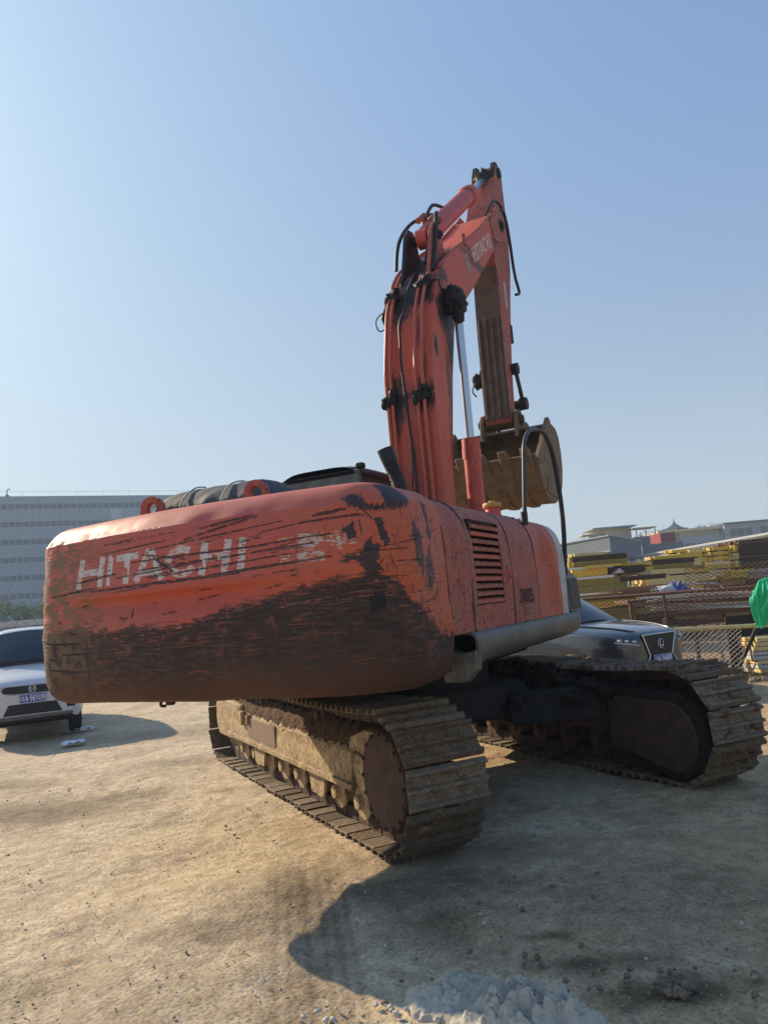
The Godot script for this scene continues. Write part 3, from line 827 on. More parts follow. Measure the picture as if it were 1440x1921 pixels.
func upper_body(root: Node3D) -> void:
	var nz := noise(1.6, 71, 3)
	var soft := func(f: float, r: float, z: float) -> Vector2: return Vector2(nz.get_noise_2d(f * 1.5, z * 1.3) * 0.012 * smoothstep(0.9, 1.2, r), nz.get_noise_2d(f, r + 20.0) * 0.004)
	var pillar := func(f: float, r: float, z: float) -> Vector2:
		var o: Vector2 = soft.call(f, r, z)
		o.x -= 0.035 * exp(-pow((f + 2.43) / 0.09, 2.0)) * exp(-pow((z - 1.9) / 0.25, 2.0))
		o.x += 0.012 * exp(-pow((f + 2.35 + (z - 1.8) * 0.15) / 0.03, 2.0)) * smoothstep(2.25, 2.1, z)
		return o
	part("rear_pillar_panel", body_panel(SHOULDER, -2.615, -2.19, pillar), M.red_worn, root)
	# louvred engine door: shoulder above, then a frame round the opening
	var door := part("engine_door", body_panel(SHOULDER.slice(6), -2.18, -1.235, soft), M.red_worn, root)
	var jamb := MB.new()
	var side := SHOULDER.slice(0, 7)
	for fr in [[-2.18, -2.10], [-1.46, -1.235]]:
		var j := body_panel(side, fr[0], fr[1], soft, 4)
		jamb.v.append_array(j.v); jamb.n.append_array(j.n); jamb.t.append_array(j.t)
	var sill := body_panel([[1.47, 1.45], [1.475, 1.6], [1.4755, 1.625]], -2.10, -1.46, soft, 6)
	jamb.v.append_array(sill.v); jamb.n.append_array(sill.n); jamb.t.append_array(sill.t)
	part("door_frame", jamb, M.red_worn, door)
	var back := MB.new()
	back.box(V(-1.78, 1.36, 1.92), Vector3(0.02, 0.66, 0.72))
	for f in [-2.10, -1.46]:
		back.box(V(f, 1.41, 1.92), Vector3(0.11, 0.62, 0.012))
	back.box(V(-1.78, 1.41, 2.235), Vector3(0.11, 0.012, 0.64)); back.box(V(-1.78, 1.41, 1.622), Vector3(0.11, 0.012, 0.64))
	part("louver_recess", back, M.oily, door)
	var slat := MB.new()
	slat.prism(pv([[0.0, 0.0], [0.034, -0.03], [0.037, -0.026], [0.037, -0.002], [0.004, 0.012]]), -0.316, 0.316)
	var sm := slat.mesh()
	for i in 11:
		part("louver_slat", sm, M.red_worn if i % 3 else M.red, door, X(Basis(), V(-1.78, 1.432, 1.662 + i * 0.0545)))
	var latch := MB.new()
	latch.box(V(-1.33, 1.477, 1.86), Vector3(0.022, 0.11, 0.075), 0.008)
	latch.box(V(-1.33, 1.49, 1.85), Vector3(0.02, 0.06, 0.03), 0.006)
	part("latch", latch, M.red_worn, door)
	# middle cover with the model name
	var cover := part("service_cover", body_panel(SHOULDER, -1.222, -0.512, soft), M.red_worn, root)
	for w in [["ZAXIS", 0.115, -1.1, 1.66, rgb(40, 34, 34)], ["330", 0.10, -0.98, 1.53, rgb(168, 140, 110)]]:
		var tm := lettering(w[0], w[1], false)
		part("lettering", tm, plain(w[4], 0.8), cover, X(Basis(Vector3(0, 0, -1), Vector3(0, 1, 0), Vector3(1, 0, 0)) * Basis().scaled(Vector3(1.0, 1, 1)), V(w[2], 1.488, w[3])))
	# tank cover with a large dent, red behind and white ahead
	var dented := func(f: float, r: float, z: float) -> Vector2:
		var o: Vector2 = soft.call(f, r, z)
		var ridge: float = f - 0.16 - (z - 1.75) * -0.22
		o.x += 0.035 * exp(-pow(ridge / 0.10, 2.0)) * smoothstep(2.34, 2.15, z) * smoothstep(1.45, 1.62, z)
		o.x -= 0.05 * exp(-pow((f + 0.16) / 0.17, 2.0)) * exp(-pow((z - 1.98) / 0.2, 2.0))
		o.x -= 0.04 * exp(-pow((f - 0.05) / 0.2, 2.0)) * exp(-pow((z - 1.58) / 0.1, 2.0))
		return o
	part("tank_cover", body_panel(SHOULDER, -0.495, 0.36, dented, 22), M.red, root)
	part("front_cover", body_panel(SHOULDER, 0.362, 0.86, dented, 14, 0.3), M.white, root, Transform3D(), "pale scraped front cover")
	var seal := MB.new()
	for f in [-2.187, -1.229, -0.503]:
		var p := []
		for q in SHOULDER:
			p.push_back([f, q[0] - 0.008, q[1] - 0.003])
		seal.tube(path3(p), 0.014, 6)
	part("door_seal", seal, M.black, root)
	# inner mass: deck, floor and rear wall
	var core := MB.new()
	core.prism(pv([[-1.4, 1.2], [1.32, 1.2], [1.32, 2.15], [1.2, 2.33], [-1.3, 2.36], [-1.4, 2.2]]), 0.45, 2.6)
	core.prism(pv([[0.42, 1.2], [1.3, 1.2], [1.3, 2.15], [1.15, 2.33], [0.42, 2.36]]), -0.78, 0.45)
	core.prism(pv([[-1.45, 1.2], [-0.42, 1.2], [-0.42, 1.9], [-1.45, 1.9]]), -1.9, 0.45)
	part("inner_deck", core, M.dark, root)
	var hood := MB.new()
	hood.prism(pv([[-1.44, 2.3], [0.92, 2.3], [0.92, 2.43], [-1.36, 2.43], [-1.44, 2.38]]), 0.9, 2.5, Transform3D(), 0.01)
	part("engine_hood", hood, M.red_worn, root)
	var floor := MB.new()
	floor.box(V(-0.5, 0, 1.14), Vector3(1.8, 0.14, 3.0), 0.03)
	floor.cyl(V(0, 0, 0.78), V(0, 0, 1.05), 0.72, -1.0, 40)
	part("slew_platform", floor, M.dark, root)
	# hollow D-shaped skirt rail along the right side
	var outer := pv([[1.28, 1.225], [1.40, 1.22], [1.475, 1.255], [1.51, 1.32], [1.515, 1.38], [1.50, 1.43], [1.47, 1.452], [1.28, 1.452]])
	var inner := MB.inset(MB.ccw(outer), 0.02)
	var sk := MB.new()
	var rows := []
	var sp := [[-2.27, 0.0, -0.10], [-2.2, 0.0, -0.06], [-2.05, 0.0, -0.01], [-1.9, 0, 0], [-1.0, 0, 0], [0.0, 0, 0], [0.8, 0, 0], [1.0, -0.02, 0], [1.12, -0.06, 0], [1.2, -0.14, 0.01], [1.24, -0.25, 0.02]]
	outer = MB.ccw(outer)
	for s in sp:
		var line := PackedVector3Array()
		for p in outer:
			line.push_back(V(s[0], p.x + s[1] + nz.get_noise_2d(s[0] * 2.0, p.y) * 0.008, p.y + s[2] * smoothstep(1.35, 1.22, p.y)))
		rows.append(line)
	sk.grid(rows, true, [], true)
	var inr := []
	for s in sp:
		var line := PackedVector3Array()
		for p in inner:
			line.push_back(V(s[0], p.x + s[1], p.y + s[2] * smoothstep(1.35, 1.22, p.y)))
		inr.append(line)
	sk.grid(inr, false, [], true)
	for j in outer.size():
		var j2 := (j + 1) % outer.size()
		sk.quad(rows[0][j2], rows[0][j], inr[0][j], inr[0][j2])
	var skp := part("skirt_rail", sk, M.skirt, root)
	var lipp := MB.new()
	lipp.prism(pv([[1.26, 1.12], [1.42, 1.12], [1.50, 1.2], [1.505, 1.33], [1.40, 1.31], [1.26, 1.36]]), 2.2, 2.32, X(SECT), 0.008)
	part("rail_end_lip", lipp, M.skirt, skp)
	# ribbed step box ahead of the covers
	var step := MB.new()
	step.prism(pv([[1.0, 1.455], [1.45, 1.455], [1.43, 1.80], [1.40, 1.86], [1.0, 1.86]]), -1.28, -0.80, Transform3D(), 0.015)
	var stp := part("step_box", step, M.skirt, root)
	var ribs := MB.new()
	for i in 8:
		ribs.bar(V(0.85 + i * 0.055, 1.452, 1.48), V(0.85 + i * 0.055, 1.434, 1.80), 0.022, 0.02, Vector3.RIGHT)
	for i in 7:
		ribs.bar(V(1.285, 1.05 + i * 0.055, 1.48), V(1.285, 1.05 + i * 0.055, 1.82), 0.022, 0.02, Vector3.FORWARD)
	part("tread_ribs", ribs, M.skirt, stp)
	# handrail round the steps
	var rail := MB.new()
	rail.tube(path3([[-0.42, 1.40, 2.33], [-0.40, 1.41, 2.5], [-0.28, 1.42, 2.98], [-0.2, 1.42, 3.12], [-0.02, 1.42, 3.24], [0.17, 1.42, 3.29], [0.3, 1.42, 3.31]]), 0.021, 8)
	var hr := part("handrail", rail, plain(rgb(60, 60, 62), 0.5), root)
	var grip := MB.new()
	grip.tube(path3([[0.3, 1.42, 3.31], [0.55, 1.42, 3.32], [0.74, 1.42, 3.24], [0.86, 1.42, 3.12], [0.95, 1.42, 2.9], [1.0, 1.42, 2.6], [0.98, 1.42, 2.3], [0.9, 1.42, 2.05], [0.84, 1.42, 1.84]]), 0.026, 8)
	part("rail_sleeve", grip, M.rubber, hr)
	var foot := MB.new()
	foot.tube(path3([[-0.42, 1.40, 2.3], [-0.418, 1.40, 2.42]]), 0.032, 8)
	part("rail_foot", foot, M.rubber, hr)
	# filler cap
	var cap := MB.new()
	cap.lathe(pv([[0.0, 0.0], [0.075, 0.0], [0.06, 0.08], [0.0, 0.08]]), X(Basis(), V(-0.83, 1.24, 2.37)), 14)
	var filler := part("filler_neck", cap, M.red_cyl, root)
	var lid := MB.new()
	lid.lathe(pv([[0.0, 0.075], [0.082, 0.078], [0.086, 0.10], [0.08, 0.118], [0.03, 0.125], [0.028, 0.137], [0.0, 0.137]]), X(Basis(), V(-0.83, 1.24, 2.37)), 9)
	part("filler_cap", lid, plain(rgb(196, 140, 72), 0.6), filler)
	var bolt := MB.new()
	bolt.lathe(pv([[0.0, 0.0], [0.03, 0.0], [0.03, 0.04], [0.012, 0.045], [0.0, 0.06]]), X(Basis(), V(-1.62, 1.1, 2.40)), 8)
	bolt.box(V(-0.2, 1.22, 2.39), Vector3(0.03, 0.03, 0.05)); bolt.box(V(-0.06, 1.24, 2.385), Vector3(0.03, 0.03, 0.03))
	part("deck_bolt", bolt, M.red_worn, root)
	# exhaust stack, bent at its mouth
	var ex := MB.new()
	ex.tube(path3([[-1.5, 0.70, 2.40], [-1.5, 0.68, 2.6], [-1.5, 0.65, 2.74], [-1.52, 0.62, 2.84], [-1.55, 0.60, 2.93]]), 0.06, 14, true)
	var ep := part("exhaust_pipe", ex, M.oily, root)
	var em := MB.new()
	em.lathe(pv([[0.064, 0.0], [0.068, 0.05], [0.07, 0.13], [0.062, 0.13], [0.05, 0.05]]), X(Basis(Vector3(0, 0, 1), 0.25).rotated(Vector3(1, 0, 0), 0.15), V(-1.53, 0.625, 2.85)), 14)
	part("exhaust_mouth", em, M.black, ep)


func lettering(txt: String, height: float, bold := true, depth := 0.004) -> TextMesh:
	var tm := TextMesh.new()
	tm.text = txt
	var f := SystemFont.new()
	f.font_names = PackedStringArray(["Droid Sans"])
	if bold:
		f.font_weight = 700
	tm.font = f
	tm.font_size = 64
	tm.pixel_size = height / 46.0
	tm.depth = depth
	tm.horizontal_alignment = HORIZONTAL_ALIGNMENT_LEFT
	tm.vertical_alignment = VERTICAL_ALIGNMENT_CENTER
	return tm

# ------------------------------------------------------------------ boom, arm, bucket
const BOOM_TOP := [[0.46, 2.0], [0.47, 2.5], [0.475, 3.0], [0.46, 3.6], [0.455, 4.2], [0.56, 4.7], [0.66, 5.0], [0.77, 5.28], [0.91, 5.5], [1.09, 5.68], [1.45, 5.98], [2.1, 6.4], [2.78, 6.86], [3.45, 7.38]]
const BOOM_UNDER := [[3.66, 7.02], [3.5, 6.88], [2.81, 6.3], [2.16, 5.74], [1.5, 5.22], [1.36, 5.08], [1.28, 4.9], [1.08, 4.3], [0.88, 3.5], [0.79, 2.92], [0.74, 2.0]]

func boom_paint() -> ImageTexture:
	# left 560 columns: side view, 130 px a metre from f = 0; the rest: the back plate, r across and height along it
	var w := 768; var h := 1024
	var big := nimg(w, h, 1, 1, 6, 81, 4, false); var mid := nimg(w, h, 1, 1, 30, 82, 5, false); var fine := nimg(w, h, 1, 1, 120, 83, 4, false)
	var vert := nimg(w, h, 1, 8, 90, 84, 4, false)
	var out := PackedByteArray(); out.resize(w * h * 3)
	# oil: [x centre, y centre, x radius, y radius, strength] in texture pixels
	var oil := []
	var top := func(r: float, z: float, rr: float, rz: float, a: float) -> void: oil.push_back([664 + r * 250.0, (9.0 - z) * 146.0, rr * 250.0, rz * 146.0, a])
	var sd := func(f: float, z: float, rf: float, rz: float, a: float) -> void: oil.push_back([f * 130.0, (9.0 - z) * 146.0, rf * 130.0, rz * 146.0, a])
	top.call(0.0, 5.9, 0.3, 0.42, 1.0); top.call(0.0, 5.35, 0.24, 0.3, 0.95); top.call(-0.14, 5.2, 0.14, 0.35, 0.9); top.call(0.16, 5.3, 0.16, 0.25, 0.9)
	top.call(-0.2, 3.95, 0.16, 0.32, 0.95); top.call(-0.2, 3.7, 0.06, 0.25, 0.6); top.call(0.17, 3.95, 0.14, 0.2, 0.9); top.call(0.18, 4.3, 0.05, 0.3, 0.4); top.call(0.12, 4.75, 0.05, 0.2, 0.5)
	sd.call(1.05, 5.05, 0.3, 0.3, 1.0); sd.call(1.12, 4.65, 0.14, 0.5, 0.7); sd.call(1.2, 5.2, 0.4, 0.2, 0.7); sd.call(1.0, 5.55, 0.2, 0.12, 0.7); sd.call(2.1, 6.33, 0.5, 0.05, 0.5); sd.call(0.62, 4.55, 0.06, 0.12, 0.8); sd.call(3.5, 7.0, 0.16, 0.4, 0.55); sd.call(2.6, 6.2, 0.9, 0.08, 0.5); sd.call(0.95, 4.0, 0.09, 0.7, 0.55); sd.call(0.85, 3.2, 0.08, 0.6, 0.5); sd.call(3.3, 7.25, 0.3, 0.08, 0.5)
	for y in h:
		for x in w:
			var q := y * w + x
			var nm := mid[q] / 255.0; var nf := fine[q] / 255.0
			var k := smoothstep(0.35, 0.75, big[q] / 255.0) * 0.7
			var r := lerpf(202.0, 194.0, k); var g := lerpf(90.0, 102.0, k); var b := lerpf(62.0, 78.0, k)
			k = smoothstep(0.55, 0.85, vert[q] / 255.0) * 0.35
			r = lerpf(r, 150.0, k); g = lerpf(g, 62.0, k); b = lerpf(b, 46.0, k)
			k = smoothstep(0.72, 0.8, nf * 0.5 + nm * 0.5) * 0.7
			r = lerpf(r, 70.0, k); g = lerpf(g, 42.0, k); b = lerpf(b, 36.0, k)
			var o := 0.0
			for s in oil:
				var dx: float = (x - s[0]) / s[2]; var dy: float = (y - s[1]) / s[3]
				var d := dx * dx + dy * dy
				if d < 3.5:
					o = maxf(o, s[4] * smoothstep(1.25, 0.45, sqrt(d) + (nm - 0.5) * 0.9 + (nf - 0.5) * 0.5))
			r = lerpf(r, 30.0, o); g = lerpf(g, 22.0, o); b = lerpf(b, 20.0, o)
			out[q * 3] = int(r); out[q * 3 + 1] = int(g); out[q * 3 + 2] = int(b)
	return ImageTexture.create_from_image(Image.create_from_data(w, h, false, Image.FORMAT_RGB8, out))

func box_beam(top: Array, under: Array, hw: float, flange := 0.0) -> MB:   # welded box section between two outlines
	var mb := MB.new()
	var poly := []
	for p in top: poly.push_back(Vector2(p[0], p[1]))
	for p in under: poly.push_back(Vector2(p[0], p[1]))
	var k := poly.size()
	var suv := func(p: Vector2) -> Vector2: return Vector2(p.x * 130.0 / 768.0, (9.0 - p.y) * 146.0 / 1024.0)
	var idx := Geometry2D.triangulate_polygon(PackedVector2Array(poly))
	for i in range(0, idx.size(), 3):
		var a: Vector2 = poly[idx[i]]; var b: Vector2 = poly[idx[i + 1]]; var c: Vector2 = poly[idx[i + 2]]
		if (b - a).cross(c - a) < 0.0:
			var s := b; b = c; c = s
		mb.tri(V(a.x, hw, a.y), V(b.x, hw, b.y), V(c.x, hw, c.y), suv.call(a), suv.call(b), suv.call(c))
		mb.tri(V(a.x, -hw, a.y), V(c.x, -hw, c.y), V(b.x, -hw, b.y), suv.call(a), suv.call(c), suv.call(b))
	# plates between the sides, joined softly lengthways and rounded by a small weld bevel
	for part_ in [[top, true], [under, false]]:
		var line: Array = part_[0]
		var is_top: bool = part_[1]
		var rows := []; var uvs := []
		for i in line.size():
			var p := Vector2(line[i][0], line[i][1])
			var row := PackedVector3Array(); var uv := PackedVector2Array()
			for r in [-hw, -hw + 0.02, 0.0, hw - 0.02, hw]:
				row.push_back(V(p.x, r, p.y))
				uv.push_back(Vector2((664.0 + r * 250.0) / 768.0, (9.0 - p.y) * 146.0 / 1024.0) if is_top else Vector2((p.x * 130.0) / 768.0, (9.0 - p.y) * 146.0 / 1024.0))
			rows.append(row); uvs.append(uv)
		mb.grid(rows, false, uvs)
	for e in [[top[0], under[-1]], [top[-1], under[0]]]:
		mb.quad(V(e[0][0], -hw, e[0][1]), V(e[0][0], hw, e[0][1]), V(e[1][0], hw, e[1][1]), V(e[1][0], -hw, e[1][1]))
	return mb

func off_top(z: float, out: float) -> Array:   # [f, z] a little outside the boom's back plate at height z
	for i in range(1, BOOM_TOP.size()):
		if z <= BOOM_TOP[i][1]:
			var a: Array = BOOM_TOP[i - 1]; var b: Array = BOOM_TOP[i]
			var t: float = (z - a[1]) / (b[1] - a[1])
			var d := Vector2(b[0] - a[0], b[1] - a[1]).normalized()
			return [lerpf(a[0], b[0], t) - d.y * out, lerpf(a[1], b[1], t) + d.x * out]
	return [BOOM_TOP[-1][0], BOOM_TOP[-1][1]]

func pin(parent: Node3D, f: float, z: float, hw: float, r: float, m: Material, called := "pivot_pin") -> void:
	var mb := MB.new()
	mb.lathe(pv([[0, -hw - 0.03], [r * 0.6, -hw - 0.03], [r * 0.62, -hw - 0.01], [r, -hw], [r, hw], [r * 0.62, hw + 0.01], [r * 0.6, hw + 0.03], [0, hw + 0.03]]), X(Basis(Vector3(0, 0, 1), -PI / 2), V(f, 0, z)), 16)
	part(called, mb, m, parent)

func cylinder(called: String, root: Node3D, a: Array, b: Array, r: float, split: float, rad: float, rod: float, m: Material) -> void:   # a, b: [f, z] of its pins, at side r
	var A := V(a[0], r, a[1]); var B := V(b[0], r, b[1])
	var d := (B - A).normalized()
	var C := A + d * split
	var body := MB.new()
	body.tube(PackedVector3Array([A + d * 0.1, A + d * 0.13, C - d * 0.24, C - d * 0.235, C - d * 0.12, C - d * 0.115, C - d * 0.01, C]), rad, 20, true, PackedFloat32Array([rad * 0.8, rad, rad, rad * 1.13, rad * 1.13, rad * 1.07, rad * 1.07, rad * 0.95]))
	body.cyl(A - Vector3(0.07, 0, 0), A + Vector3(0.07, 0, 0), rad * 0.95, -1, 16)
	var o := part(called, body, m, root)
	var rd := MB.new()
	rd.cyl(C - d * 0.1, B - d * 0.08, rod, -1, 16)
	part("cylinder_rod", rd, M.chrome, o)
	var eye := MB.new()
	eye.cyl(B - Vector3(0.07, 0, 0), B + Vector3(0.07, 0, 0), rod * 1.9, -1, 16)
	eye.cyl(B - d * 0.16, B, rod * 1.3, rod * 1.5, 12)
	part("rod_eye", eye, M.oily, o)

func boom_and_arm(root: Node3D) -> void:
	var m := StandardMaterial3D.new()
	m.albedo_texture = boom_paint()
	m.roughness = 0.6
	m.heightmap_enabled = true; m.heightmap_texture = M.fine_tex; m.heightmap_scale = 0.05
	var boom := part("boom", box_beam(BOOM_TOP, BOOM_UNDER, 0.30), m, root)
	# fork at the tip, cheeks outside the arm
	for s in [-1, 1]:
		var ck := MB.new()
		ck.prism(pv([[3.3, 7.2], [3.45, 7.38], [3.72, 7.62], [3.92, 7.62], [4.06, 7.48], [4.08, 7.28], [3.98, 7.14], [3.66, 7.02], [3.45, 6.98]]), s * 0.295 - 0.02, s * 0.295 + 0.02, X(SIDE), 0.004)
		part("fork_cheek", ck, M.red_worn, boom)
	pin(boom, 3.86, 7.36, 0.33, 0.1, M.oily)
	# dirt-crusted flange strips along the upper edges
	for s in [-1, 1]:
		var fl := MB.new()
		var pts := []
		for p in [[1.0, 5.64], [1.45, 6.0], [2.1, 6.42], [2.78, 6.88], [3.4, 7.36]]:
			pts.push_back(p)
		for i in pts.size() - 1:
			fl.bar(V(pts[i][0], s * 0.285, pts[i][1]), V(pts[i + 1][0], s * 0.285, pts[i + 1][1]), 0.035, 0.03)
		part("edge_flange", fl, M.red_worn, boom)
	# arm cylinder bracket
	for s in [-1, 1]:
		var lug := MB.new()
		lug.prism(pv([[0.86, 5.4], [1.02, 5.86], [1.12, 6.2], [1.22, 6.32], [1.36, 6.34], [1.46, 6.24], [1.5, 6.05], [1.62, 6.05], [1.5, 5.96], [1.2, 5.7]]), s * 0.17 - 0.022, s * 0.17 + 0.022, X(SIDE), 0.006)
		part("cylinder_bracket", lug, M.oily if s < 0 else M.red_worn, boom)
	pin(boom, 1.33, 6.2, 0.22, 0.06, M.oily)
	cylinder("arm_cylinder", root, [1.33, 6.2], [4.44, 8.56], 0.0, 2.62, 0.132, 0.055, M.red_cyl)
	# steel pipes up the back of the boom, kinked outwards between their clamps
	for r in [-0.262, -0.205, 0.105, 0.185]:
		var p := []
		for z in [2.3, 3.0, 3.7, 3.95, 4.25, 4.75, 5.0, 5.28, 5.5, 5.72]:
			if r > 0.0 and z > 5.6: continue
			var o := off_top(z, 0.045 + (0.03 if z > 4.2 and z < 5.1 else 0.0))
			p.push_back([o[0], r + (0.012 if z > 4.2 and z < 4.9 else 0.0), o[1]])
		var mb := MB.new()
		mb.tube(path3(p), 0.021, 9)
		part("hydraulic_pipe", mb, M.pipe_red, boom)
	var nz := noise(14.0, 91, 3)
	for c in [[-0.235, 3.97], [0.15, 3.97], [-0.235, 5.28], [0.15, 5.36]]:
		var o := off_top(c[1], 0.04)
		var mb := MB.new()
		mb.box(V(o[0], c[1] * 0.0 + c[0], o[1]), Vector3(0.15, 0.07, 0.08), 0.012)
		mb.box(V(o[0] - 0.05, c[0] - 0.03, o[1]), Vector3(0.03, 0.03, 0.03), 0.006); mb.box(V(o[0] - 0.05, c[0] + 0.03, o[1]), Vector3(0.03, 0.03, 0.03), 0.006)
		mb.lump(V(o[0] - 0.02, c[0], o[1] - 0.02), Vector3(0.085, 0.06, 0.045), nz, 0.8, 9)
		mb.lump(V(o[0] - 0.02, c[0] + 0.05, o[1] + 0.05), Vector3(0.05, 0.05, 0.05), nz, 0.7, 7)
		mb.lump(V(o[0] - 0.02, c[0] - 0.06, o[1] - 0.05), Vector3(0.045, 0.07, 0.045), nz, 0.7, 7)
		part("pipe_clamp", mb, M.oily, boom)
	# hoses: looping from the pipes over to the cylinder, and the cable down the middle
	var hs := [
		[0.024, [[0.98, -0.262, 5.72], [1.06, -0.262, 6.0], [1.18, -0.25, 6.22], [1.42, -0.22, 6.48], [1.66, -0.16, 6.66], [1.86, -0.08, 6.78], [1.98, 0.0, 6.80]]],
		[0.024, [[1.0, 0.12, 5.72], [1.12, 0.13, 5.98], [1.2, 0.16, 6.2], [1.36, 0.16, 6.42], [1.6, 0.12, 6.5]]],
		[0.026, [[0.98, 0.2, 5.6], [1.1, 0.22, 5.9], [1.2, 0.22, 6.2], [1.3, 0.2, 6.45], [1.45, 0.16, 6.55]]],
		[0.024, [[1.7, -0.1, 6.66], [2.0, -0.1, 6.98], [2.2, -0.06, 7.05], [2.4, 0.0, 7.04]]],
		[0.016, [[0.42, 0.0, 2.3], [0.42, -0.0, 3.3], [0.40, -0.02, 3.7], [0.40, -0.05, 4.3], [0.42, -0.05, 4.6], [0.48, -0.06, 4.85], [0.6, -0.03, 5.05], [0.74, -0.02, 5.35], [1.0, -0.02, 5.62]]],
		[0.008, [[0.42, 0.02, 2.3], [0.42, -0.05, 2.9], [0.42, -0.02, 3.2], [0.41, -0.02, 3.4]]],
		[0.008, [[0.70, -0.3, 5.06], [0.68, -0.36, 5.1], [0.66, -0.44, 5.02], [0.68, -0.42, 4.9], [0.7, -0.34, 4.92], [0.68, -0.1, 5.02], [0.68, 0.0, 5.03]]],
		[0.009, [[0.8, 0.1, 5.38], [0.86, 0.3, 5.42], [0.9, 0.31, 5.36], [1.05, 0.32, 5.2]]]]
	for h in hs:
		var mb := MB.new()
		mb.tube(path3(h[1]), h[0], 8)
		part("hydraulic_hose" if h[0] > 0.02 else "cable", mb, M.rubber, boom)
	var jn := MB.new()
	jn.lump(V(1.62, 0.06, 6.56), Vector3(0.09, 0.07, 0.09), nz, 0.4, 8)
	jn.cyl(V(1.5, -0.12, 6.55), V(1.72, -0.12, 6.72), 0.04)
	jn.box(V(1.72, -0.05, 6.62), Vector3(0.2, 0.06, 0.05), 0.01)
	part("pipe_joint", jn, M.red_worn, boom)
	var valve := MB.new()
	valve.box(V(2.0, 0.30, 6.34), Vector3(0.05, 0.09, 0.10), 0.012); valve.box(V(1.98, 0.31, 6.42), Vector3(0.03, 0.04, 0.06))
	part("grease_block", valve, M.red_worn, boom)
	for s in [-1, 1]:   # pin bosses of the lift cylinders, black with grease
		var bs := MB.new()
		bs.cyl(V(1.12, s * 0.3, 5.18), V(1.12, s * 0.50, 5.18), 0.13, 0.12, 18)
		bs.lump(V(1.1, s * 0.41, 5.2), Vector3(0.12, 0.15, 0.17), nz, 0.8, 14)
		bs.lump(V(1.14, s * 0.46, 5.26), Vector3(0.07, 0.11, 0.1), nz, 0.5, 7)
		bs.lump(V(1.1, s * 0.44, 5.02), Vector3(0.07, 0.12, 0.07), nz, 0.5, 7)
		part("cylinder_boss", bs, M.oily, boom)
		cylinder("boom_cylinder", root, [1.12, 1.75], [1.12, 5.18], s * 0.425, 1.77, 0.098, 0.05, M.red_cyl)
	# lettering and mark on the right flank, along the boom
	var ang := atan2(6.86 - 5.98, 2.78 - 1.45)
	var along := Basis(Vector3(1, 0, 0), ang)
	var tb := along * SIDEB
	part("lettering", lettering("HITACHI", 0.2), plain(rgb(206, 190, 180), 0.7), boom, X(tb, V(2.3, 0.302, 6.26)))
	var mk := MB.new()
	for r in [[-0.13, -0.13, 0.09, 0.26], [-0.04, -0.13, 0.09, 0.26], [-0.09, -0.1, 0.18, 0.04], [-0.09, 0.03, 0.18, 0.04], [-0.09, 0.06, 0.18, 0.03]]:
		mk.box(Vector3(r[0] + r[2] * 0.5, r[1] + r[3] * 0.5, 0), Vector3(r[2] * 0.8, r[3], 0.004))
	part("round_mark", mk, plain(rgb(176, 150, 140), 0.8), boom, X(tb, V(2.1, 0.303, 6.08)))
	# ------------------------------------------------ arm
	var arm := MB.new()
	var ap := pv([[3.86, 4.16], [3.72, 4.26], [3.72, 5.0], [3.76, 5.8], [3.8, 6.5], [3.68, 7.0], [3.66, 7.4], [3.84, 7.76], [4.12, 8.24], [4.3, 8.62], [4.42, 8.70], [4.58, 8.62], [4.64, 8.3], [4.66, 7.6], [4.56, 6.9], [4.36, 6.3], [4.06, 5.2], [3.96, 4.5], [3.96, 4.26]])
	arm.prism(ap, -0.2, 0.2, X(SIDE), 0.008)
	var armp := part("arm", arm, M.red_worn, root)
	var und := MB.new()
	und.prism(pv([[3.68, 4.3], [3.712, 4.3], [3.712, 5.0], [3.752, 5.8], [3.792, 6.5], [3.76, 6.72], [3.745, 6.72], [3.78, 6.5], [3.72, 5.8], [3.682, 5.0]]), -0.196, 0.196, X(SIDE))
	part("under_plate", und, M.arm_under, armp)
	for r in [-0.15, -0.05, 0.05, 0.15]:
		var rb := MB.new()
		rb.bar(V(3.672, r, 4.32), V(3.685, r, 5.35), 0.05, 0.05, Vector3.RIGHT, 0.008)
		rb.bar(V(3.685, r, 5.35), V(3.72, r, 5.9), 0.05, 0.035, Vector3.RIGHT, 0.006)
		part("wear_strip", rb, M.arm_under, armp)
	for s in [-1, 1]:
		var lug := MB.new()
		lug.prism(pv([[4.16, 8.3], [4.26, 8.58], [4.33, 8.72], [4.44, 8.76], [4.55, 8.72], [4.66, 8.5], [4.64, 8.3]]), s * 0.155 - 0.04, s * 0.155 + 0.04, X(SIDE), 0.01)
		lug.cyl(V(4.44, s * 0.11, 8.56), V(4.44, s * 0.235, 8.56), 0.085)
		part("cylinder_lug", lug, M.oily, armp)
	var gre := MB.new()
	gre.lump(V(4.24, 0.0, 8.40), Vector3(0.15, 0.17, 0.10), nz, 0.6, 12)
	part("rod_grease", gre, M.oily, armp)
	var lab := MB.new()
	lab.box(V(4.1, 0.203, 6.35), Vector3(0.004, 0.42, 0.1), 0.0, Transform3D())
	part("white_label", lab, plain(rgb(190, 176, 168), 0.7), armp)
	var ah := MB.new()
	ah.tube(path3([[3.86, 0.26, 7.62], [4.1, 0.3, 7.72], [4.3, 0.29, 7.6], [4.42, 0.28, 7.3], [4.5, 0.27, 7.0], [4.6, 0.26, 6.8], [4.72, 0.26, 6.66], [4.74, 0.26, 6.58], [4.56, 0.25, 6.5]]), 0.024, 8)
	ah.tube(path3([[3.5, 0.2, 7.42], [3.7, 0.24, 7.68], [3.95, 0.28, 7.8], [4.2, 0.3, 7.66], [4.34, 0.29, 7.36]]), 0.02, 8)
	part("arm_hose", ah, M.rubber, armp)
	var ac := MB.new()   # bucket cylinder along the far side of the arm, seen end on behind it
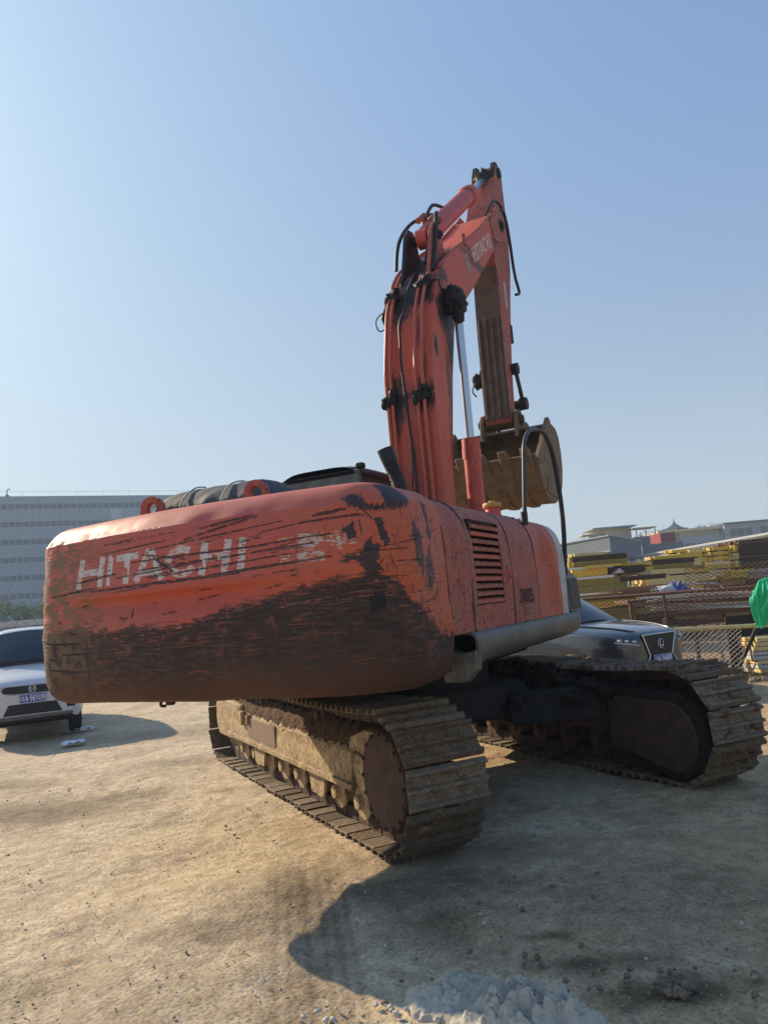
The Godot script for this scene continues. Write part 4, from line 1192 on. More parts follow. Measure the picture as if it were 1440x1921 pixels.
	ac.cyl(V(4.86, 0, 7.5), V(4.5, 0, 5.9), 0.1)
	ac.cyl(V(4.5, 0, 5.9), V(4.24, 0, 4.78), 0.05)
	part("bucket_cylinder", ac, M.red_cyl, armp)
	var cl := MB.new()
	cl.box(V(4.23, 0.19, 5.75), Vector3(0.05, 0.3, 0.08), 0.01)
	cl.lump(V(3.82, -0.29, 4.98), Vector3(0.09, 0.12, 0.1), nz, 0.5, 8)
	cl.tube(path3([[3.8, -0.36, 4.92], [3.78, -0.38, 4.82], [3.8, -0.33, 4.74]]), 0.012, 5)
	part("link_boss", cl, M.oily, armp)
	for s in [-1, 1]:
		var lk := MB.new()
		lk.bar(V(4.03, s * 0.25, 5.12), V(4.3, s * 0.25, 4.62), 0.09, 0.05, Vector3.RIGHT, 0.015)
		lk.cyl(V(4.03, s * 0.2, 5.12), V(4.03, s * 0.3, 5.12), 0.09)
		lk.cyl(V(4.3, s * 0.2, 4.62), V(4.3, s * 0.31, 4.62), 0.1)
		part("bucket_link", lk, M.oily, armp)
	pin(armp, 3.84, 4.28, 0.32, 0.1, M.frame_brown)
	pin(armp, 4.3, 4.62, 0.25, 0.07, M.oily)
	for s in [-1, 1]:
		var pl := MB.new()
		pl.bar(V(4.3, s * 0.17, 4.62), V(4.22, s * 0.17, 4.16), 0.09, 0.05, Vector3.RIGHT, 0.01)
		part("push_link", pl, M.oily, armp)
	bucket(root)

const SIDEB := Basis(Vector3(0, 0, -1), Vector3(0, 1, 0), Vector3(1, 0, 0))

func bucket(root: Node3D) -> void:
	var hw := 0.73
	var shell := [[2.86, 3.46], [2.93, 3.3], [3.03, 3.12], [3.18, 2.99], [3.4, 2.92], [3.66, 2.93], [3.92, 3.03], [4.14, 3.22], [4.27, 3.48], [4.3, 3.75], [4.24, 3.98], [4.1, 4.1], [3.86, 4.13], [3.72, 4.12]]
	var mb := MB.new()
	var outer := PackedVector2Array(); var inner := PackedVector2Array()
	for i in shell.size():
		var p := Vector2(shell[i][0], shell[i][1])
		var a := Vector2(shell[maxi(i - 1, 0)][0], shell[maxi(i - 1, 0)][1]); var b := Vector2(shell[mini(i + 1, shell.size() - 1)][0], shell[mini(i + 1, shell.size() - 1)][1])
		var d := (b - a).normalized()
		outer.push_back(p); inner.push_back(p + Vector2(-d.y, d.x) * 0.03)
	var ro := []; var ri := []
	var nz := noise(3.0, 95, 3)
	for i in shell.size():
		var lo := PackedVector3Array(); var li := PackedVector3Array()
		for j in 9:
			var r := lerpf(-hw, hw, j / 8.0)
			var w := nz.get_noise_2d(outer[i].x * 3.0, r) * 0.012
			lo.push_back(V(outer[i].x + w, r, outer[i].y + w)); li.push_back(V(inner[i].x + w, r, inner[i].y + w))
		ro.append(lo); ri.append(li)
	mb.grid(ro, true); mb.grid(ri, false)
	for e in [0, shell.size() - 1]:
		mb.quad(ro[e][0], ro[e][8], ri[e][8], ri[e][0])
	var bk := part("bucket", mb, M.bucket, root)
	for s in [-1, 1]:
		var sp := MB.new()
		sp.prism(outer, s * hw - 0.018, s * hw + 0.018, X(SIDE), 0.004)
		var sd := part("side_plate", sp, M.bucket, bk)
		var edge := MB.new()
		edge.prism(pv([[2.84, 3.48], [2.98, 3.42], [3.3, 3.72], [3.62, 4.02], [3.8, 4.14], [3.68, 4.2], [3.54, 4.08], [3.2, 3.76]]), s * hw - 0.032, s * hw + 0.032, X(SIDE), 0.008)
		part("cutting_edge", edge, M.bucket, sd)
		var gus := MB.new()
		gus.prism(pv([[3.2, 3.05], [3.7, 3.0], [4.05, 3.2], [4.15, 3.5], [4.0, 3.52], [3.7, 3.25], [3.3, 3.3]]), s * (hw + 0.02) - 0.012, s * (hw + 0.02) + 0.012, X(SIDE), 0.004)
		part("wear_plate", gus, M.bucket, sd)
	for s in [-1, 1]:
		var ear := MB.new()
		ear.prism(pv([[3.66, 4.0], [3.7, 4.3], [3.76, 4.4], [3.86, 4.44], [3.95, 4.38], [4.02, 4.28], [4.2, 4.3], [4.3, 4.28], [4.36, 4.16], [4.28, 3.96]]), s * 0.27 - 0.03, s * 0.27 + 0.03, X(SIDE), 0.01)
		part("bucket_ear", ear, M.bucket, bk)
	var lip := MB.new()
	lip.prism(pv([[2.80, 3.52], [2.86, 3.40], [3.0, 3.2], [3.03, 3.24], [2.90, 3.46], [2.84, 3.54]]), -hw, hw, X(SIDE), 0.005)
	part("lip_plate", lip, M.bucket, bk)
	var tooth := MB.new()
	tooth.prism(pv([[2.95, 3.36], [2.90, 3.30], [2.80, 3.40], [2.72, 3.50], [2.655, 3.59], [2.67, 3.615], [2.78, 3.58], [2.88, 3.52], [2.92, 3.46]]), -0.062, 0.062, X(SIDE), 0.015)
	var tm := tooth.mesh()
	for i in 5:
		part("tooth", tm, M.bucket, bk, X(Basis(), Vector3(-0.62 + i * 0.31, 0, 0)))
	var ws := MB.new()
	for r in [-0.45, -0.15, 0.15, 0.45]:
		for k in range(2, 8):
			ws.bar(V(shell[k][0], r, shell[k][1] - 0.012), V(shell[k + 1][0], r, shell[k + 1][1] - 0.012), 0.09, 0.035)
	part("floor_strip", ws, M.bucket, bk)


# ------------------------------------------------------------------ cab
func cab(root: Node3D) -> void:
	var f0 := -0.10; var f1 := 1.62; var r0 := -1.42; var r1 := -0.44; var zt := 3.25
	var body := MB.new()
	body.prism(pv([[f0, 1.4], [f1 + 0.08, 1.4], [f1 + 0.08, 1.95], [f0, 2.35]]), r0, r1, X(SIDE), 0.02)
	var cb := part("cab", body, M.red, root)
	var roof := MB.new()
	var rows := []
	for i in 9:
		var t := i / 8.0
		var line := PackedVector3Array()
		for j in 13:
			var u := j / 12.0
			var e := maxf(absf(u * 2.0 - 1.0), absf(t * 2.0 - 1.0))
			var z := zt - 0.10 * pow(absf(u * 2.0 - 1.0), 5.0) - 0.05 * pow(absf(t * 2.0 - 1.0), 4.0)
			line.push_back(V(lerpf(f0 - 0.02, f1 - 0.1, t), lerpf(r0, r1, u), z))
		rows.append(line)
	roof.grid(rows, false)
	roof.box(V((f0 + f1) * 0.5 - 0.05, (r0 + r1) * 0.5, zt - 0.13), Vector3(r1 - r0 + 0.01, 0.07, f1 - f0 - 0.08), 0.03)
	part("cab_roof", roof, M.dark, cb)
	var posts := MB.new()
	for p in [[f0, r0], [f0, r1], [0.75, r1], [0.75, r0]]:
		posts.bar(V(p[0] + 0.03, p[1] + (0.03 if p[1] == r0 else -0.03), 2.3), V(p[0] + 0.03, p[1] + (0.03 if p[1] == r0 else -0.03), zt - 0.1), 0.07, 0.07, Vector3.RIGHT, 0.015)
	for r in [r0 + 0.03, r1 - 0.03]:
		posts.bar(V(f1 + 0.04, r, 1.95), V(f1 - 0.2, r, zt - 0.1), 0.07, 0.07, Vector3.RIGHT, 0.015)
		posts.bar(V(f0, r, 2.36), V(0.8, r, 2.36), 0.06, 0.08, Vector3.UP, 0.01)
	posts.bar(V(f0 + 0.03, r0, zt - 0.2), V(f0 + 0.03, r1, zt - 0.2), 0.06, 0.12, Vector3.UP, 0.015)
	posts.bar(V(f0 + 0.03, r0, 2.5), V(f0 + 0.03, r1, 2.5), 0.06, 0.10, Vector3.UP, 0.015)
	part("window_frame", posts, M.skirt, cb)
	var g := MB.new()
	g.box(V(f0 + 0.02, (r0 + r1) * 0.5, 2.8), Vector3(r1 - r0 - 0.1, 0.56, 0.006))
	part("rear_window", g, M.glass, cb)
	var sg := MB.new()
	sg.box(V(0.34, r1 - 0.02, 2.72), Vector3(0.006, 0.6, 0.75)); sg.box(V(1.1, r1 - 0.02, 2.6), Vector3(0.006, 0.85, 0.62))
	part("side_window", sg, M.glass, cb)
	var seat := MB.new()
	seat.box(V(0.5, -0.93, 2.4), Vector3(0.5, 0.7, 0.14), 0.05); seat.box(V(0.75, -0.93, 2.1), Vector3(0.5, 0.14, 0.5), 0.05)
	part("seat", seat, M.black, cb)
	var frnt := MB.new()
	frnt.box(V(f1 - 0.06, -0.93, 2.55), Vector3(0.9, 1.0, 0.006), 0.0)
	part("windscreen", frnt, M.glass, cb)
	var lamp := MB.new()
	lamp.box(V(0.02, -0.47, 3.20), Vector3(0.09, 0.06, 0.09), 0.012)
	part("work_lamp", lamp, M.black, cb)
	var plate := MB.new()
	plate.prism(pv([[0.9, 3.05], [0.9, 3.4], [1.02, 3.36], [1.3, 3.18], [1.3, 3.05]]), -0.42, -0.39, X(SIDE), 0.004)
	part("visor_bracket", plate, M.red, cb)


# ------------------------------------------------------------------ crawler tracks
const TR := 0.372   # pitch line of the chain; the shoes stand 0.1 m outside it, so they spread at the ends
const LINK := 0.08
const TF := 2.33
const TB := -2.08

func track_at(s: float) -> Array:   # [a, z, tangent, outward normal] at distance s along the chain's outside
	var l := TF - TB
	var arc := PI * TR
	s = fposmod(s, 2.0 * l + 2.0 * arc)
	var zc := TR + 0.118
	if s < l:
		return [TF - s, 0.118 - LINK, Vector2(-1, 0), Vector2(0, -1)]
	s -= l
	if s < arc:
		var th := s / TR
		return [TB - (TR + LINK) * sin(th), zc - (TR + LINK) * cos(th), Vector2(-cos(th), sin(th)), Vector2(-sin(th), -cos(th))]
	s -= arc
	if s < l:
		var t := s / l
		var sag := -0.035 * sin(PI * t) - 0.012 * sin(PI * t * 3.0)
		var sl := -0.035 * PI / l * cos(PI * t)
		return [TB + s, zc + TR + LINK + sag, Vector2(1, sl).normalized(), Vector2(-sl, 1).normalized()]
	s -= l
	var th := s / TR
	return [TF + (TR + LINK) * sin(th), zc + (TR + LINK) * cos(th), Vector2(cos(th), -sin(th)), Vector2(sin(th), cos(th))]

func track(under: Transform3D, root: Node3D, side: int) -> void:
	var tr := Node3D.new()
	tr.name = "crawler_track"
	tr.transform = under
	root.add_child(tr, true)
	var g := side * 1.345
	var sh := MB.new()
	sh.prism(pv([[-0.130, 0.004], [0.100, 0.0], [0.126, -0.004], [0.130, 0.006], [0.114, 0.044], [0.094, 0.046], [0.082, 0.012], [0.018, 0.011], [0.010, 0.042], [-0.012, 0.042], [-0.020, 0.011], [-0.084, 0.012], [-0.094, 0.046], [-0.114, 0.044], [-0.130, 0.016]]), -0.297, 0.297, Transform3D(), 0.004)
	for q in [[-0.04, 0.09], [-0.04, -0.09], [0.045, 0.09], [0.045, -0.09]]:
		sh.box(Vector3(q[0], 0.018, q[1]), Vector3(0.03, 0.022, 0.03), 0.008)
	var sm := sh.mesh()
	var per := 2.0 * (TF - TB) + TAU * TR
	var n := 52
	var mats := [M.shoe, M.shoe2, M.shoe3, M.shoe, M.shoe2]
	for i in n:
		var q := track_at((i + 0.35) * per / n)
		var tx: Vector2 = q[2]; var ty: Vector2 = q[3]
		var bx := V(tx.x, 0, tx.y); var by := V(ty.x, 0, ty.y)
		var jit := rng.randf_range(-0.012, 0.012)
		part("track_shoe", sm, mats[rng.randi() % 5], tr, X(Basis(bx, by, bx.cross(by)).rotated(bx.cross(by), rng.randf_range(-0.045, 0.045)).rotated(by, rng.randf_range(-0.012, 0.012)), V(q[0], g + jit, q[1])))
	# links of the chain, one part, and the wheels it runs on
	var link := MB.new()
	for i in n:
		var q := track_at((i + 0.35) * per / n)
		var tx: Vector2 = q[2]; var ty: Vector2 = q[3]
		var b := Basis(V(tx.x, 0, tx.y), V(ty.x, 0, ty.y), V(tx.x, 0, tx.y).cross(V(ty.x, 0, ty.y)))
		for r in [-0.085, 0.085]:
			link.box(Vector3(0.0, -0.05, r), Vector3(0.19, 0.09, 0.04), 0.0, X(b, V(q[0], g, q[1])))
		link.box(Vector3(0.1, -0.05, 0), Vector3(0.05, 0.05, 0.2), 0.0, X(b, V(q[0], g, q[1])))
	stuff(part("track_chain", link, M.frame_brown, tr))
	var roll := MB.new()
	var across := Basis(Vector3(0, 0, 1), -PI / 2)
	roll.lathe(pv([[0.0, -0.2], [0.05, -0.2], [0.06, -0.16], [0.13, -0.15], [0.13, -0.125], [0.1, -0.12], [0.1, -0.05], [0.085, 0.0], [0.1, 0.05], [0.1, 0.12], [0.13, 0.125], [0.13, 0.15], [0.06, 0.16], [0.05, 0.2], [0.0, 0.2]]), X(across), 16)
	var rm := roll.mesh()
	for i in 8:
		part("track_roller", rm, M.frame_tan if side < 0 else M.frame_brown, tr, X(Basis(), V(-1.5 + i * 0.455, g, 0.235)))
	for a in [-0.7, 0.9]:
		part("carrier_roller", rm, M.frame_brown, tr, X(Basis().scaled(Vector3(0.9, 0.7, 0.7)), V(a, g, 0.80)))
	var idl := MB.new()
	idl.lathe(pv([[0.0, -0.14], [0.12, -0.14], [0.14, -0.08], [0.33, -0.07], [0.345, -0.1], [0.39, -0.1], [0.395, -0.045], [0.42, -0.04], [0.42, 0.04], [0.395, 0.045], [0.39, 0.1], [0.345, 0.1], [0.33, 0.07], [0.14, 0.08], [0.12, 0.14], [0.0, 0.14]]), X(across, V(TF, g, TR + 0.118)), 30)
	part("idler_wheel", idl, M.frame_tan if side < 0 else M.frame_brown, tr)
	var spk := MB.new()
	var teeth := PackedVector2Array()
	for i in 42:
		var a := TAU * i / 42.0
		teeth.push_back(Vector2(cos(a), sin(a)) * (0.41 if i % 2 == 0 else 0.35) + Vector2(TB, TR + 0.118))
	spk.prism(teeth, g - 0.035, g + 0.035, X(SIDE), 0.008)
	part("sprocket", spk, M.frame_brown, tr)
	# round final-drive cover on the outer side, bolted round its rim
	var fd := MB.new()
	var o := side
	fd.lathe(pv([[0.0, 0.0], [0.34, 0.0], [0.345, 0.06], [0.335, 0.10], [0.325, 0.115], [0.30, 0.12], [0.20, 0.125], [0.0, 0.128]]), X(Basis(Vector3(0, 0, 1), -PI / 2 * o), V(TB, g + o * 0.12, TR + 0.118)), 36)
	var fdp := part("final_drive_cover", fd, M.frame_brown, tr)
	var bl := MB.new()
	for i in 16:
		var a := TAU * i / 16.0
		bl.cyl(V(TB + 0.31 * cos(a), g + o * 0.23, TR + 0.118 + 0.31 * sin(a)), V(TB + 0.31 * cos(a), g + o * 0.252, TR + 0.118 + 0.31 * sin(a)), 0.014, -1, 6)
	stuff(part("cover_bolts", bl, M.frame_brown, fdp))
	# side frame
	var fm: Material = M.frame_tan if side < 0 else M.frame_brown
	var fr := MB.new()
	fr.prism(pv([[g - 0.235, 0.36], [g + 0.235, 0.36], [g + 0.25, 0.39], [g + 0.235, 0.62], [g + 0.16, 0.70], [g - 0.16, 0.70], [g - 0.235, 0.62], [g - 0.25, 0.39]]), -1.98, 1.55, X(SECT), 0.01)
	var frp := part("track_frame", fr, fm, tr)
	var rim := MB.new()
	rim.box(V(0.2, g + o * 0.262, 0.375), Vector3(0.03, 0.05, 3.6), 0.006)
	part("frame_flange", rim, fm, frp)
	var wp := MB.new()
	wp.box(V(0.72, g + o * 0.246, 0.52), Vector3(0.02, 0.2, 0.95), 0.005)
	part("repair_plate", wp, M.frame_brown if side > 0 else plain(rgb(128, 106, 90), 0.85), frp)
	var cover := MB.new()   # cranked arm that carries the sprocket
	cover.prism(pv([[-1.55, 0.36], [-1.45, 0.5], [-1.5, 0.72], [-1.78, 0.80], [-2.1, 0.80], [-1.8, 0.7], [-1.72, 0.5], [-1.8, 0.32]]), g + o * 0.10, g + o * 0.22, X(SIDE), 0.01) if o > 0 else cover.prism(pv([[-1.55, 0.36], [-1.45, 0.5], [-1.5, 0.72], [-1.78, 0.80], [-2.1, 0.80], [-1.8, 0.7], [-1.72, 0.5], [-1.8, 0.32]]), g - 0.22, g - 0.10, X(SIDE), 0.01)
	part("sprocket_arm", cover, fm, frp)
	var yoke := MB.new()
	yoke.prism(pv([[1.5, 0.3], [2.5, 0.3], [2.62, 0.42], [2.62, 0.66], [2.5, 0.76], [1.5, 0.72]]), minf(g + o * 0.16, g + o * 0.24), maxf(g + o * 0.16, g + o * 0.24), X(SIDE), 0.02)
	part("idler_yoke", yoke, fm, frp)
	for a in [0.9, -0.75]:
		var gu := MB.new()
		gu.prism(pv([[a - 0.2, 0.36], [a + 0.2, 0.36], [a + 0.14, 0.17], [a - 0.14, 0.17]]), minf(g + o * 0.2, g + o * 0.225), maxf(g + o * 0.2, g + o * 0.225), X(SIDE), 0.004)
		part("roller_guard", gu, fm, frp)
	var lp := MB.new()
	lp.box(V(1.36, g + o * 0.262, 0.6), Vector3(0.06, 0.14, 0.14), 0.012); lp.box(V(1.12, g + o * 0.262, 0.6), Vector3(0.05, 0.10, 0.06), 0.012)
	part("frame_lug", lp, fm, frp)
	if side > 0:   # the travel motor's guard on the inner side, a big rounded plate
		var guard := MB.new()
		var gp := PackedVector2Array()
		for i in 19:
			var a := -PI / 2 + PI * i / 18.0
			gp.push_back(Vector2(TB - 0.37 * cos(a), TR + 0.03 + 0.37 * sin(a)))
		gp.push_back(Vector2(-1.3, TR + 0.40)); gp.push_back(Vector2(-1.3, 0.2))
		guard.prism(gp, g - 0.27, g - 0.12, X(SIDE), 0.03)
		var mg := part("motor_guard", guard, M.mud_dark, tr)
		var cut := MB.new()
		var ip := MB.inset(MB.ccw(gp), 0.08)
		cut.prism(ip, g - 0.285, g - 0.26, X(SIDE), 0.012)
		part("guard_plate", cut, M.frame_brown, mg)
	# dried mud and straw heaped on the frame
	var nz := noise(2.2, 101 + side, 4); var nf := noise(9.0, 111 + side, 3)
	var md := MB.new()
	var rows := []
	for i in 90:
		var a := lerpf(-1.95, 1.75, i / 89.0)
		var line := PackedVector3Array()
		for j in 15:
			var u := j / 14.0
			var x := lerpf(-0.225, 0.225, u)
			var hump := sin(PI * u) * (0.07 + 0.05 * nz.get_noise_2d(a, 3.0)) + 0.025
			var z := 0.655 + 0.08 * smoothstep(0.0, 0.25, minf(u, 1.0 - u)) + maxf(0.0, hump) + nf.get_noise_2d(a * 2.0, x * 2.0) * 0.03 + nz.get_noise_2d(a * 3.0, x * 3.0) * 0.03
			if j == 0 or j == 14:
				z = 0.61 + nf.get_noise_2d(a * 2.0, 7.0 * u) * 0.05
			line.push_back(V(a, g + x + nf.get_noise_2d(a * 3.0, u * 9.0) * 0.02, z))
		rows.append(line)
	md.grid(rows, false)
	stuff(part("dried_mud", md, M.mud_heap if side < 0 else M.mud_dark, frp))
	var clumps := MB.new()   # lumps of mud that cling to the shoes
	var r3 := RandomNumberGenerator.new(); r3.seed = 40 + side
	for i in (60 if side > 0 else 36):
		var q := track_at(r3.randf_range(4.3, 6.9))
		var ty: Vector2 = q[3]
		var c := V(q[0] + ty.x * 0.02, g + r3.randf_range(-0.27, 0.27), q[1] + ty.y * 0.02)
		var sz := r3.randf_range(0.015, 0.05) * (1.3 if side > 0 else 0.8)
		clumps.lump(c, Vector3(sz * 1.5, sz * 0.8, sz), nf, 0.8, 6)
	stuff(part("clinging_mud", clumps, M.mud, tr))
	if side < 0:
		var st := MB.new()
		var r2 := RandomNumberGenerator.new(); r2.seed = 3
		for i in 1500:
			var a := r2.randf_range(-1.9, 1.7); var x := r2.randf_range(-0.28, 0.2)
			var p := V(a, g + x, 0.66 + 0.08 * (1.0 - absf(x) / 0.3) + r2.randf_range(-0.05, 0.05))
			var d := Vector3(r2.randf_range(-1, 0.4), r2.randf_range(-1.2, 0.6), r2.randf_range(-1, 1)).normalized() * r2.randf_range(0.03, 0.11)
			var w := d.cross(Vector3(r2.randf(), r2.randf(), r2.randf())).normalized() * 0.003
			st.tri(p - w, p + w, p + d); st.tri(p - w, p + d, p + w)
		stuff(part("straw", st, plain(rgb(150, 124, 82), 0.9), frp))

func undercarriage(root: Node3D, rootxf: Transform3D) -> void:
	var under := rootxf.affine_inverse() * yaw(Vector3(0.33, 0, -7.95), 0.461)
	track(under, root, -1)
	track(under, root, 1)
	var xf := MB.new()
	xf.prism(pv([[-0.62, -0.75], [0.62, -0.75], [0.62, 0.75], [-0.62, 0.75]]), 0.52, 0.86, X(PLAN), 0.04)
	for s in [-1, 1]:
		for t in [-1, 1]:
			xf.prism(pv([[s * 0.4, t * 0.2], [s * 0.4, t * 0.8], [s * 1.1, t * 1.25], [s * 1.1, t * 0.7]]), 0.45, 0.76, X(PLAN), 0.03)
	part("cross_frame", xf, M.dark, root, under)
	var nz := noise(9.0, 131, 5)
	var md := MB.new()
	var r2 := RandomNumberGenerator.new(); r2.seed = 17
	for o in [[0.2, 0.85, 0.82, 0.5], [-0.5, 0.95, 0.80, 0.4], [0.8, 0.9, 0.78, 0.4], [-0.9, -0.7, 0.5, 0.3], [-0.8, 0.55, 0.68, 0.28], [-0.95, 0.9, 0.70, 0.3], [1.3, 0.95, 0.76, 0.3], [-1.2, 1.1, 0.76, 0.22]]:
		for i in 4:
			var q: float = o[3] * r2.randf_range(0.35, 0.6)
			md.lump(V(o[0] + r2.randfn() * 0.16, o[1] + r2.randfn() * 0.1, o[2] + r2.randfn() * 0.03), Vector3(q, q * 0.5, q * 1.2), nz, 0.9, 18)
	stuff(part("caked_soil", md, M.mud_dark, root, under))

func excavator() -> void:
	var xf := yaw(Vector3(0.2, 0, -7.94), -0.455)
	var root := thing("crawler_excavator", "large worn orange crawler excavator with mud-caked tracks and raised boom", "excavator", xf)
	counterweight(root)
	upper_body(root)
	cab(root)
	boom_and_arm(root)
	undercarriage(root, xf)
	# black cover strapped over the engine air box: a thing laid on the hood
	var mb := MB.new()
	var nz := noise(2.4, 141, 3); var nf := noise(8.0, 142, 2)
	var rows := []
	for i in 49:
		var t := i / 48.0
		var r := lerpf(-1.2, 0.34, t)
		var line := PackedVector3Array()
		var end := smoothstep(-0.02, 0.07, t) * (1.0 - smoothstep(0.62, 1.0, t) * 0.95)
		for j in 25:
			var u := j / 24.0
			var a := PI * u
			var hgt := (0.345 + 0.02 * nz.get_noise_2d(t * 0.8, 1.0)) * end
			for s in [0.25, 0.52]:
				hgt += 0.003 * exp(-pow((t - s) / 0.022, 4.0))
			var f := lerpf(-2.5, -1.7, u) + nz.get_noise_2d(t * 1.0, u * 1.0) * 0.02
			var pr := pow(sin(a), 0.4)
			line.push_back(V(f, r + (1.0 - pr) * 0.02, 2.43 + hgt * pr + nf.get_noise_2d(t * 0.7, u * 0.6) * 0.008))
		rows.append(line)
	mb.grid(rows, true)
	var tp := part(numbered("tarpaulin"), mb, M.tarp, self, xf)
	tag(tp, "black cover strapped down behind the cab on the orange machine", "tarpaulin")
	for s in [0.06, 0.23, 0.50]:
		var sb := MB.new()
		var p := []
		for j in range(1, 13):
			var u := j / 24.0
			var k: int = int(s * 48)
			var q: Vector3 = rows[k][j * 1]
			p.push_back([-q.z - 0.012, q.x, q.y + 0.012])
		sb.tube(path3(p), 0.007, 6)
		part("strap", sb, M.strap, tp)
	# odds and ends behind the cab
	var od := MB.new()
	for o in [[-0.9, -0.35, 2.46], [-0.8, -0.2, 2.5], [-1.0, -0.55, 2.5]]:
		od.tube(path3([[o[0], o[1], o[2] - 0.1], [o[0], o[1], o[2] + 0.12], [o[0] + 0.1, o[1] + 0.1, o[2] + 0.2], [o[0] + 0.2, o[1] + 0.25, o[2] + 0.1], [o[0] + 0.2, o[1] + 0.3, o[2] - 0.1]]), 0.02, 7)
	od.lump(V(-0.8, -0.62, 2.52), Vector3(0.1, 0.14, 0.12), nf, 0.5, 7)
	part("hose_cluster", od, M.rubber, root)

# ------------------------------------------------------------------ far buildings and trees
func wallbox(parent: Node3D, called: String, x0: float, x1: float, y0: float, y1: float, z0: float, z1: float, m: Material) -> MeshInstance3D:
	var mb := MB.new()
	mb.box(Vector3((x0 + x1) * 0.5, (y0 + y1) * 0.5, (z0 + z1) * 0.5), Vector3(absf(x1 - x0), absf(y1 - y0), absf(z1 - z0)))
	return part(called, mb, m, parent)

func tree(called: String, label: String, at: Vector3, h: float, w: float, sd: int, col: Color, group := "") -> void:
	var o := thing(called, label, "tree", Transform3D(Basis(), at), group)
	var r := RandomNumberGenerator.new(); r.seed = sd
	var tk := MB.new()
	tk.tube(PackedVector3Array([Vector3(0, -0.3, 0), Vector3(0.04 * h, h * 0.3, 0), Vector3(0.02 * h, h * 0.7, 0)]), 0.1, 7, true, PackedFloat32Array([h * 0.035, h * 0.025, h * 0.01]))
	for i in 4:
		var a := r.randf() * TAU
		tk.tube(PackedVector3Array([Vector3(0.03 * h, h * (0.25 + 0.08 * i), 0), Vector3(cos(a) * w * 0.35, h * (0.5 + 0.08 * i), sin(a) * w * 0.35)]), h * 0.012, 5)
	part("trunk", tk, M.bark, o)
	var cr := MB.new()
	var cl := []
	for i in 16:
		var a := r.randf() * TAU; var q := sqrt(r.randf()) * 0.42
		cl.push_back([Vector3(cos(a) * w * q, h * r.randf_range(0.42, 0.88), sin(a) * w * q), w * r.randf_range(0.12, 0.24)])
	for i in 2400:
		var c: Array = cl[r.randi() % cl.size()]
		var d: Vector3 = Vector3(r.randfn(), r.randfn() * 0.8, r.randfn()).normalized() * c[1] * pow(r.randf(), 0.4)
		var p: Vector3 = c[0] + d
		var u := Vector3(r.randfn(), r.randfn(), r.randfn()).normalized() * h * 0.02
		var v := u.cross(Vector3(r.randfn(), r.randfn(), r.randfn()).normalized())
		cr.tri(p - u, p + v, p + u)
	var lm := plain(col, 0.8)
	lm.backlight_enabled = true; lm.backlight = Color(0.25, 0.3, 0.1)
	part("crown", cr, lm, o)

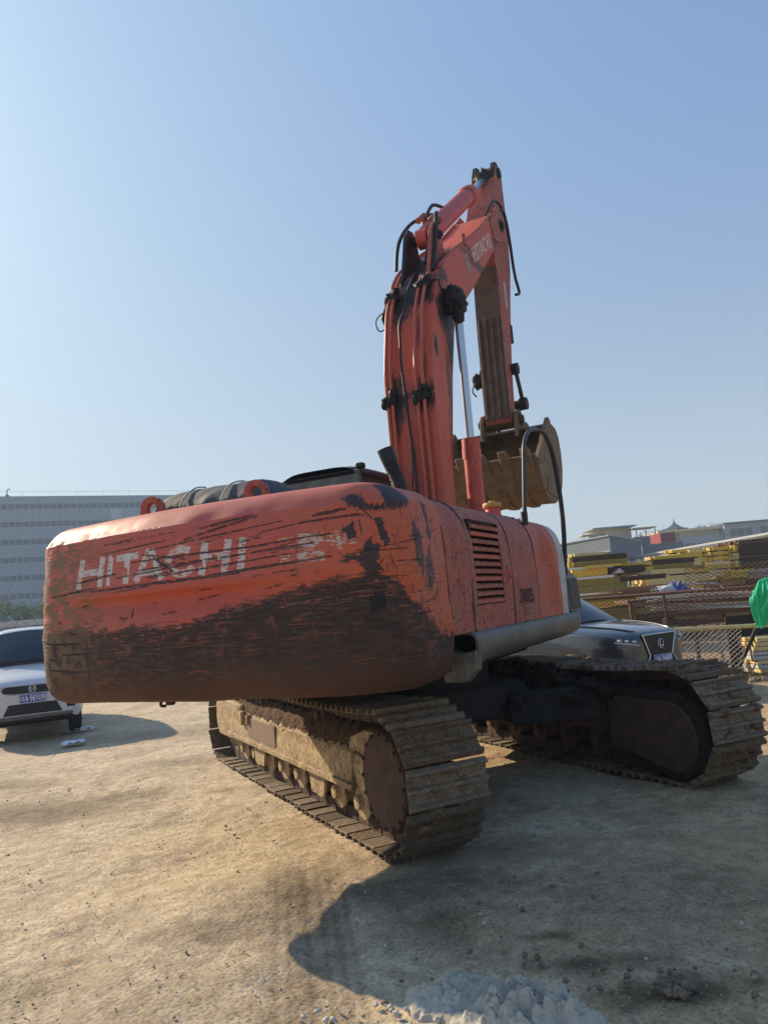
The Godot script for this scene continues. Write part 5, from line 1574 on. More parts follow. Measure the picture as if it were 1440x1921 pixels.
func buildings() -> void:
	M.bark = plain(rgb(84, 72, 60), 0.9)
	var s := 256
	var mid := nimg(s, s, 1, 1, 12, 201, 4); var st := nimg(s, s, 1, 6, 40, 202, 4)
	M.concrete = tiled(paint(s, s, rgb(152, 162, 168), [[mid, 0.4, 0.8, rgb(140, 150, 156), 0.7], [st, 0.55, 0.85, rgb(106, 112, 118), 0.5]]), 9.0, 0.85)
	M.beige = tiled(paint(s, s, rgb(206, 190, 150), [[mid, 0.4, 0.8, rgb(190, 172, 134), 0.7], [st, 0.6, 0.85, rgb(150, 138, 112), 0.5]]), 6.0, 0.85)
	M.galv_roof = plain(rgb(168, 170, 168), 0.6)
	M.slate = tiled(paint(s, s, rgb(88, 98, 106), [[mid, 0.4, 0.8, rgb(78, 88, 96), 0.7]]), 6.0, 0.7)
	var pane := plain(rgb(88, 98, 106), 0.4)
	# long grey block on the left: a facade that recedes to the right
	var dirv := Vector3(0.889, 0, -0.459)
	var b := Basis(dirv, Vector3.UP, dirv.cross(Vector3.UP))
	var o := thing("office_block", "long grey seven-storey block with bands of narrow windows, far left", "building", X(b, Vector3(-83.86, 0, -165.5)))
	wallbox(o, "wall", -24, 62, 0, 31.9, -14, -0.35, M.concrete)
	var tops := [30.5, 26.53, 22.56, 18.6, 14.63, 10.66, 6.7]
	var prev := 32.3
	for t in tops:
		wallbox(o, "spandrel", -24, 62, t, prev, -0.352, 0.0, M.concrete)
		prev = t - 1.1
	wallbox(o, "spandrel", -24, 62, 0, prev, -0.352, 0.0, M.concrete)
	var wm := MB.new()
	for k in [-0.47, -0.157, 0.157, 0.47]:
		wm.box(Vector3(k, 0, 0), Vector3(0.29, 1.06, 0.06))
	var wmesh := wm.mesh()
	var fins := MB.new(); var rest := MB.new(); var seams := MB.new()
	for t in tops:
		for i in 60:
			var x := -23.3 + i * 1.42
			fins.box(Vector3(x - 0.71, t - 0.55, -0.16), Vector3(0.16, 1.098, 0.26))
			if x > -3.0 and x < 37.0:
				var wn := MB.new()
				part("window", wmesh, pane, o, X(Basis(), Vector3(x, t - 0.55, -0.29)))
			else:
				rest.box(Vector3(x, t - 0.55, -0.29), Vector3(1.2, 1.06, 0.06))
	for i in 22:
		for t in [32.2, 29.3, 25.3, 21.4, 17.4, 13.4, 9.5]:
			seams.box(Vector3(-22.0 + i * 4.26, t - 1.35 if t < 32 else t - 0.85, 0.01), Vector3(0.10, 2.7 if t < 32 else 1.6, 0.04))
	stuff(part("mullion_fins", fins, plain(rgb(150, 158, 162), 0.7), o))
	stuff(part("side_windows", rest, pane, o))
	stuff(part("panel_seams", seams, plain(rgb(130, 134, 136), 0.8), o))
	wallbox(o, "stair_panel", 23.0, 25.4, 26.6, 29.2, 0.0, 0.06, plain(rgb(176, 182, 184), 0.8))
	var rl := MB.new()
	rl.cyl(Vector3(-24, 33.4, -0.4), Vector3(62, 33.4, -0.4), 0.03, -1, 5)
	for i in 16:
		rl.cyl(Vector3(-24 + i * 5.7, 32.3, -0.4), Vector3(-24 + i * 5.7, 33.4, -0.4), 0.03, -1, 5)
	part("roof_railing", rl, plain(rgb(150, 154, 156), 0.6), o)
	for x in [-0.4, 1.7]:
		var vp := MB.new()
		vp.box(Vector3(x - 0.2, 32.5, -2), Vector3(0.8, 0.9, 0.8), 0.1)
		vp.tube(PackedVector3Array([Vector3(x - 0.2, 32.8, -2), Vector3(x - 0.2, 34.0, -2), Vector3(x + 0.0, 34.2, -2), Vector3(x + 0.45, 34.2, -2)]), 0.12, 7)
		part("vent_pipe", vp, M.slate, o)
	# wall, lamp posts, bushes and parked car below it
	var bw := thing("boundary_wall", "low pale concrete wall behind the white car, far left", "wall", yaw(Vector3(-13.5, 0, -31.0), -0.05))
	wallbox(bw, "wall_panel", -16, 6, 0, 2.05, -0.25, 0, M.concrete)
	wallbox(bw, "coping", -16.1, 6.1, 2.05, 2.28, -0.32, 0.06, M.white)
	wallbox(bw, "ledge", -16.1, 6.1, 1.72, 1.88, 0.0, 0.10, M.slate)
	for q in [[-44.77, -90.0, 7.3, "lamp post rising before the grey block, left of the pair"], [-42.24, -90.1, 6.7, "lamp post rising before the grey block, right of the pair"]]:
		var lp := thing("lamp_post", q[3], "lamp post", Transform3D(Basis(), Vector3(q[0], 0, q[1])), "lamp posts before the grey block")
		var pm := MB.new()
		pm.cyl(Vector3.ZERO, Vector3(0, q[2], 0), 0.11, 0.07, 8)
		part("pole", pm, plain(rgb(120, 130, 134), 0.5), lp)
		var hd := MB.new()
		hd.box(Vector3(0.25, q[2] + 0.02, 0), Vector3(0.7, 0.14, 0.28), 0.04)
		part("lamp_head", hd, plain(rgb(120, 130, 134), 0.5), lp)
	tree("leafy_tree", "dark green tree at the photo's left edge before the grey block", Vector3(-36.2, 0, -70), 5.2, 4.4, 11, rgb(62, 78, 52), "trees before the grey block")
	tree("leafy_tree", "dark green tree between the two lamp posts", Vector3(-33.7, 0, -70.5), 4.7, 3.6, 12, rgb(58, 72, 52), "trees before the grey block")
	tree("leafy_tree", "brownish tree beside the counterweight's left end", Vector3(-32.0, 0, -70), 4.9, 3.4, 13, rgb(84, 82, 62), "trees before the grey block")
	tree("leafy_tree", "low bush behind the white car's roof", Vector3(-34.9, 0, -66), 3.4, 3.0, 14, rgb(66, 76, 56), "trees before the grey block")
	var pc := thing("parked_car", "tiny white car parked beneath the trees before the grey block", "car", yaw(Vector3(-32.8, 1.9, -64), 0.3))
	var pb := MB.new()
	pb.box(Vector3(0, 0.55, 0), Vector3(4.2, 0.6, 1.7), 0.15)
	part("body", pb, M.white, pc)
	var pg := MB.new()
	pg.prism(pv([[-1.3, 0.85], [-0.8, 1.4], [0.8, 1.4], [1.4, 0.85]]), -0.75, 0.75, Transform3D(), 0.05)
	part("cabin", pg, pane, pc)
	for k in [[-1.3, 0.8], [1.3, 0.8], [-1.3, -0.8], [1.3, -0.8]]:
		var wl := MB.new()
		wl.cyl(Vector3(k[0], 0.3, k[1] - 0.1), Vector3(k[0], 0.3, k[1] + 0.1), 0.31)
		part("wheel", wl, M.black, pc)
	var terrace := MB.new()
	terrace.box(Vector3(-34, 0.95, -72), Vector3(26, 1.9, 18))
	solo("raised_terrace", terrace, M.concrete)
	# slate-grey hall on the right
	var hall := thing("warehouse", "blank slate-grey warehouse with a sharp corner behind the timber stacks", "building")
	var hm := MB.new()
	hm.prism(pv([[23.28, 80.0], [19.6, 89.6], [23.6, 105.0], [31.75, 96.0]]), 0.0, 6.93, X(PLAN))
	part("wall", hm, M.slate, hall)
	var hr := MB.new()
	hr.bar(Vector3(23.25, 5.35, -79.9), Vector3(19.5, 5.35, -89.6), 0.3, 0.2)
	hr.bar(Vector3(23.25, 6.98, -79.95), Vector3(19.5, 6.98, -89.6), 0.25, 0.14)
	hr.bar(Vector3(23.35, 6.98, -79.95), Vector3(31.8, 6.98, -96.0), 0.25, 0.14)
	part("gutter", hr, M.concrete, hall)
	# beige flat-roofed house with canopies
	var h := thing("flat_roofed_house", "small beige flat-roofed house with open canopies, above the slate-grey warehouse", "building", yaw(Vector3(27.7, 0, -110.0), 0.0))
	var bx := MB.new()
	bx.prism(pv([[4.5, 110.0], [2.2, 113.0], [5.6, 116.0], [8.0, 111.5]]), 0.0, 10.0, X(PLAN, Vector3(0, 0, 110)))
	part("wall", bx, M.beige, h)
	wallbox(h, "roof_slab", 2.0, 8.3, 10.0, 10.18, -6.2, 0.4, M.concrete)
	for k in [[3.7, -0.93], [2.95, -1.9]]:
		var wn := MB.new()
		wn.box(Vector3.ZERO, Vector3(0.62, 0.8, 0.08))
		part("window", wn, pane, h, Transform3D(Basis(Vector3.UP, atan2(-3.0, 2.3) + PI), Vector3(k[0] - 0.05, 8.9, k[1] + 0.1)))
	for cn in [[0.4, 2.6, 9.2], [8.0, 11.2, 9.6]]:
		wallbox(h, "canopy", cn[0], cn[1], cn[2], cn[2] + 0.14, -3, 0.2, M.beige)
		wallbox(h, "terrace_wall", cn[0], cn[1], 0, cn[2] - 1.2, -3, 0.1, M.slate)
		for x in [cn[0] + 0.25, (cn[0] + cn[1]) * 0.5, cn[1] - 0.25]:
			wallbox(h, "post", x - 0.06, x + 0.06, cn[2] - 1.2, cn[2], 0.0, 0.12, M.concrete)
	# wooded rise with a pavilion
	var hill := MB.new()
	var rows := []
	var nh := noise(0.06, 210, 3)
	for i in 21:
		var line := PackedVector3Array()
		for j in 31:
			var x := lerpf(28, 120, j / 30.0); var z := lerpf(-135, -230, i / 20.0)
			line.push_back(Vector3(x, -0.3 + 9.5 * pow(sin(PI * i / 20.0), 0.6) * pow(sin(PI * j / 30.0), 0.5) + nh.get_noise_2d(x, z) * 1.5 * sin(PI * i / 20.0), z))
		rows.append(line)
	hill.grid(rows)
	solo("hill", hill, plain(rgb(66, 74, 52), 0.95))
	tree("hill_tree", "round dark tree on the rise just left of the red container", Vector3(53.6, 4.4, -150), 8.2, 5.6, 21, rgb(48, 62, 44), "trees on the rise")
	tree("hill_tree", "dark tree on the rise right of the pavilion", Vector3(67.5, 6.0, -162), 7.2, 6.5, 22, rgb(52, 66, 46), "trees on the rise")
	tree("hill_tree", "dark tree on the rise beside the long pale building's roof", Vector3(71.5, 6.0, -166), 7.4, 6.0, 23, rgb(56, 70, 48), "trees on the rise")
	tree("hill_tree", "dark tree on the rise behind the beige house's right canopy", Vector3(37.5, 0, -112), 9.2, 7.0, 24, rgb(46, 58, 46), "trees on the rise")
	tree("hill_tree", "dark tree between the beige house and the red container", Vector3(41.5, 0, -116), 9.0, 6.0, 25, rgb(46, 58, 46), "trees on the rise")
	var pg2 := thing("pavilion", "dark pavilion with upswept eaves on the rise, behind the red container", "pavilion", Transform3D(Basis(), Vector3(60.4, 7.0, -160)))
	var rf := MB.new()
	var prow := []
	for i in 9:
		var t := i / 8.0
		var line := PackedVector3Array()
		for j in 48:
			var a := TAU * j / 48.0
			var corner := pow(absf(cos(a * 4.0 * 0.5 + PI * 0.0)), 8.0)
			var rad := lerpf(2.3 + 0.5 * corner, 0.12, 1.0 - pow(1.0 - t, 1.5))
			line.push_back(Vector3(cos(a) * rad, 5.0 + 2.0 * t + corner * 0.55 * pow(1.0 - t, 4.0), -sin(a) * rad))
		prow.append(line)
	rf.grid(prow, false, [], true)
	rf.cyl(Vector3(0, 6.9, 0), Vector3(0, 7.7, 0), 0.14, 0.03, 8)
	part("roof", rf, plain(rgb(62, 66, 74), 0.8), pg2)
	for i in 6:
		var a := TAU * i / 6.0
		var cm := MB.new()
		cm.cyl(Vector3(cos(a) * 1.7, -1, sin(a) * 1.7), Vector3(cos(a) * 1.7, 5.1, sin(a) * 1.7), 0.14)
		part("column", cm, plain(rgb(90, 60, 50), 0.8), pg2)
	# red container on a low block
	var lowb := thing("low_block", "dark low block that carries the red container", "building")
	wallbox(lowb, "wall", 33.2, 38.6, 0, 6.72, -106, -100, M.slate)
	var rc := thing("red_container", "red box container standing on a dark block below the pavilion", "container")
	wallbox(rc, "body", 35.75, 37.7, 6.72, 8.05, -104, -100, plain(rgb(140, 40, 44), 0.7))
	var cr := MB.new()
	for i in 12:
		cr.box(Vector3(35.85 + i * 0.16, 7.39, -99.98), Vector3(0.07, 1.2, 0.05))
	stuff(part("ribs", cr, plain(rgb(128, 36, 40), 0.7), rc))
	# long pale building at the right edge
	var lb := thing("long_building", "long pale two-storey building with a window band at the photo's right edge", "building")
	wallbox(lb, "wall", 57.5, 84, 0, 10.5, -146, -130, M.concrete)
	wallbox(lb, "parapet", 57.3, 84.2, 10.5, 10.8, -146.2, -129.8, M.slate)
	wallbox(lb, "wing", 48.0, 57.4, 0, 9.0, -142, -131, M.concrete)
	wallbox(lb, "wing_roof", 46.5, 57.5, 10.0, 10.4, -139, -131, M.beige)
	wallbox(lb, "wing_upper", 49.5, 57.4, 9.0, 10.0, -139, -132, M.beige)
	var lw := MB.new()
	lw.box(Vector3.ZERO, Vector3(1.1, 1.25, 0.1))
	var lwm := lw.mesh()
	for i in 16:
		if i % 4 != 3:
			part("window", lwm, pane, lb, X(Basis(), Vector3(58.9 + i * 1.3, 9.0, -129.98)))
	var lw2 := MB.new()
	lw2.box(Vector3.ZERO, Vector3(0.7, 0.8, 0.1))
	var lwm2 := lw2.mesh()
	for i in 8:
		part("window", lwm2, pane, lb, X(Basis(), Vector3(49.2 + i * 1.05, 7.4, -130.98)))
	for y in [8.2, 9.8]:
		wallbox(lb, "string_course", 57.4, 84.1, y, y + 0.12, -130.0, -129.85, M.white)
	# open storage shed: its pale roof edge runs away above the stacks
	var sh := thing("storage_shed", "long open shed whose pale roof edge slopes across above the yellow beams", "shed")
	var e0 := Vector3(29.2, 4.5, -40.0); var e1 := Vector3(26.6, 4.62, -88.0)
	var ra := MB.new()
	ra.prism(pv([[29.2, 40.0], [26.6, 88.0], [46.6, 90.0], [52.2, 42.0]]), 4.42, 4.52, X(PLAN))
	part("roof", ra, M.concrete, sh)
	var f1 := MB.new(); f1.bar(e0 + Vector3(-0.06, 0.06, 0), e1 + Vector3(-0.06, 0.06, 0), 0.1, 0.17)
	part("fascia", f1, M.galv_roof, sh)
	var f2 := MB.new(); f2.bar(e0 + Vector3(-0.35, -0.42, 0), e1 + Vector3(-0.35, -0.36, 0), 0.16, 0.16)
	part("gutter", f2, M.white, sh)
	for i in 7:
		var p := e0.lerp(e1, i / 6.0)
		wallbox(sh, "post", p.x + 0.2, p.x + 0.45, 0, 4.42, p.z - 0.12, p.z + 0.12, M.white)
	wallbox(sh, "back_wall", 46.0, 46.3, 0, 4.4, -88, -42, M.slate)
	# lorry in front of the shed
	var lo := thing("lorry", "red lorry with pale rails standing before the shed's far end", "lorry", yaw(Vector3(24.4, 0, -67), 0.5))
	var lc := MB.new()
	lc.prism(pv([[-1.1, 0.6], [1.1, 0.6], [1.1, 2.0], [0.7, 3.3], [-1.1, 3.4]]), -1.1, 1.1, Transform3D(), 0.1)
	part("cab", lc, plain(rgb(176, 60, 72), 0.5), lo)
	wallbox(lo, "windscreen", 0.72, 1.05, 2.1, 3.0, -0.9, 0.9, pane)
	wallbox(lo, "bed", -6.5, -1.3, 1.0, 1.4, -1.2, 1.2, M.slate)
	var lr := MB.new()
	for i in 5:
		lr.cyl(Vector3(-6.3 + i * 1.2, 1.4, 1.15), Vector3(-6.0 + i * 1.2, 3.7, 1.15), 0.06, -1, 6)
	lr.cyl(Vector3(-6.4, 3.4, 1.15), Vector3(-1.2, 3.8, 1.15), 0.07, -1, 6)
	part("rails", lr, M.white, lo)
	for k in [[0.0, 1.1], [0.0, -1.1], [-5.0, 1.1], [-5.0, -1.1]]:
		var wl := MB.new()
		wl.cyl(Vector3(k[0], 0.5, k[1] - 0.15), Vector3(k[0], 0.5, k[1] + 0.15), 0.5, -1, 16)
		part("wheel", wl, M.black, lo)


# ------------------------------------------------------------------ cars; front bumper at the origin, facing -z
func car_shell(st: Array) -> MB:   # stations [s, half width, low, shoulder, top]
	var mb := MB.new()
	var rows := []
	for q in st:
		var w: float = q[1]; var lo: float = q[2]; var sh: float = q[3]; var tp: float = q[4]
		var half := [[0.0, tp], [0.35 * w, tp - 0.004], [0.66 * w, tp - 0.018], [0.84 * w, tp - 0.05], [0.93 * w, lerpf(tp, sh, 0.75)], [0.985 * w, sh], [w, lerpf(sh, lo, 0.3)], [0.995 * w, lerpf(sh, lo, 0.6)], [0.97 * w, lerpf(sh, lo, 0.85)], [0.9 * w, lo]]
		var line := PackedVector3Array()
		for i in range(half.size() - 1, 0, -1):
			line.push_back(Vector3(-half[i][0], half[i][1], q[0]))
		for p in half:
			line.push_back(Vector3(p[0], p[1], q[0]))
		rows.append(line)
	mb.grid(rows, true)
	for e in [0, rows.size() - 1]:
		var poly := PackedVector2Array()
		for p in rows[e]:
			poly.push_back(Vector2(p.x, p.y))
		mb.prism(poly, rows[e][0].z, rows[e][0].z + 0.002)
	return mb

func sheet(mb: MB, a: Vector3, b: Vector3, c: Vector3, d: Vector3, bulge: Vector3, n := 8) -> void:   # bowed pane: a, b along the bottom, d, c along the top
	var rows := []
	for i in n + 1:
		var line := PackedVector3Array()
		for j in n + 1:
			var u := float(j) / n; var v := float(i) / n
			line.push_back(a.lerp(b, u).lerp(d.lerp(c, u), v) + bulge * (1.0 - pow(2.0 * u - 1.0, 2.0)) * (0.75 + 0.25 * sin(PI * v)))
		rows.append(line)
	mb.grid(rows)

func wheels(o: Node3D, spots: Array, r: float) -> void:
	for k in spots:
		var ty := MB.new()
		ty.lathe(pv([[r * 0.62, -0.11], [r * 0.93, -0.115], [r, -0.08], [r, 0.08], [r * 0.93, 0.115], [r * 0.62, 0.11]]), X(Basis(Vector3(0, 0, 1), -PI / 2), Vector3(k[0], r, k[1])), 28)
		var t := part("wheel", ty, M.rubber, o)
		var rm := MB.new()
		rm.lathe(pv([[0, -0.06], [r * 0.2, -0.08], [r * 0.64, -0.09], [r * 0.64, 0.09], [r * 0.2, 0.08], [0, 0.06]]), X(Basis(Vector3(0, 0, 1), -PI / 2), Vector3(k[0], r, k[1])), 20)
		part("rim", rm, plain(rgb(120, 122, 126), 0.35, 0.8), t)

func plate(o: Node3D, txt: String, at: Vector3, tilt := 0.0) -> void:
	var xf := X(Basis(Vector3.UP, PI) * Basis(Vector3.RIGHT, tilt), at)
	var mb := MB.new()
	mb.box(Vector3.ZERO, Vector3(0.44, 0.14, 0.012), 0.004)
	var bm := plain(rgb(8, 40, 150), 0.4)
	var p := part("number_plate", mb, bm, o, xf)
	var wm := plain(rgb(226, 230, 236), 0.5)
	var fr := MB.new()
	for q in [[0, 0.064, 0.43, 0.006], [0, -0.064, 0.43, 0.006], [-0.214, 0, 0.006, 0.134], [0.214, 0, 0.006, 0.134]]:
		fr.box(Vector3(q[0], q[1], 0.008), Vector3(q[2], q[3], 0.004))
	part("plate_border", fr, wm, p)
	var tm := lettering(txt, 0.092)
	tm.horizontal_alignment = HORIZONTAL_ALIGNMENT_LEFT
	var wide := tm.get_aabb().size.x
	part("lettering", tm, wm, p, X(Basis().scaled(Vector3(0.33 / maxf(wide, 0.01), 1, 1)), Vector3(-0.128, 0.0, 0.009)))
	# the province character, stroke by stroke
	var ch := MB.new()
	for q in [[-0.034, 0.034, -0.028, 0.026], [-0.036, 0.012, -0.030, 0.004], [-0.036, -0.036, -0.026, -0.01], [-0.018, 0.022, 0.004, 0.022], [-0.007, 0.042, -0.007, -0.038], [-0.018, -0.012, 0.004, 0.0], [0.012, 0.038, 0.03, 0.042], [0.012, 0.038, 0.012, -0.01], [0.012, -0.01, 0.006, -0.036], [0.012, 0.012, 0.036, 0.012], [0.025, 0.012, 0.025, -0.04]]:
		var a := Vector3(q[0] - 0.168, q[1], 0.01); var c := Vector3(q[2] - 0.168, q[3], 0.01)
		ch.bar(a, c + (c - a).normalized() * 0.001, 0.007, 0.004, Vector3(0, 0, 1))
	part("lettering", ch, wm, p)

func cars() -> void:
	var paintw := plain(rgb(204, 206, 208), 0.35)
	paintw.clearcoat_enabled = true; paintw.clearcoat = 0.6; paintw.clearcoat_roughness = 0.1
	var glass := plain(rgb(20, 28, 32), 0.06)
	glass.metallic_specular = 0.6
	var trim := plain(rgb(22, 23, 25), 0.55)
	var lamp := plain(rgb(190, 198, 206), 0.12)
	# ---- white car, front on
	var o := thing("white_car", "dusty white car with a blue plate, half hidden behind the counterweight's left end", "car", Transform3D(Basis(Vector3.UP, 3.575) * Basis().scaled(Vector3(0.86, 0.98, 0.95)), Vector3(-5.78, 0, -12.3)))
	var W := 0.93
	var st := [[0.0, 0.70, 0.42, 0.80, 0.90], [0.03, 0.76, 0.36, 0.84, 0.955], [0.10, 0.82, 0.34, 0.88, 1.0], [0.25, 0.88, 0.33, 0.93, 1.05], [0.55, 0.92, 0.33, 0.99, 1.13], [1.0, 0.93, 0.33, 1.03, 1.22], [1.12, 0.93, 0.33, 1.05, 1.24], [1.6, 0.93, 0.33, 1.08, 1.2], [3.2, 0.93, 0.33, 1.1, 1.2], [4.3, 0.9, 0.36, 1.1, 1.2], [4.6, 0.84, 0.42, 1.0, 1.12]]
	part("body", car_shell(st), paintw, o)
	var cab_ := car_shell([[1.05, 0.83, 1.12, 1.2, 1.235], [1.4, 0.80, 1.12, 1.48, 1.56], [1.72, 0.76, 1.12, 1.70, 1.80], [2.0, 0.75, 1.12, 1.75, 1.85], [2.9, 0.75, 1.12, 1.75, 1.86], [3.8, 0.74, 1.12, 1.70, 1.80], [4.35, 0.78, 1.12, 1.3, 1.36]])
	part("cabin", cab_, paintw, o)
	var ws := MB.new()
	sheet(ws, Vector3(0.72, 1.20, 1.02), Vector3(-0.72, 1.20, 1.02), Vector3(-0.64, 1.745, 1.66), Vector3(0.64, 1.745, 1.66), Vector3(0, 0.07, -0.07))
	part("windscreen", ws, glass, o)
	var sw := MB.new()
	for s in [-1, 1]:
		sw.prism(pv([[1.35, 1.2], [1.9, 1.66], [3.3, 1.66], [3.9, 1.2]]), s * 0.80 - 0.012, s * 0.80 + 0.012, X(Basis(Vector3(0, 0, 1), Vector3(0, 1, 0), Vector3(-1, 0, 0))))
	part("side_window", sw, glass, o)
	var mir := MB.new()
	mir.box(Vector3(0.1, 1.66, 1.52), Vector3(0.26, 0.07, 0.04), 0.02)
	part("mirror_mount", mir, trim, o)
	for s in [-1, 1]:
		var dm := MB.new()
		dm.box(Vector3(s * 1.02, 1.24, 1.3), Vector3(0.22, 0.16, 0.1), 0.04)
		part("door_mirror", dm, trim, o)
	for s in [[-0.62, 0.05], [0.1, 0.62]]:
		var wp := MB.new()
		wp.tube(PackedVector3Array([Vector3(s[0], 1.235, 0.94), Vector3(lerpf(s[0], s[1], 0.3), 1.27, 0.96), Vector3(s[1], 1.29, 0.98)]), 0.014, 6)
		part("wiper", wp, trim, o)
	var cowl := MB.new()
	cowl.tube(PackedVector3Array([Vector3(-0.75, 1.215, 1.02), Vector3(-0.4, 1.25, 0.96), Vector3(0, 1.265, 0.94), Vector3(0.4, 1.25, 0.96), Vector3(0.75, 1.215, 1.02)]), 0.025, 6)
	part("cowl", cowl, trim, o)
	var gr := MB.new()
	gr.prism(pv([[-0.52, 0.86], [-0.48, 0.80], [-0.3, 0.785], [0.3, 0.785], [0.48, 0.80], [0.52, 0.86], [0.45, 0.9], [-0.45, 0.9]]), -0.012, 0.05, Transform3D(), 0.006)
	part("grille", gr, trim, o)
	var gb := MB.new()
	gb.box(Vector3(0, 0.915, -0.002), Vector3(1.1, 0.014, 0.03), 0.004); gb.box(Vector3(0, 0.775, 0.0), Vector3(0.9, 0.012, 0.02), 0.004)
	part("chrome_strip", gb, M.chrome, o)
	var em := MB.new()
	em.tube(ring(Vector3(0, 0.85, -0.02), 0.058, 24), 0.008, 6, false)
	for s in [-1, 1]:
		em.tube(PackedVector3Array([Vector3(s * 0.028, 0.885, -0.022), Vector3(s * 0.008, 0.85, -0.022), Vector3(s * 0.028, 0.815, -0.022)]), 0.007, 5)
		em.tube(PackedVector3Array([Vector3(s * 0.034, 0.872, -0.022), Vector3(s * 0.048, 0.85, -0.022), Vector3(s * 0.034, 0.828, -0.022)]), 0.006, 5)
	part("badge", em, M.chrome, o)
	for s in [-1, 1]:
		var hl := MB.new()
		hl.prism(pv([[s * 0.5, 0.9], [s * 0.54, 0.82], [s * 0.7, 0.8], [s * 0.80, 0.90], [s * 0.72, 0.96]]), -0.005, 0.16, Transform3D(), 0.01)
		part("headlight", hl, lamp, o)
		var fg := MB.new()
		fg.prism(pv([[s * 0.56, 0.62], [s * 0.58, 0.5], [s * 0.72, 0.5], [s * 0.74, 0.62]]), -0.008, 0.06, Transform3D(), 0.008)
		part("fog_lamp_recess", fg, trim, o)
	var li := MB.new()
	li.prism(pv([[-0.5, 0.45], [-0.4, 0.62], [0.4, 0.62], [0.5, 0.45]]), -0.010, 0.05, Transform3D(), 0.006)
	part("lower_intake", li, trim, o)
	var lip := MB.new()
	lip.box(Vector3(0, 0.405, 0.02), Vector3(1.36, 0.06, 0.10), 0.02)
	part("bumper_lip", lip, M.skirt, o)
	plate(o, "A·961U9", Vector3(0.0, 0.70, -0.03))
	wheels(o, [[-0.74, 0.85], [0.74, 0.85], [-0.74, 3.55], [0.74, 3.55]], 0.36)
	var un := MB.new()
	un.box(Vector3(0, 0.36, 2.3), Vector3(1.5, 0.2, 4.0), 0.05)
	part("underbody", un, M.black, o)
	# ---- dark grey car behind the far track
	var pg := plain(rgb(60, 64, 70), 0.3, 0.4)
	pg.clearcoat_enabled = true; pg.clearcoat = 1.0; pg.clearcoat_roughness = 0.05
	var c := thing("grey_car", "dark grey car with a large spindle-shaped grille, parked behind the far crawler track", "car", Transform3D(Basis(Vector3.UP, 3.73) * Basis().scaled(Vector3(0.95, 0.98, 0.97)), Vector3(3.96, 0, -11.7)))
	var s2 := [[0.0, 0.46, 0.34, 0.80, 0.90], [0.02, 0.56, 0.28, 0.84, 0.95], [0.08, 0.68, 0.26, 0.87, 0.985], [0.2, 0.80, 0.25, 0.90, 1.02], [0.4, 0.89, 0.25, 0.94, 1.06], [0.75, 0.95, 0.26, 0.98, 1.10], [1.2, 0.95, 0.26, 1.0, 1.14], [1.5, 0.95, 0.26, 1.02, 1.16], [1.8, 0.95, 0.26, 1.04, 1.12], [3.6, 0.95, 0.28, 1.06, 1.12], [4.6, 0.9, 0.34, 1.04, 1.1], [4.85, 0.82, 0.42, 0.95, 1.0]]
	part("body", car_shell(s2), pg, c)
	part("cabin", car_shell([[1.45, 0.82, 1.04, 1.12, 1.16], [1.9, 0.78, 1.04, 1.4, 1.47], [2.3, 0.73, 1.04, 1.57, 1.66], [2.8, 0.72, 1.04, 1.62, 1.71], [3.6, 0.70, 1.04, 1.56, 1.66], [4.6, 0.76, 1.04, 1.2, 1.26]]), pg, c)
	var w2 := MB.new()
	sheet(w2, Vector3(0.76, 1.12, 1.36), Vector3(-0.76, 1.12, 1.36), Vector3(-0.62, 1.62, 2.2), Vector3(0.62, 1.62, 2.2), Vector3(0, 0.07, -0.07))
	part("windscreen", w2, glass, c)
	var sw2 := MB.new()
	for s in [-1, 1]:
		sw2.prism(pv([[1.75, 1.12], [2.4, 1.55], [3.7, 1.52], [4.2, 1.16]]), s * 0.80 - 0.012, s * 0.80 + 0.012, X(Basis(Vector3(0, 0, 1), Vector3(0, 1, 0), Vector3(-1, 0, 0))))
	part("side_window", sw2, glass, c)
	var crease := MB.new()
	for s in [-1, 1]:
		crease.tube(PackedVector3Array([Vector3(s * 0.42, 1.0, 0.1), Vector3(s * 0.52, 1.055, 0.4), Vector3(s * 0.6, 1.10, 0.8), Vector3(s * 0.68, 1.13, 1.3)]), 0.012, 6)
	part("bonnet_crease", crease, pg, c)
	var spx := [[-0.40, 0.94], [0.40, 0.94], [0.30, 0.70], [0.27, 0.62], [0.47, 0.38], [0.42, 0.28], [-0.42, 0.28], [-0.47, 0.38], [-0.27, 0.62], [-0.30, 0.70]]
	var sg := MB.new()
	sg.prism(pv(spx), -0.016, 0.06, Transform3D(), 0.004)
	var grl := part("grille", sg, M.black, c)
	var mesh_ := MB.new()
	for i in 15:
		var y := 0.30 + i * 0.044
		var hw := 0.44 - 0.19 * (1.0 - absf(y - 0.64) / 0.36) + 0.0
		hw = minf(hw, 0.40)
		var k := -hw + (0.03 if i % 2 else 0.0)
		while k < hw - 0.05:
			mesh_.box(Vector3(k + 0.03, y, -0.02), Vector3(0.05, 0.012, 0.012)); k += 0.066
	stuff(part("grille_bars", mesh_, plain(rgb(52, 54, 58), 0.3, 0.5), grl))
	var fr := MB.new()
	var fp := PackedVector3Array()
	for p in spx:
		fp.push_back(Vector3(p[0], p[1], -0.02))
	fp.push_back(fp[0])
	for i in fp.size() - 1:
		fr.cyl(fp[i], fp[i + 1], 0.013, -1, 6)
	part("grille_frame", fr, M.chrome, grl)
	var lg := MB.new()
	lg.tube(ring(Vector3(0, 0.79, -0.03), 0.068, 24), 0.007, 6, false)
	lg.bar(Vector3(0.012, 0.835, -0.032), Vector3(0.022, 0.76, -0.032), 0.016, 0.008, Vector3(0, 0, 1)); lg.bar(Vector3(0.026, 0.758, -0.032), Vector3(-0.04, 0.758, -0.032), 0.016, 0.008, Vector3(0, 0, 1))
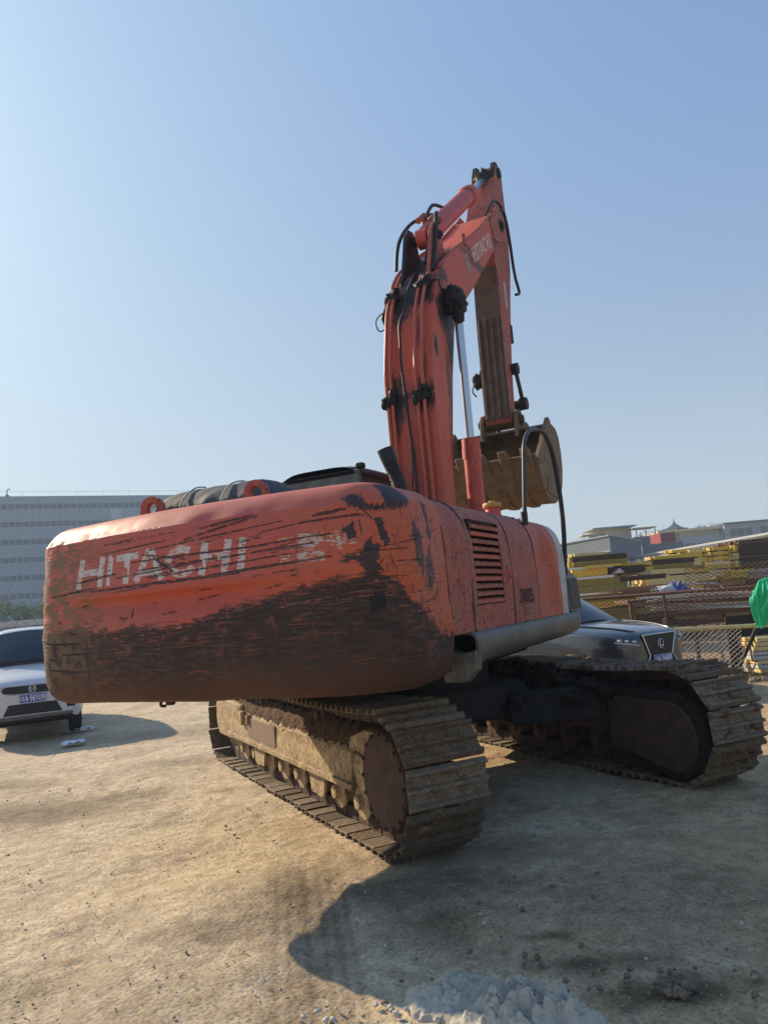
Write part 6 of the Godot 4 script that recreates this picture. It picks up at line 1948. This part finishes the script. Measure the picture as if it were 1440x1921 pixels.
	part("badge", lg, M.chrome, c)
	for s in [-1, 1]:
		var hl := MB.new()
		var hq := [Vector3(s * 0.46, 0.80, 0.03), Vector3(s * 0.87, 0.86, 0.42), Vector3(s * 0.905, 0.94, 0.52), Vector3(s * 0.52, 0.875, 0.035)]
		sheet(hl, hq[0 if s < 0 else 1], hq[1 if s < 0 else 0], hq[2 if s < 0 else 3], hq[3 if s < 0 else 2], Vector3(s * 0.05, 0, -0.10))
		var hp := part("headlight", hl, plain(rgb(70, 76, 84), 0.1, 0.3), c)
		var led := MB.new()
		for i in 3:
			led.box(Vector3(s * (0.57 + i * 0.085), 0.862 + i * 0.014, 0.015 + i * 0.07), Vector3(0.055, 0.035, 0.05), 0.008)
		led.tube(PackedVector3Array([Vector3(s * 0.48, 0.80, -0.0), Vector3(s * 0.62, 0.825, 0.03), Vector3(s * 0.8, 0.865, 0.2)]), 0.01, 6)
		part("led_strip", led, lamp, hp)
		var arch := MB.new()
		arch.lathe(pv([[0.0, 0.0], [0.40, 0.0], [0.405, 0.012], [0.0, 0.012]]), X(Basis(Vector3(0, 0, 1), -PI / 2 * s), Vector3(s * 0.94, 0.38, 0.95)), 26)
		part("wheel_arch", arch, M.black, c)
	plate(c, "A·2HA00", Vector3(0.0, 0.56, -0.04))
	wheels(c, [[-0.86, 0.95], [0.86, 0.95], [-0.84, 3.75], [0.84, 3.75]], 0.36)
	var un2 := MB.new()
	un2.box(Vector3(0, 0.33, 2.4), Vector3(1.6, 0.2, 4.2), 0.05)
	part("underbody", un2, M.black, c)

func ring(c: Vector3, r: float, n: int) -> PackedVector3Array:
	var p := PackedVector3Array()
	for i in n + 1:
		p.push_back(c + Vector3(cos(TAU * i / n), sin(TAU * i / n), 0) * r)
	return p

# ------------------------------------------------------------------ storage yard behind the fence
func stack(called: String, label: String, at: Vector3, turn: float, nx: int, ny: int, w: float, h: float, l: float, mats: Array, sd: int, group := "", gap := 0.006, every := 2) -> Node3D:   # beams lie along local z, their ends face -z and +z
	var o := thing(called, label, "timber stack" if mats[0] != M.white else "board stack", yaw(at, turn), group)
	var r := RandomNumberGenerator.new(); r.seed = sd
	var bm := MB.new()
	bm.box(Vector3.ZERO, Vector3(w, h, l), minf(w, h) * 0.08)
	var m := bm.mesh()
	var y := 0.0
	for j in ny:
		for i in nx:
			var x := (i - (nx - 1) * 0.5) * (w + gap) + r.randf_range(-0.004, 0.004)
			part("beam" if l > 0.9 else "board", m, mats[r.randi() % mats.size()], o, X(Basis(Vector3.UP, r.randf_range(-0.012, 0.012)), Vector3(x, y + h * 0.5, -l * 0.5 + r.randf_range(-0.06, 0.06))))
		y += h + gap * 0.5
		if every > 0 and j % every == every - 1 and j < ny - 1:
			for z in [-l * 0.85, -l * 0.15]:
				var bt := MB.new()
				bt.box(Vector3(0, 0, 0), Vector3(nx * (w + gap), 0.035, 0.06))
				part("batten", bt, M.wood_dark, o, X(Basis(), Vector3(0, y + 0.0175, z)))
			y += 0.036
	return o

func diamond_mesh(w: float, h: float, cw: float, chh: float, wire: float, bend: Callable) -> MB:   # expanded metal: zigzag strands that meet at their knuckles
	var mb := MB.new()
	var nx := int(w / cw) * 2
	for j in int(h / chh) * 2:
		for i in nx:
			var p := []
			for k in [i, i + 1]:
				p.push_back(bend.call(Vector3(k * cw * 0.5, (j + (k + j) % 2) * chh * 0.5, 0)))
			mb.bar(p[0], p[1], wire, wire * 1.6, Vector3(0, 0, 1))
	return mb

func yard() -> void:
	var s := 256
	var mid := nimg(s, s, 1, 1, 10, 301, 4); var st := nimg(s, s, 6, 1, 60, 302, 4); var fine := nimg(s, s, 1, 1, 60, 303, 4)
	M.wood_dark = tiled(paint(s, s, rgb(78, 62, 48), [[mid, 0.4, 0.8, rgb(60, 46, 38), 0.8], [fine, 0.6, 0.8, rgb(96, 78, 60), 0.6]]), 0.7, 0.9)
	M.beam_yellow = tiled(paint(s, s, rgb(240, 204, 84), [[mid, 0.4, 0.8, rgb(216, 172, 66), 0.7], [st, 0.55, 0.8, rgb(130, 104, 52), 0.6], [fine, 0.64, 0.8, rgb(110, 84, 48), 0.6]]), 0.6, 0.75)
	M.beam_olive = tiled(paint(s, s, rgb(160, 144, 66), [[mid, 0.35, 0.75, rgb(130, 114, 62), 0.7], [st, 0.5, 0.8, rgb(90, 74, 48), 0.7], [fine, 0.64, 0.8, rgb(80, 64, 44), 0.6]]), 0.8, 0.8)
	M.beam_pale = tiled(paint(s, s, rgb(234, 214, 150), [[mid, 0.4, 0.8, rgb(186, 156, 96), 0.7], [fine, 0.62, 0.8, rgb(130, 104, 70), 0.6]]), 0.6, 0.8)
	M.rust = tiled(paint(s, s, rgb(122, 86, 70), [[mid, 0.35, 0.75, rgb(98, 66, 54), 0.7], [fine, 0.6, 0.8, rgb(150, 122, 104), 0.6]]), 0.5, 0.8)
	M.galv = tiled(paint(s, s, rgb(184, 180, 172), [[mid, 0.35, 0.75, rgb(158, 152, 142), 0.7], [fine, 0.62, 0.8, rgb(120, 104, 90), 0.7]]), 0.5, 0.65)
	var yel := [M.beam_yellow, M.beam_yellow, M.beam_pale]
	var oli := [M.beam_olive, M.beam_yellow, M.wood_dark, M.beam_olive, M.beam_olive]
	var g := "stacks of yellow formwork beams"
	var turn := -1.2   # ends face left and to the front
	# right-hand row, end on, on a dark base
	var base := thing("base_stack", "dark heap of stacked boards under the yellow beam ends, right", "timber stack", yaw(Vector3(11.0, 0, -26.6), 0.1))
	for j in 6:
		for i in 7:
			var bm := MB.new()
			bm.box(Vector3(-2.9 + i * 0.92 + rng.randf_range(-0.05, 0.05), 0.14 + j * 0.275, rng.randf_range(-0.1, 0.1)), Vector3(0.84, 0.25, 3.4), 0.02)
			part("board_bundle", bm, [M.wood_dark, M.beam_olive, M.rust, M.wood_dark, M.beam_olive][(i * 2 + j * 3) % 5], base)
	stack("beam_stack", "tall stack of bright yellow beam ends beside the brown boards, right", Vector3(11.2, 1.96, -25.2), turn, 5, 6, 0.085, 0.105, 0.98, yel, 31, g)
	stack("beam_stack", "yellow beam ends, second stack left of the brown boards", Vector3(10.5, 2.24, -25.2), turn, 5, 3, 0.085, 0.12, 0.98, yel, 32, g, 0.006, 1)
	stack("beam_stack", "yellow beam ends over the long olive beam, third stack left of the brown boards", Vector3(9.85, 2.26, -25.4), turn, 5, 3, 0.08, 0.12, 0.96, yel, 33, g)
	stack("beam_stack", "deep yellow beam ends, leftmost of the upper right row", Vector3(9.3, 2.36, -25.4), turn, 4, 3, 0.085, 0.1, 0.96, [M.beam_yellow], 34, g)
	stack("beam_stack", "loose yellow beam ends low beneath the tall yellow stack", Vector3(10.7, 1.62, -24.9), turn, 7, 2, 0.095, 0.12, 0.96, yel, 35, g, 0.03)
	stack("olive_beams", "long olive beams lying crosswise under the yellow beam ends", Vector3(8.75, 1.98, -24.6), -1.5, 2, 2, 0.12, 0.12, 1.7, [M.beam_olive], 36, g)
	stack("beam_stack", "bright yellow beam ends over the middle pile's right end", Vector3(8.6, 2.1, -23.4), turn, 5, 3, 0.085, 0.11, 0.96, yel, 37, g)
	stack("beam_stack", "pale yellow beam ends low between the middle pile and the wrapped bundle's frame", Vector3(8.9, 1.62, -23.6), turn, 6, 3, 0.09, 0.11, 0.96, yel, 38, g)
	stack("beam_stack", "yellow beam ends below the second yellow stack, above the scaffold tubes", Vector3(10.05, 1.7, -24.7), turn, 5, 4, 0.09, 0.11, 0.96, yel, 39, g)
	stack("beam_stack", "bright yellow beam ends at the left end of the left pile's top bundle", Vector3(4.9, 2.52, -20.6), -1.3, 4, 1, 0.09, 0.1, 0.96, yel, 45, g)
	stack("beam_stack", "yellow beam ends on the propped boards between the left and middle piles", Vector3(6.1, 1.92, -20.5), -1.25, 4, 3, 0.09, 0.1, 0.96, yel, 46, g)
	stack("beam_stack", "yellow beam ends capping the middle pile", Vector3(7.6, 2.34, -22.5), -1.2, 5, 1, 0.09, 0.1, 0.96, yel, 47, g)
	for q in [[1.8, 3, "lower block of thin brown boards at the photo's right edge", 41], [2.32, 3, "upper block of thin brown boards at the photo's right edge", 42]]:
		stack("brown_boards", q[2], Vector3(11.35, q[0], -25.6), -1.45, 9, 9, 0.13, 0.05, 2.4, [M.wood_dark, M.rust, M.wood_dark], q[3], "blocks of brown boards", 0.012, 0)
	var tubes := thing("tube_pile", "pile of scaffold tubes with pale ends below the brown boards", "tube pile", yaw(Vector3(12.1, 1.45, -25.0), 0.5))
	var tm := MB.new()
	tm.lathe(pv([[0.019, -0.9], [0.026, -0.9], [0.026, 0.9], [0.019, 0.9]]), X(Basis(Vector3.RIGHT, PI / 2)), 10)
	var tmm := tm.mesh()
	for i in 40:
		part("scaffold_tube", tmm, M.galv if i % 3 else M.white, tubes, X(Basis(Vector3.UP, rng.randf_range(-0.06, 0.06)), Vector3(rng.randf_range(-0.9, 0.9), 0.03 + rng.randf() * 0.36, rng.randf_range(-0.15, 0.15))))
	# middle pile, beams side on with lit ends to the left
	stack("olive_beams", "lowest layers of the middle pile of olive beams", Vector3(7.1, 0, -22.6), -1.4, 7, 8, 0.13, 0.17, 1.9, oli, 51, g)
	stack("olive_beams", "middle layers of olive beams with pale yellow left ends", Vector3(7.2, 1.5, -22.4), -1.3, 6, 3, 0.13, 0.17, 1.6, [M.beam_olive, M.beam_pale, M.beam_olive], 52, g)
	stack("olive_beams", "top layers of the middle pile, leaning boards beneath", Vector3(7.25, 2.06, -22.4), -1.45, 4, 2, 0.12, 0.13, 1.6, oli, 53, g)
	stack("beam_stack", "short yellow beams at the middle pile's upper left end", Vector3(7.0, 2.0, -22.1), -0.5, 2, 2, 0.11, 0.14, 0.95, [M.beam_yellow], 54, g)
	# left pile, partly behind the front cover of the machine
	stack("olive_beams", "lowest layers of the left pile of olive beams, behind the grey car", Vector3(4.5, 0, -20.9), -1.5, 8, 8, 0.13, 0.17, 2.0, oli, 61, g)
	stack("olive_beams", "third layer up of the left pile, dark gaps between its beams", Vector3(4.5, 1.55, -20.5), -1.62, 6, 2, 0.13, 0.18, 1.6, [M.beam_olive, M.wood_dark, M.beam_olive], 62, g)
	stack("olive_beams", "left half of the left pile's second layer from the top", Vector3(4.75, 1.99, -20.4), -1.5, 5, 1, 0.14, 0.2, 0.95, [M.beam_olive, M.beam_yellow], 63, g)
	stack("olive_beams", "right half of the left pile's second layer from the top", Vector3(5.72, 1.99, -20.5), -1.56, 5, 1, 0.14, 0.19, 0.95, [M.beam_olive, M.beam_olive, M.wood_dark], 68, g)
	stack("olive_beams", "top bundle of the left pile of olive beams", Vector3(4.75, 2.26, -20.4), -1.55, 5, 2, 0.13, 0.13, 1.45, oli, 64, g)
	stack("olive_beams", "low right bundle of the left pile, beside the curled mesh", Vector3(6.3, 0, -20.6), -1.2, 6, 9, 0.12, 0.16, 1.3, oli, 65, g)
	stack("beam_stack", "small bright yellow offcuts on the left pile's second layer", Vector3(5.1, 2.2, -19.95), -1.35, 2, 1, 0.1, 0.06, 0.95, [M.beam_yellow], 66, g)
	for q in [[6.0, 1.78, 0.7, "dark boards propped between the left and middle piles, upper ones"], [6.1, 1.5, 0.3, "dark boards propped between the left and middle piles, lower ones"]]:
		stack("brown_boards", q[3], Vector3(q[0], q[1], -20.3), -1.4 - q[2] * 0.2, 4, 2, 0.16, 0.06, 1.2, [M.wood_dark, M.rust], 70 + int(q[2] * 10), "propped boards")
	var pk := MB.new()
	pk.prism(pv([[-0.16, 0], [0.16, 0], [0.02, 0.13]]), -0.2, 0.2, Transform3D(), 0.02)
	solo("pale_sheet", pk, plain(rgb(206, 186, 176), 0.8), "small pale peaked sheet between the left and middle piles", "sheet", "", yaw(Vector3(5.95, 2.0, -20.2), 0.2))
	# fence: rails and expanded-metal panels
	var fence := thing("mesh_fence", "rusty expanded-metal fence with a brown top rail and a yellow lower rail", "fence")
	var run := Transform3D(Basis(Vector3.UP, -0.656), Vector3(6.23, 0, -13.32) - Basis(Vector3.UP, -0.656) * Vector3(6.09, 0, -13.0))   # the fence runs back to the left, behind the grey car
	var flat := func(p: Vector3) -> Vector3: return p
	var rail := MB.new()
	rail.cyl(Vector3(2.2, 1.47, -13.0), Vector3(6.35, 1.47, -13.0), 0.032, -1, 10)
	part("top_rail", rail, M.rust, fence, run)
	var yr := MB.new()
	yr.cyl(Vector3(4.3, 0.885, -12.87), Vector3(7.4, 0.80, -12.8), 0.036, -1, 10)
	yr.cyl(Vector3(5.95, 0.838, -12.83), Vector3(6.0, 0.836, -12.83), 0.042, -1, 10)
	part("yellow_rail", yr, M.beam_pale, fence)
	for x in [2.4, 4.55, 5.78]:
		var po := MB.new()
		po.cyl(Vector3(x, 0, -13.04), Vector3(x, 1.5 if x < 5 else 0.95, -13.04), 0.022, -1, 8)
		part("fence_post", po, M.rust, fence, run)
	var warp := noise(1.3, 310, 2)
	for p in [[2.3, 0.05, 3.55, 1.4, -12.95, 0.112, 0.062, "mesh_panel"], [4.75, 0.02, 1.05, 0.86, -12.90, 0.1, 0.075, "mesh_panel"], [5.05, 1.3, 1.9, 0.62, -13.25, 0.115, 0.066, "mesh_panel"]]:
		var bend := func(q: Vector3) -> Vector3: return Vector3(p[0] + q.x, p[1] + q.y + 0.03 * warp.get_noise_2d(q.x, 3.0) * q.y, p[4] + 0.06 * warp.get_noise_2d(q.x * 1.5, q.y))
		part(p[7], diamond_mesh(p[2], p[3], p[5], p[6], 0.0075, bend), M.rust if p[0] != 4.75 else M.galv, fence, run if p[0] == 2.3 else Transform3D())
	var curl := func(q: Vector3) -> Vector3:
		var a := q.y / 0.18
		return Vector3(3.45 + q.x, 1.46 + 0.16 * sin(minf(a, 3.5)) * (0.7 + 0.4 * sin(q.x * 3.0)), -13.1 - 0.16 * (1.0 - cos(a)))
	part("curled_mesh", diamond_mesh(0.9, 0.55, 0.1, 0.05, 0.009, curl), M.rust, fence, run)
	# bundle of grey rods on a rusty trestle behind the mesh
	var tre := thing("trestle", "rusty trestle with pale legs that carries the grey rods behind the mesh", "trestle", run * Transform3D(Basis(), Vector3(-0.5, 0, 1.1)))
	for q in [[[4.6, 1.02, -14.6], [7.0, 1.12, -15.2]], [[4.6, 1.0, -15.4], [7.0, 1.05, -15.5]], [[5.4, 0.92, -14.7], [6.8, 0.86, -14.8]]]:
		var mb := MB.new()
		mb.bar(Vector3(q[0][0], q[0][1], q[0][2]), Vector3(q[1][0], q[1][1], q[1][2]), 0.06, 0.07)
		part("trestle_beam", mb, M.rust, tre)
	for q in [[4.75, 0.98], [5.75, 0.88], [6.35, 0.9], [6.9, 1.0]]:
		var mb := MB.new()
		mb.bar(Vector3(q[0], 0, -14.85), Vector3(q[0], q[1], -14.85), 0.05, 0.05)
		part("trestle_leg", mb, M.galv, tre)
	var rods := thing("rod_bundle", "thick bundle of long grey rods lying behind the brown rail", "rod bundle", run * Transform3D(Basis(), Vector3(-0.5, 0, 1.1)))
	for i in 34:
		var mb := MB.new()
		var y := 1.10 + 0.30 * (i / 34.0) + rng.randf_range(-0.02, 0.02)
		var z := -14.9 - rng.randf() * 0.5
		mb.bar(Vector3(4.45 + rng.randf_range(-0.2, 0.3), y + 0.02, z), Vector3(7.15 + rng.randf_range(-0.3, 0.2), y - 0.04 + rng.randf_range(-0.03, 0.03), z + rng.randf_range(-0.1, 0.1)), 0.035, 0.028, Vector3.UP, 0.006)
		part("rod", mb, [M.galv, M.galv, M.white, M.galv, M.rust][rng.randi() % 5], rods)
	# wrapped bundle tied with blue, and tube frames
	var nz := noise(5.0, 320, 3)
	var bun := thing("wrapped_bundle", "pale wrapped bundle tied with blue cloth, above the brown rail", "bundle", yaw(Vector3(5.75, 1.5, -16.1), 0.1))
	var bm := MB.new()
	bm.lump(Vector3.ZERO, Vector3(0.34, 0.1, 0.2), nz, 0.5, 12)
	part("wrapping", bm, M.white, bun)
	var bl := MB.new()
	bl.lump(Vector3(0.2, 0.02, 0.06), Vector3(0.13, 0.14, 0.18), nz, 0.9, 12)
	bl.lump(Vector3(0.36, -0.05, 0.1), Vector3(0.16, 0.05, 0.1), nz, 0.9, 9)
	part("blue_cloth", bl, plain(rgb(84, 92, 150), 0.8), bun)
	var tf := thing("tubular_stand", "white tubular stand lying beside the blue-tied bundle", "stand", yaw(Vector3(6.35, 1.44, -16.0), -0.1))
	for q in [[[-0.3, 0.17, 0], [0.42, 0.12, 0]], [[-0.4, 0.04, 0], [0.3, 0.02, 0.1]], [[-0.1, 0.16, 0], [-0.1, -0.02, 0.1]], [[0.42, 0.12, 0], [0.55, -0.06, 0.1]], [[0.3, 0.02, 0.1], [0.45, -0.08, 0.1]], [[-1.1, -0.02, 0.2], [0.5, -0.1, 0.2]], [[-1.3, -0.08, 0.25], [0.1, -0.1, 0.25]]]:
		var mb := MB.new()
		mb.cyl(Vector3(q[0][0], q[0][1], q[0][2]), Vector3(q[1][0], q[1][1], q[1][2]), 0.018, -1, 7)
		part("tube", mb, M.white, tf)
	var shelf := thing("steel_rack", "low steel rack behind the brown rail that the wrapped bundle lies on", "rack")
	for q in [[4.8, 7.4, 1.36, -16.2], [4.8, 7.4, 0.7, -16.2]]:
		wallbox(shelf, "shelf", q[0], q[1], q[2] - 0.06, q[2], q[3] - 0.5, q[3] + 0.45, M.rust)
	for x in [4.85, 6.1, 7.35]:
		wallbox(shelf, "upright", x - 0.03, x + 0.03, 0, 1.3, -15.78, -15.72, M.rust)
	# green cloth thrown over a leaning prop
	var prop := MB.new()
	prop.bar(Vector3(5.55, 0.0, -12.95), Vector3(6.45, 1.5, -12.95), 0.05, 0.05)
	solo("leaning_prop", prop, M.dark, "dark prop leaning under the green cloth", "prop")
	var gm := plain(rgb(30, 206, 138), 0.7)
	gm.backlight_enabled = true; gm.backlight = Color(0.3, 0.5, 0.4)
	var gc := MB.new()
	var rows := []
	for i in 41:   # thrown over the prop: bunched at the top, long folds running down to a torn hem
		var v := i / 40.0
		var line := PackedVector3Array()
		for j in 61:
			var u := j / 60.0
			var k := u * 6.0 + 0.8 * nz.get_noise_2d(u * 0.5, v * 0.25)
			var fold := pow(absf(sin(k * PI)), 0.7) * (0.3 + 0.7 * smoothstep(0.0, 0.35, v))
			var wd := lerpf(0.24, 0.60, smoothstep(-0.1, 0.45, v)) - 0.14 * smoothstep(0.6, 1.0, v)
			var drop := (0.62 + 0.16 * sin(u * 5.0 + 0.6) - 0.12 * smoothstep(0.5, 1.0, u)) * v
			var x := 6.22 + (u - 0.5) * wd - 0.07 * v
			line.push_back(Vector3(x, 1.57 - drop + 0.04 * sin(PI * u) * (1.0 - v) + 0.02 * fold * (1.0 - v), -12.78 + 0.085 * fold + 0.10 * sin(PI * minf(v * 1.6, 1.0)) * sin(PI * u)))
		rows.append(line)
	gc.grid(rows, true)
	solo("green_cloth", gc, gm, "bright green cloth hung over the fence at the photo's right edge", "cloth")
	# boards and dark sheet beyond the fence's end
	var ds := MB.new()
	ds.box(Vector3(6.1, 0.5, -13.42), Vector3(0.75, 1.0, 0.04), 0.005)
	solo("dark_sheet", ds, M.dark, "dark upright sheet below the green cloth", "sheet")
	stack("white_boards", "pale boards stacked flat below the yellow rail at the photo's right edge", Vector3(6.75, 0.06, -13.3), 1.57, 3, 8, 0.3, 0.062, 0.85, [M.white, M.beam_pale, M.white], 81, "", 0.022, 0)
	var kerb := MB.new()
	kerb.cyl(Vector3(5.8, 0.05, -12.95), Vector3(7.6, 0.05, -12.9), 0.02, -1, 8)
	solo("loose_pipe", kerb, M.rust, "thin rusty pipe lying before the stacked pale boards", "pipe")
	var wt := MB.new()
	for i in 3:
		wt.tube(PackedVector3Array([Vector3(5.82, 0.04, -12.88), Vector3(5.86 + i * 0.03, 0.2 + 0.04 * i, -12.86), Vector3(5.95 + i * 0.05, 0.2 - 0.03 * i, -12.84), Vector3(6.0 + i * 0.04, 0.05, -12.84)]), 0.006, 5)
	solo("loose_wire", wt, M.galv, "loose wire loops at the fence's foot", "wire")


# ------------------------------------------------------------------ things lying on the ground
func litter() -> void:
	var nz := noise(9.0, 401, 3)
	for q in [[-4.89, -11.66, 0.16, 0.3, "crumpled white paper on the sunlit ground, nearer of two"], [-5.34, -13.2, 0.14, 1.2, "torn white paper on the sunlit ground, farther of two"]]:
		var mb := MB.new()
		var rows := []
		for i in 9:
			var line := PackedVector3Array()
			for j in 9:
				var u := (j / 8.0 - 0.5) * 2.0; var v := (i / 8.0 - 0.5) * 2.0
				line.push_back(Vector3(u * q[2] + 0.02 * nz.get_noise_2d(u, v), 0.035 + 0.055 * nz.get_noise_2d(u * 3.0 + q[0], v * 3.0), v * q[2] * 0.8))
			rows.append(line)
		mb.grid(rows, true)
		solo("white_paper", mb, plain(rgb(220, 222, 222), 0.8), q[4], "paper", "scraps of white paper", yaw(Vector3(q[0], 0.01, q[1]), q[3]))
	# pile of grey-white wadding at the front edge
	var wool := plain(rgb(196, 186, 166), 0.95)
	wool.rim_enabled = true; wool.rim = 0.4
	wool.heightmap_enabled = true; wool.heightmap_texture = M.fine_tex; wool.heightmap_scale = 0.5; wool.uv1_triplanar = true; wool.uv1_scale = Vector3.ONE / 0.16
	var n1 := noise(7.0, 411, 4); var n2 := noise(20.0, 412, 3)
	n2.fractal_type = FastNoiseLite.FRACTAL_RIDGED
	var cells := noise(24.0, 413, 1, FastNoiseLite.TYPE_CELLULAR)
	cells.cellular_return_type = FastNoiseLite.RETURN_DISTANCE
	cells.domain_warp_enabled = true; cells.domain_warp_amplitude = 0.05; cells.domain_warp_frequency = 9.0
	for q in [[0.17, -3.5, 0.25, 0.17, 0.07, "smaller lobe of grey-white wadding at the photo's lower edge, left of the heap"], [0.40, -3.30, 0.30, 0.22, 0.115, "large heap of grey-white wadding at the photo's lower edge"]]:
		var mb := MB.new()
		var rows := []
		for i in 81:
			var line := PackedVector3Array()
			for j in 81:
				var u := (j / 80.0 - 0.5) * 2.3; var v := (i / 80.0 - 0.5) * 2.3
				var x: float = q[0] + u * q[2]; var z: float = q[1] + v * q[3]
				var d := sqrt(u * u + v * v) + 0.35 * n1.get_noise_2d(x * 0.7 + 9.0, z * 0.7)
				var env := 1.0 - smoothstep(0.35, 1.1, d)
				var hgt: float = q[4] * env * (0.35 + 0.4 * n1.get_noise_2d(x * 1.2, z * 1.2) + 0.5 * clampf(-cells.get_noise_2d(x, z), 0.0, 1.0) + 0.14 * n2.get_noise_2d(x * 2.6, z * 2.6))
				line.push_back(Vector3(x + 0.015 * n1.get_noise_2d(x * 3.0 + 5.0, z * 3.0) * env, hgt - 0.03 + 0.028 * smoothstep(0.0, 0.2, env), z + 0.015 * n1.get_noise_2d(x * 3.0, z * 3.0 + 7.0) * env))
			rows.append(line)
		mb.grid(rows, true)
		solo("wadding", mb, wool, q[5], "wadding", "heaps of wadding")
	# clods and stones
	var clod := MB.new()
	clod.lump(Vector3.ZERO, Vector3(1, 0.7, 1), noise(1.2, 421, 3), 0.7, 6)
	var peb := MB.new()
	peb.lump(Vector3.ZERO, Vector3(1, 0.6, 0.8), noise(0.9, 422, 2), 0.5, 4)
	var r := RandomNumberGenerator.new(); r.seed = 9
	var dirt := tiled(paint(256, 256, rgb(132, 114, 94), [[nimg(256, 256, 1, 1, 12, 431, 4), 0.4, 0.8, rgb(100, 86, 72), 0.8]]), 0.3, 0.95)
	scatter("soil_clods", clod.mesh(), dirt, 96, r, func(k: int) -> Array:
		var c: Array = [[1.0, -3.42, 0.16, 0.07], [0.85, -3.5, 0.2, 0.05], [1.02, -3.4, 0.06, 0.03], [0.7, -3.72, 0.14, 0.05], [0.2, -4.6, 0.3, 0.3], [1.3, -3.6, 0.4, 0.15], [0.0, -3.6, 0.12, 0.1], [0.9, -4.4, 0.6, 0.4]][k % 8]
		return [c[0] + r.randfn() * c[2], c[1] + r.randfn() * c[3], r.randf_range(0.004, 0.017) * (1.6 if k % 8 == 2 else 1.0)])
	var stone := tiled(paint(256, 256, rgb(176, 160, 136), [[nimg(256, 256, 1, 1, 5, 432, 4), 0.4, 0.7, rgb(150, 134, 112), 0.8]]), 0.4, 0.9)
	scatter("gravel", peb.mesh(), stone, 3600, r, func(_k: int) -> Array:
		var z := -2.9 - 10.0 * pow(r.randf(), 1.7)
		return [r.randf_range(-1.0, 1.0) * (1.2 - z * 0.62), z, r.randf_range(0.002, 0.007) * (1.0 + 1.6 * pow(r.randf(), 8.0))])
	scatter("pale_pebbles", peb.mesh(), plain(rgb(190, 184, 172), 0.85), 260, r, func(k: int) -> Array:
		if k < 60:
			return [r.randf_range(-0.6, 0.2), r.randf_range(-3.5, -3.1), r.randf_range(0.006, 0.018)]
		var z := -3.0 - 9.0 * r.randf()
		return [r.randf_range(-1.0, 1.0) * (1.0 - z * 0.6), z, r.randf_range(0.004, 0.012)])
	# rubble and tufts along the fence's foot
	scatter("fence_rubble", clod.mesh(), stone, 140, r, func(_k: int) -> Array: return [r.randf_range(4.4, 7.5), -12.6 + r.randfn() * 0.22, r.randf_range(0.02, 0.07)])
	var tf := MB.new()
	for i in 900:
		var p := Vector3(r.randf_range(4.6, 7.4), 0, -12.75 + r.randfn() * 0.15)
		var t := Vector3(r.randfn() * 0.05, r.randf_range(0.04, 0.16), r.randfn() * 0.05)
		tf.tri(p - Vector3(0.006, 0, 0), p + Vector3(0.006, 0, 0), p + t)
	stuff(solo("dry_grass", tf, plain(rgb(130, 122, 70), 0.9), "dry grass and weeds along the fence's foot", "grass"))

func scatter(called: String, mesh: Mesh, m: Material, n: int, r: RandomNumberGenerator, where: Callable) -> void:
	var mm := MultiMesh.new()
	mm.transform_format = MultiMesh.TRANSFORM_3D
	mm.mesh = mesh
	mm.instance_count = n
	for i in n:
		var q: Array = where.call(i)
		var s: float = q[2]
		var b := Basis.from_euler(Vector3(r.randf() * 0.6, r.randf() * TAU, r.randf() * 0.6)).scaled(Vector3(s, s, s))
		mm.set_instance_transform(i, Transform3D(b, Vector3(q[0], s * 0.2 - 0.004, q[1])))
	var o := MultiMeshInstance3D.new()
	o.name = called
	o.multimesh = mm
	o.material_override = m
	add_child(o)
	var lab := {"soil_clods": "dark soil clods scattered in the shade near the wadding", "gravel": "fine gravel strewn over the yard's ground", "pale_pebbles": "pale pebbles and crumbs on the ground, most at the lower edge", "fence_rubble": "pale rubble along the mesh fence's foot"}
	tag(o, lab[called], "gravel" if called != "soil_clods" else "soil")
	stuff(o)
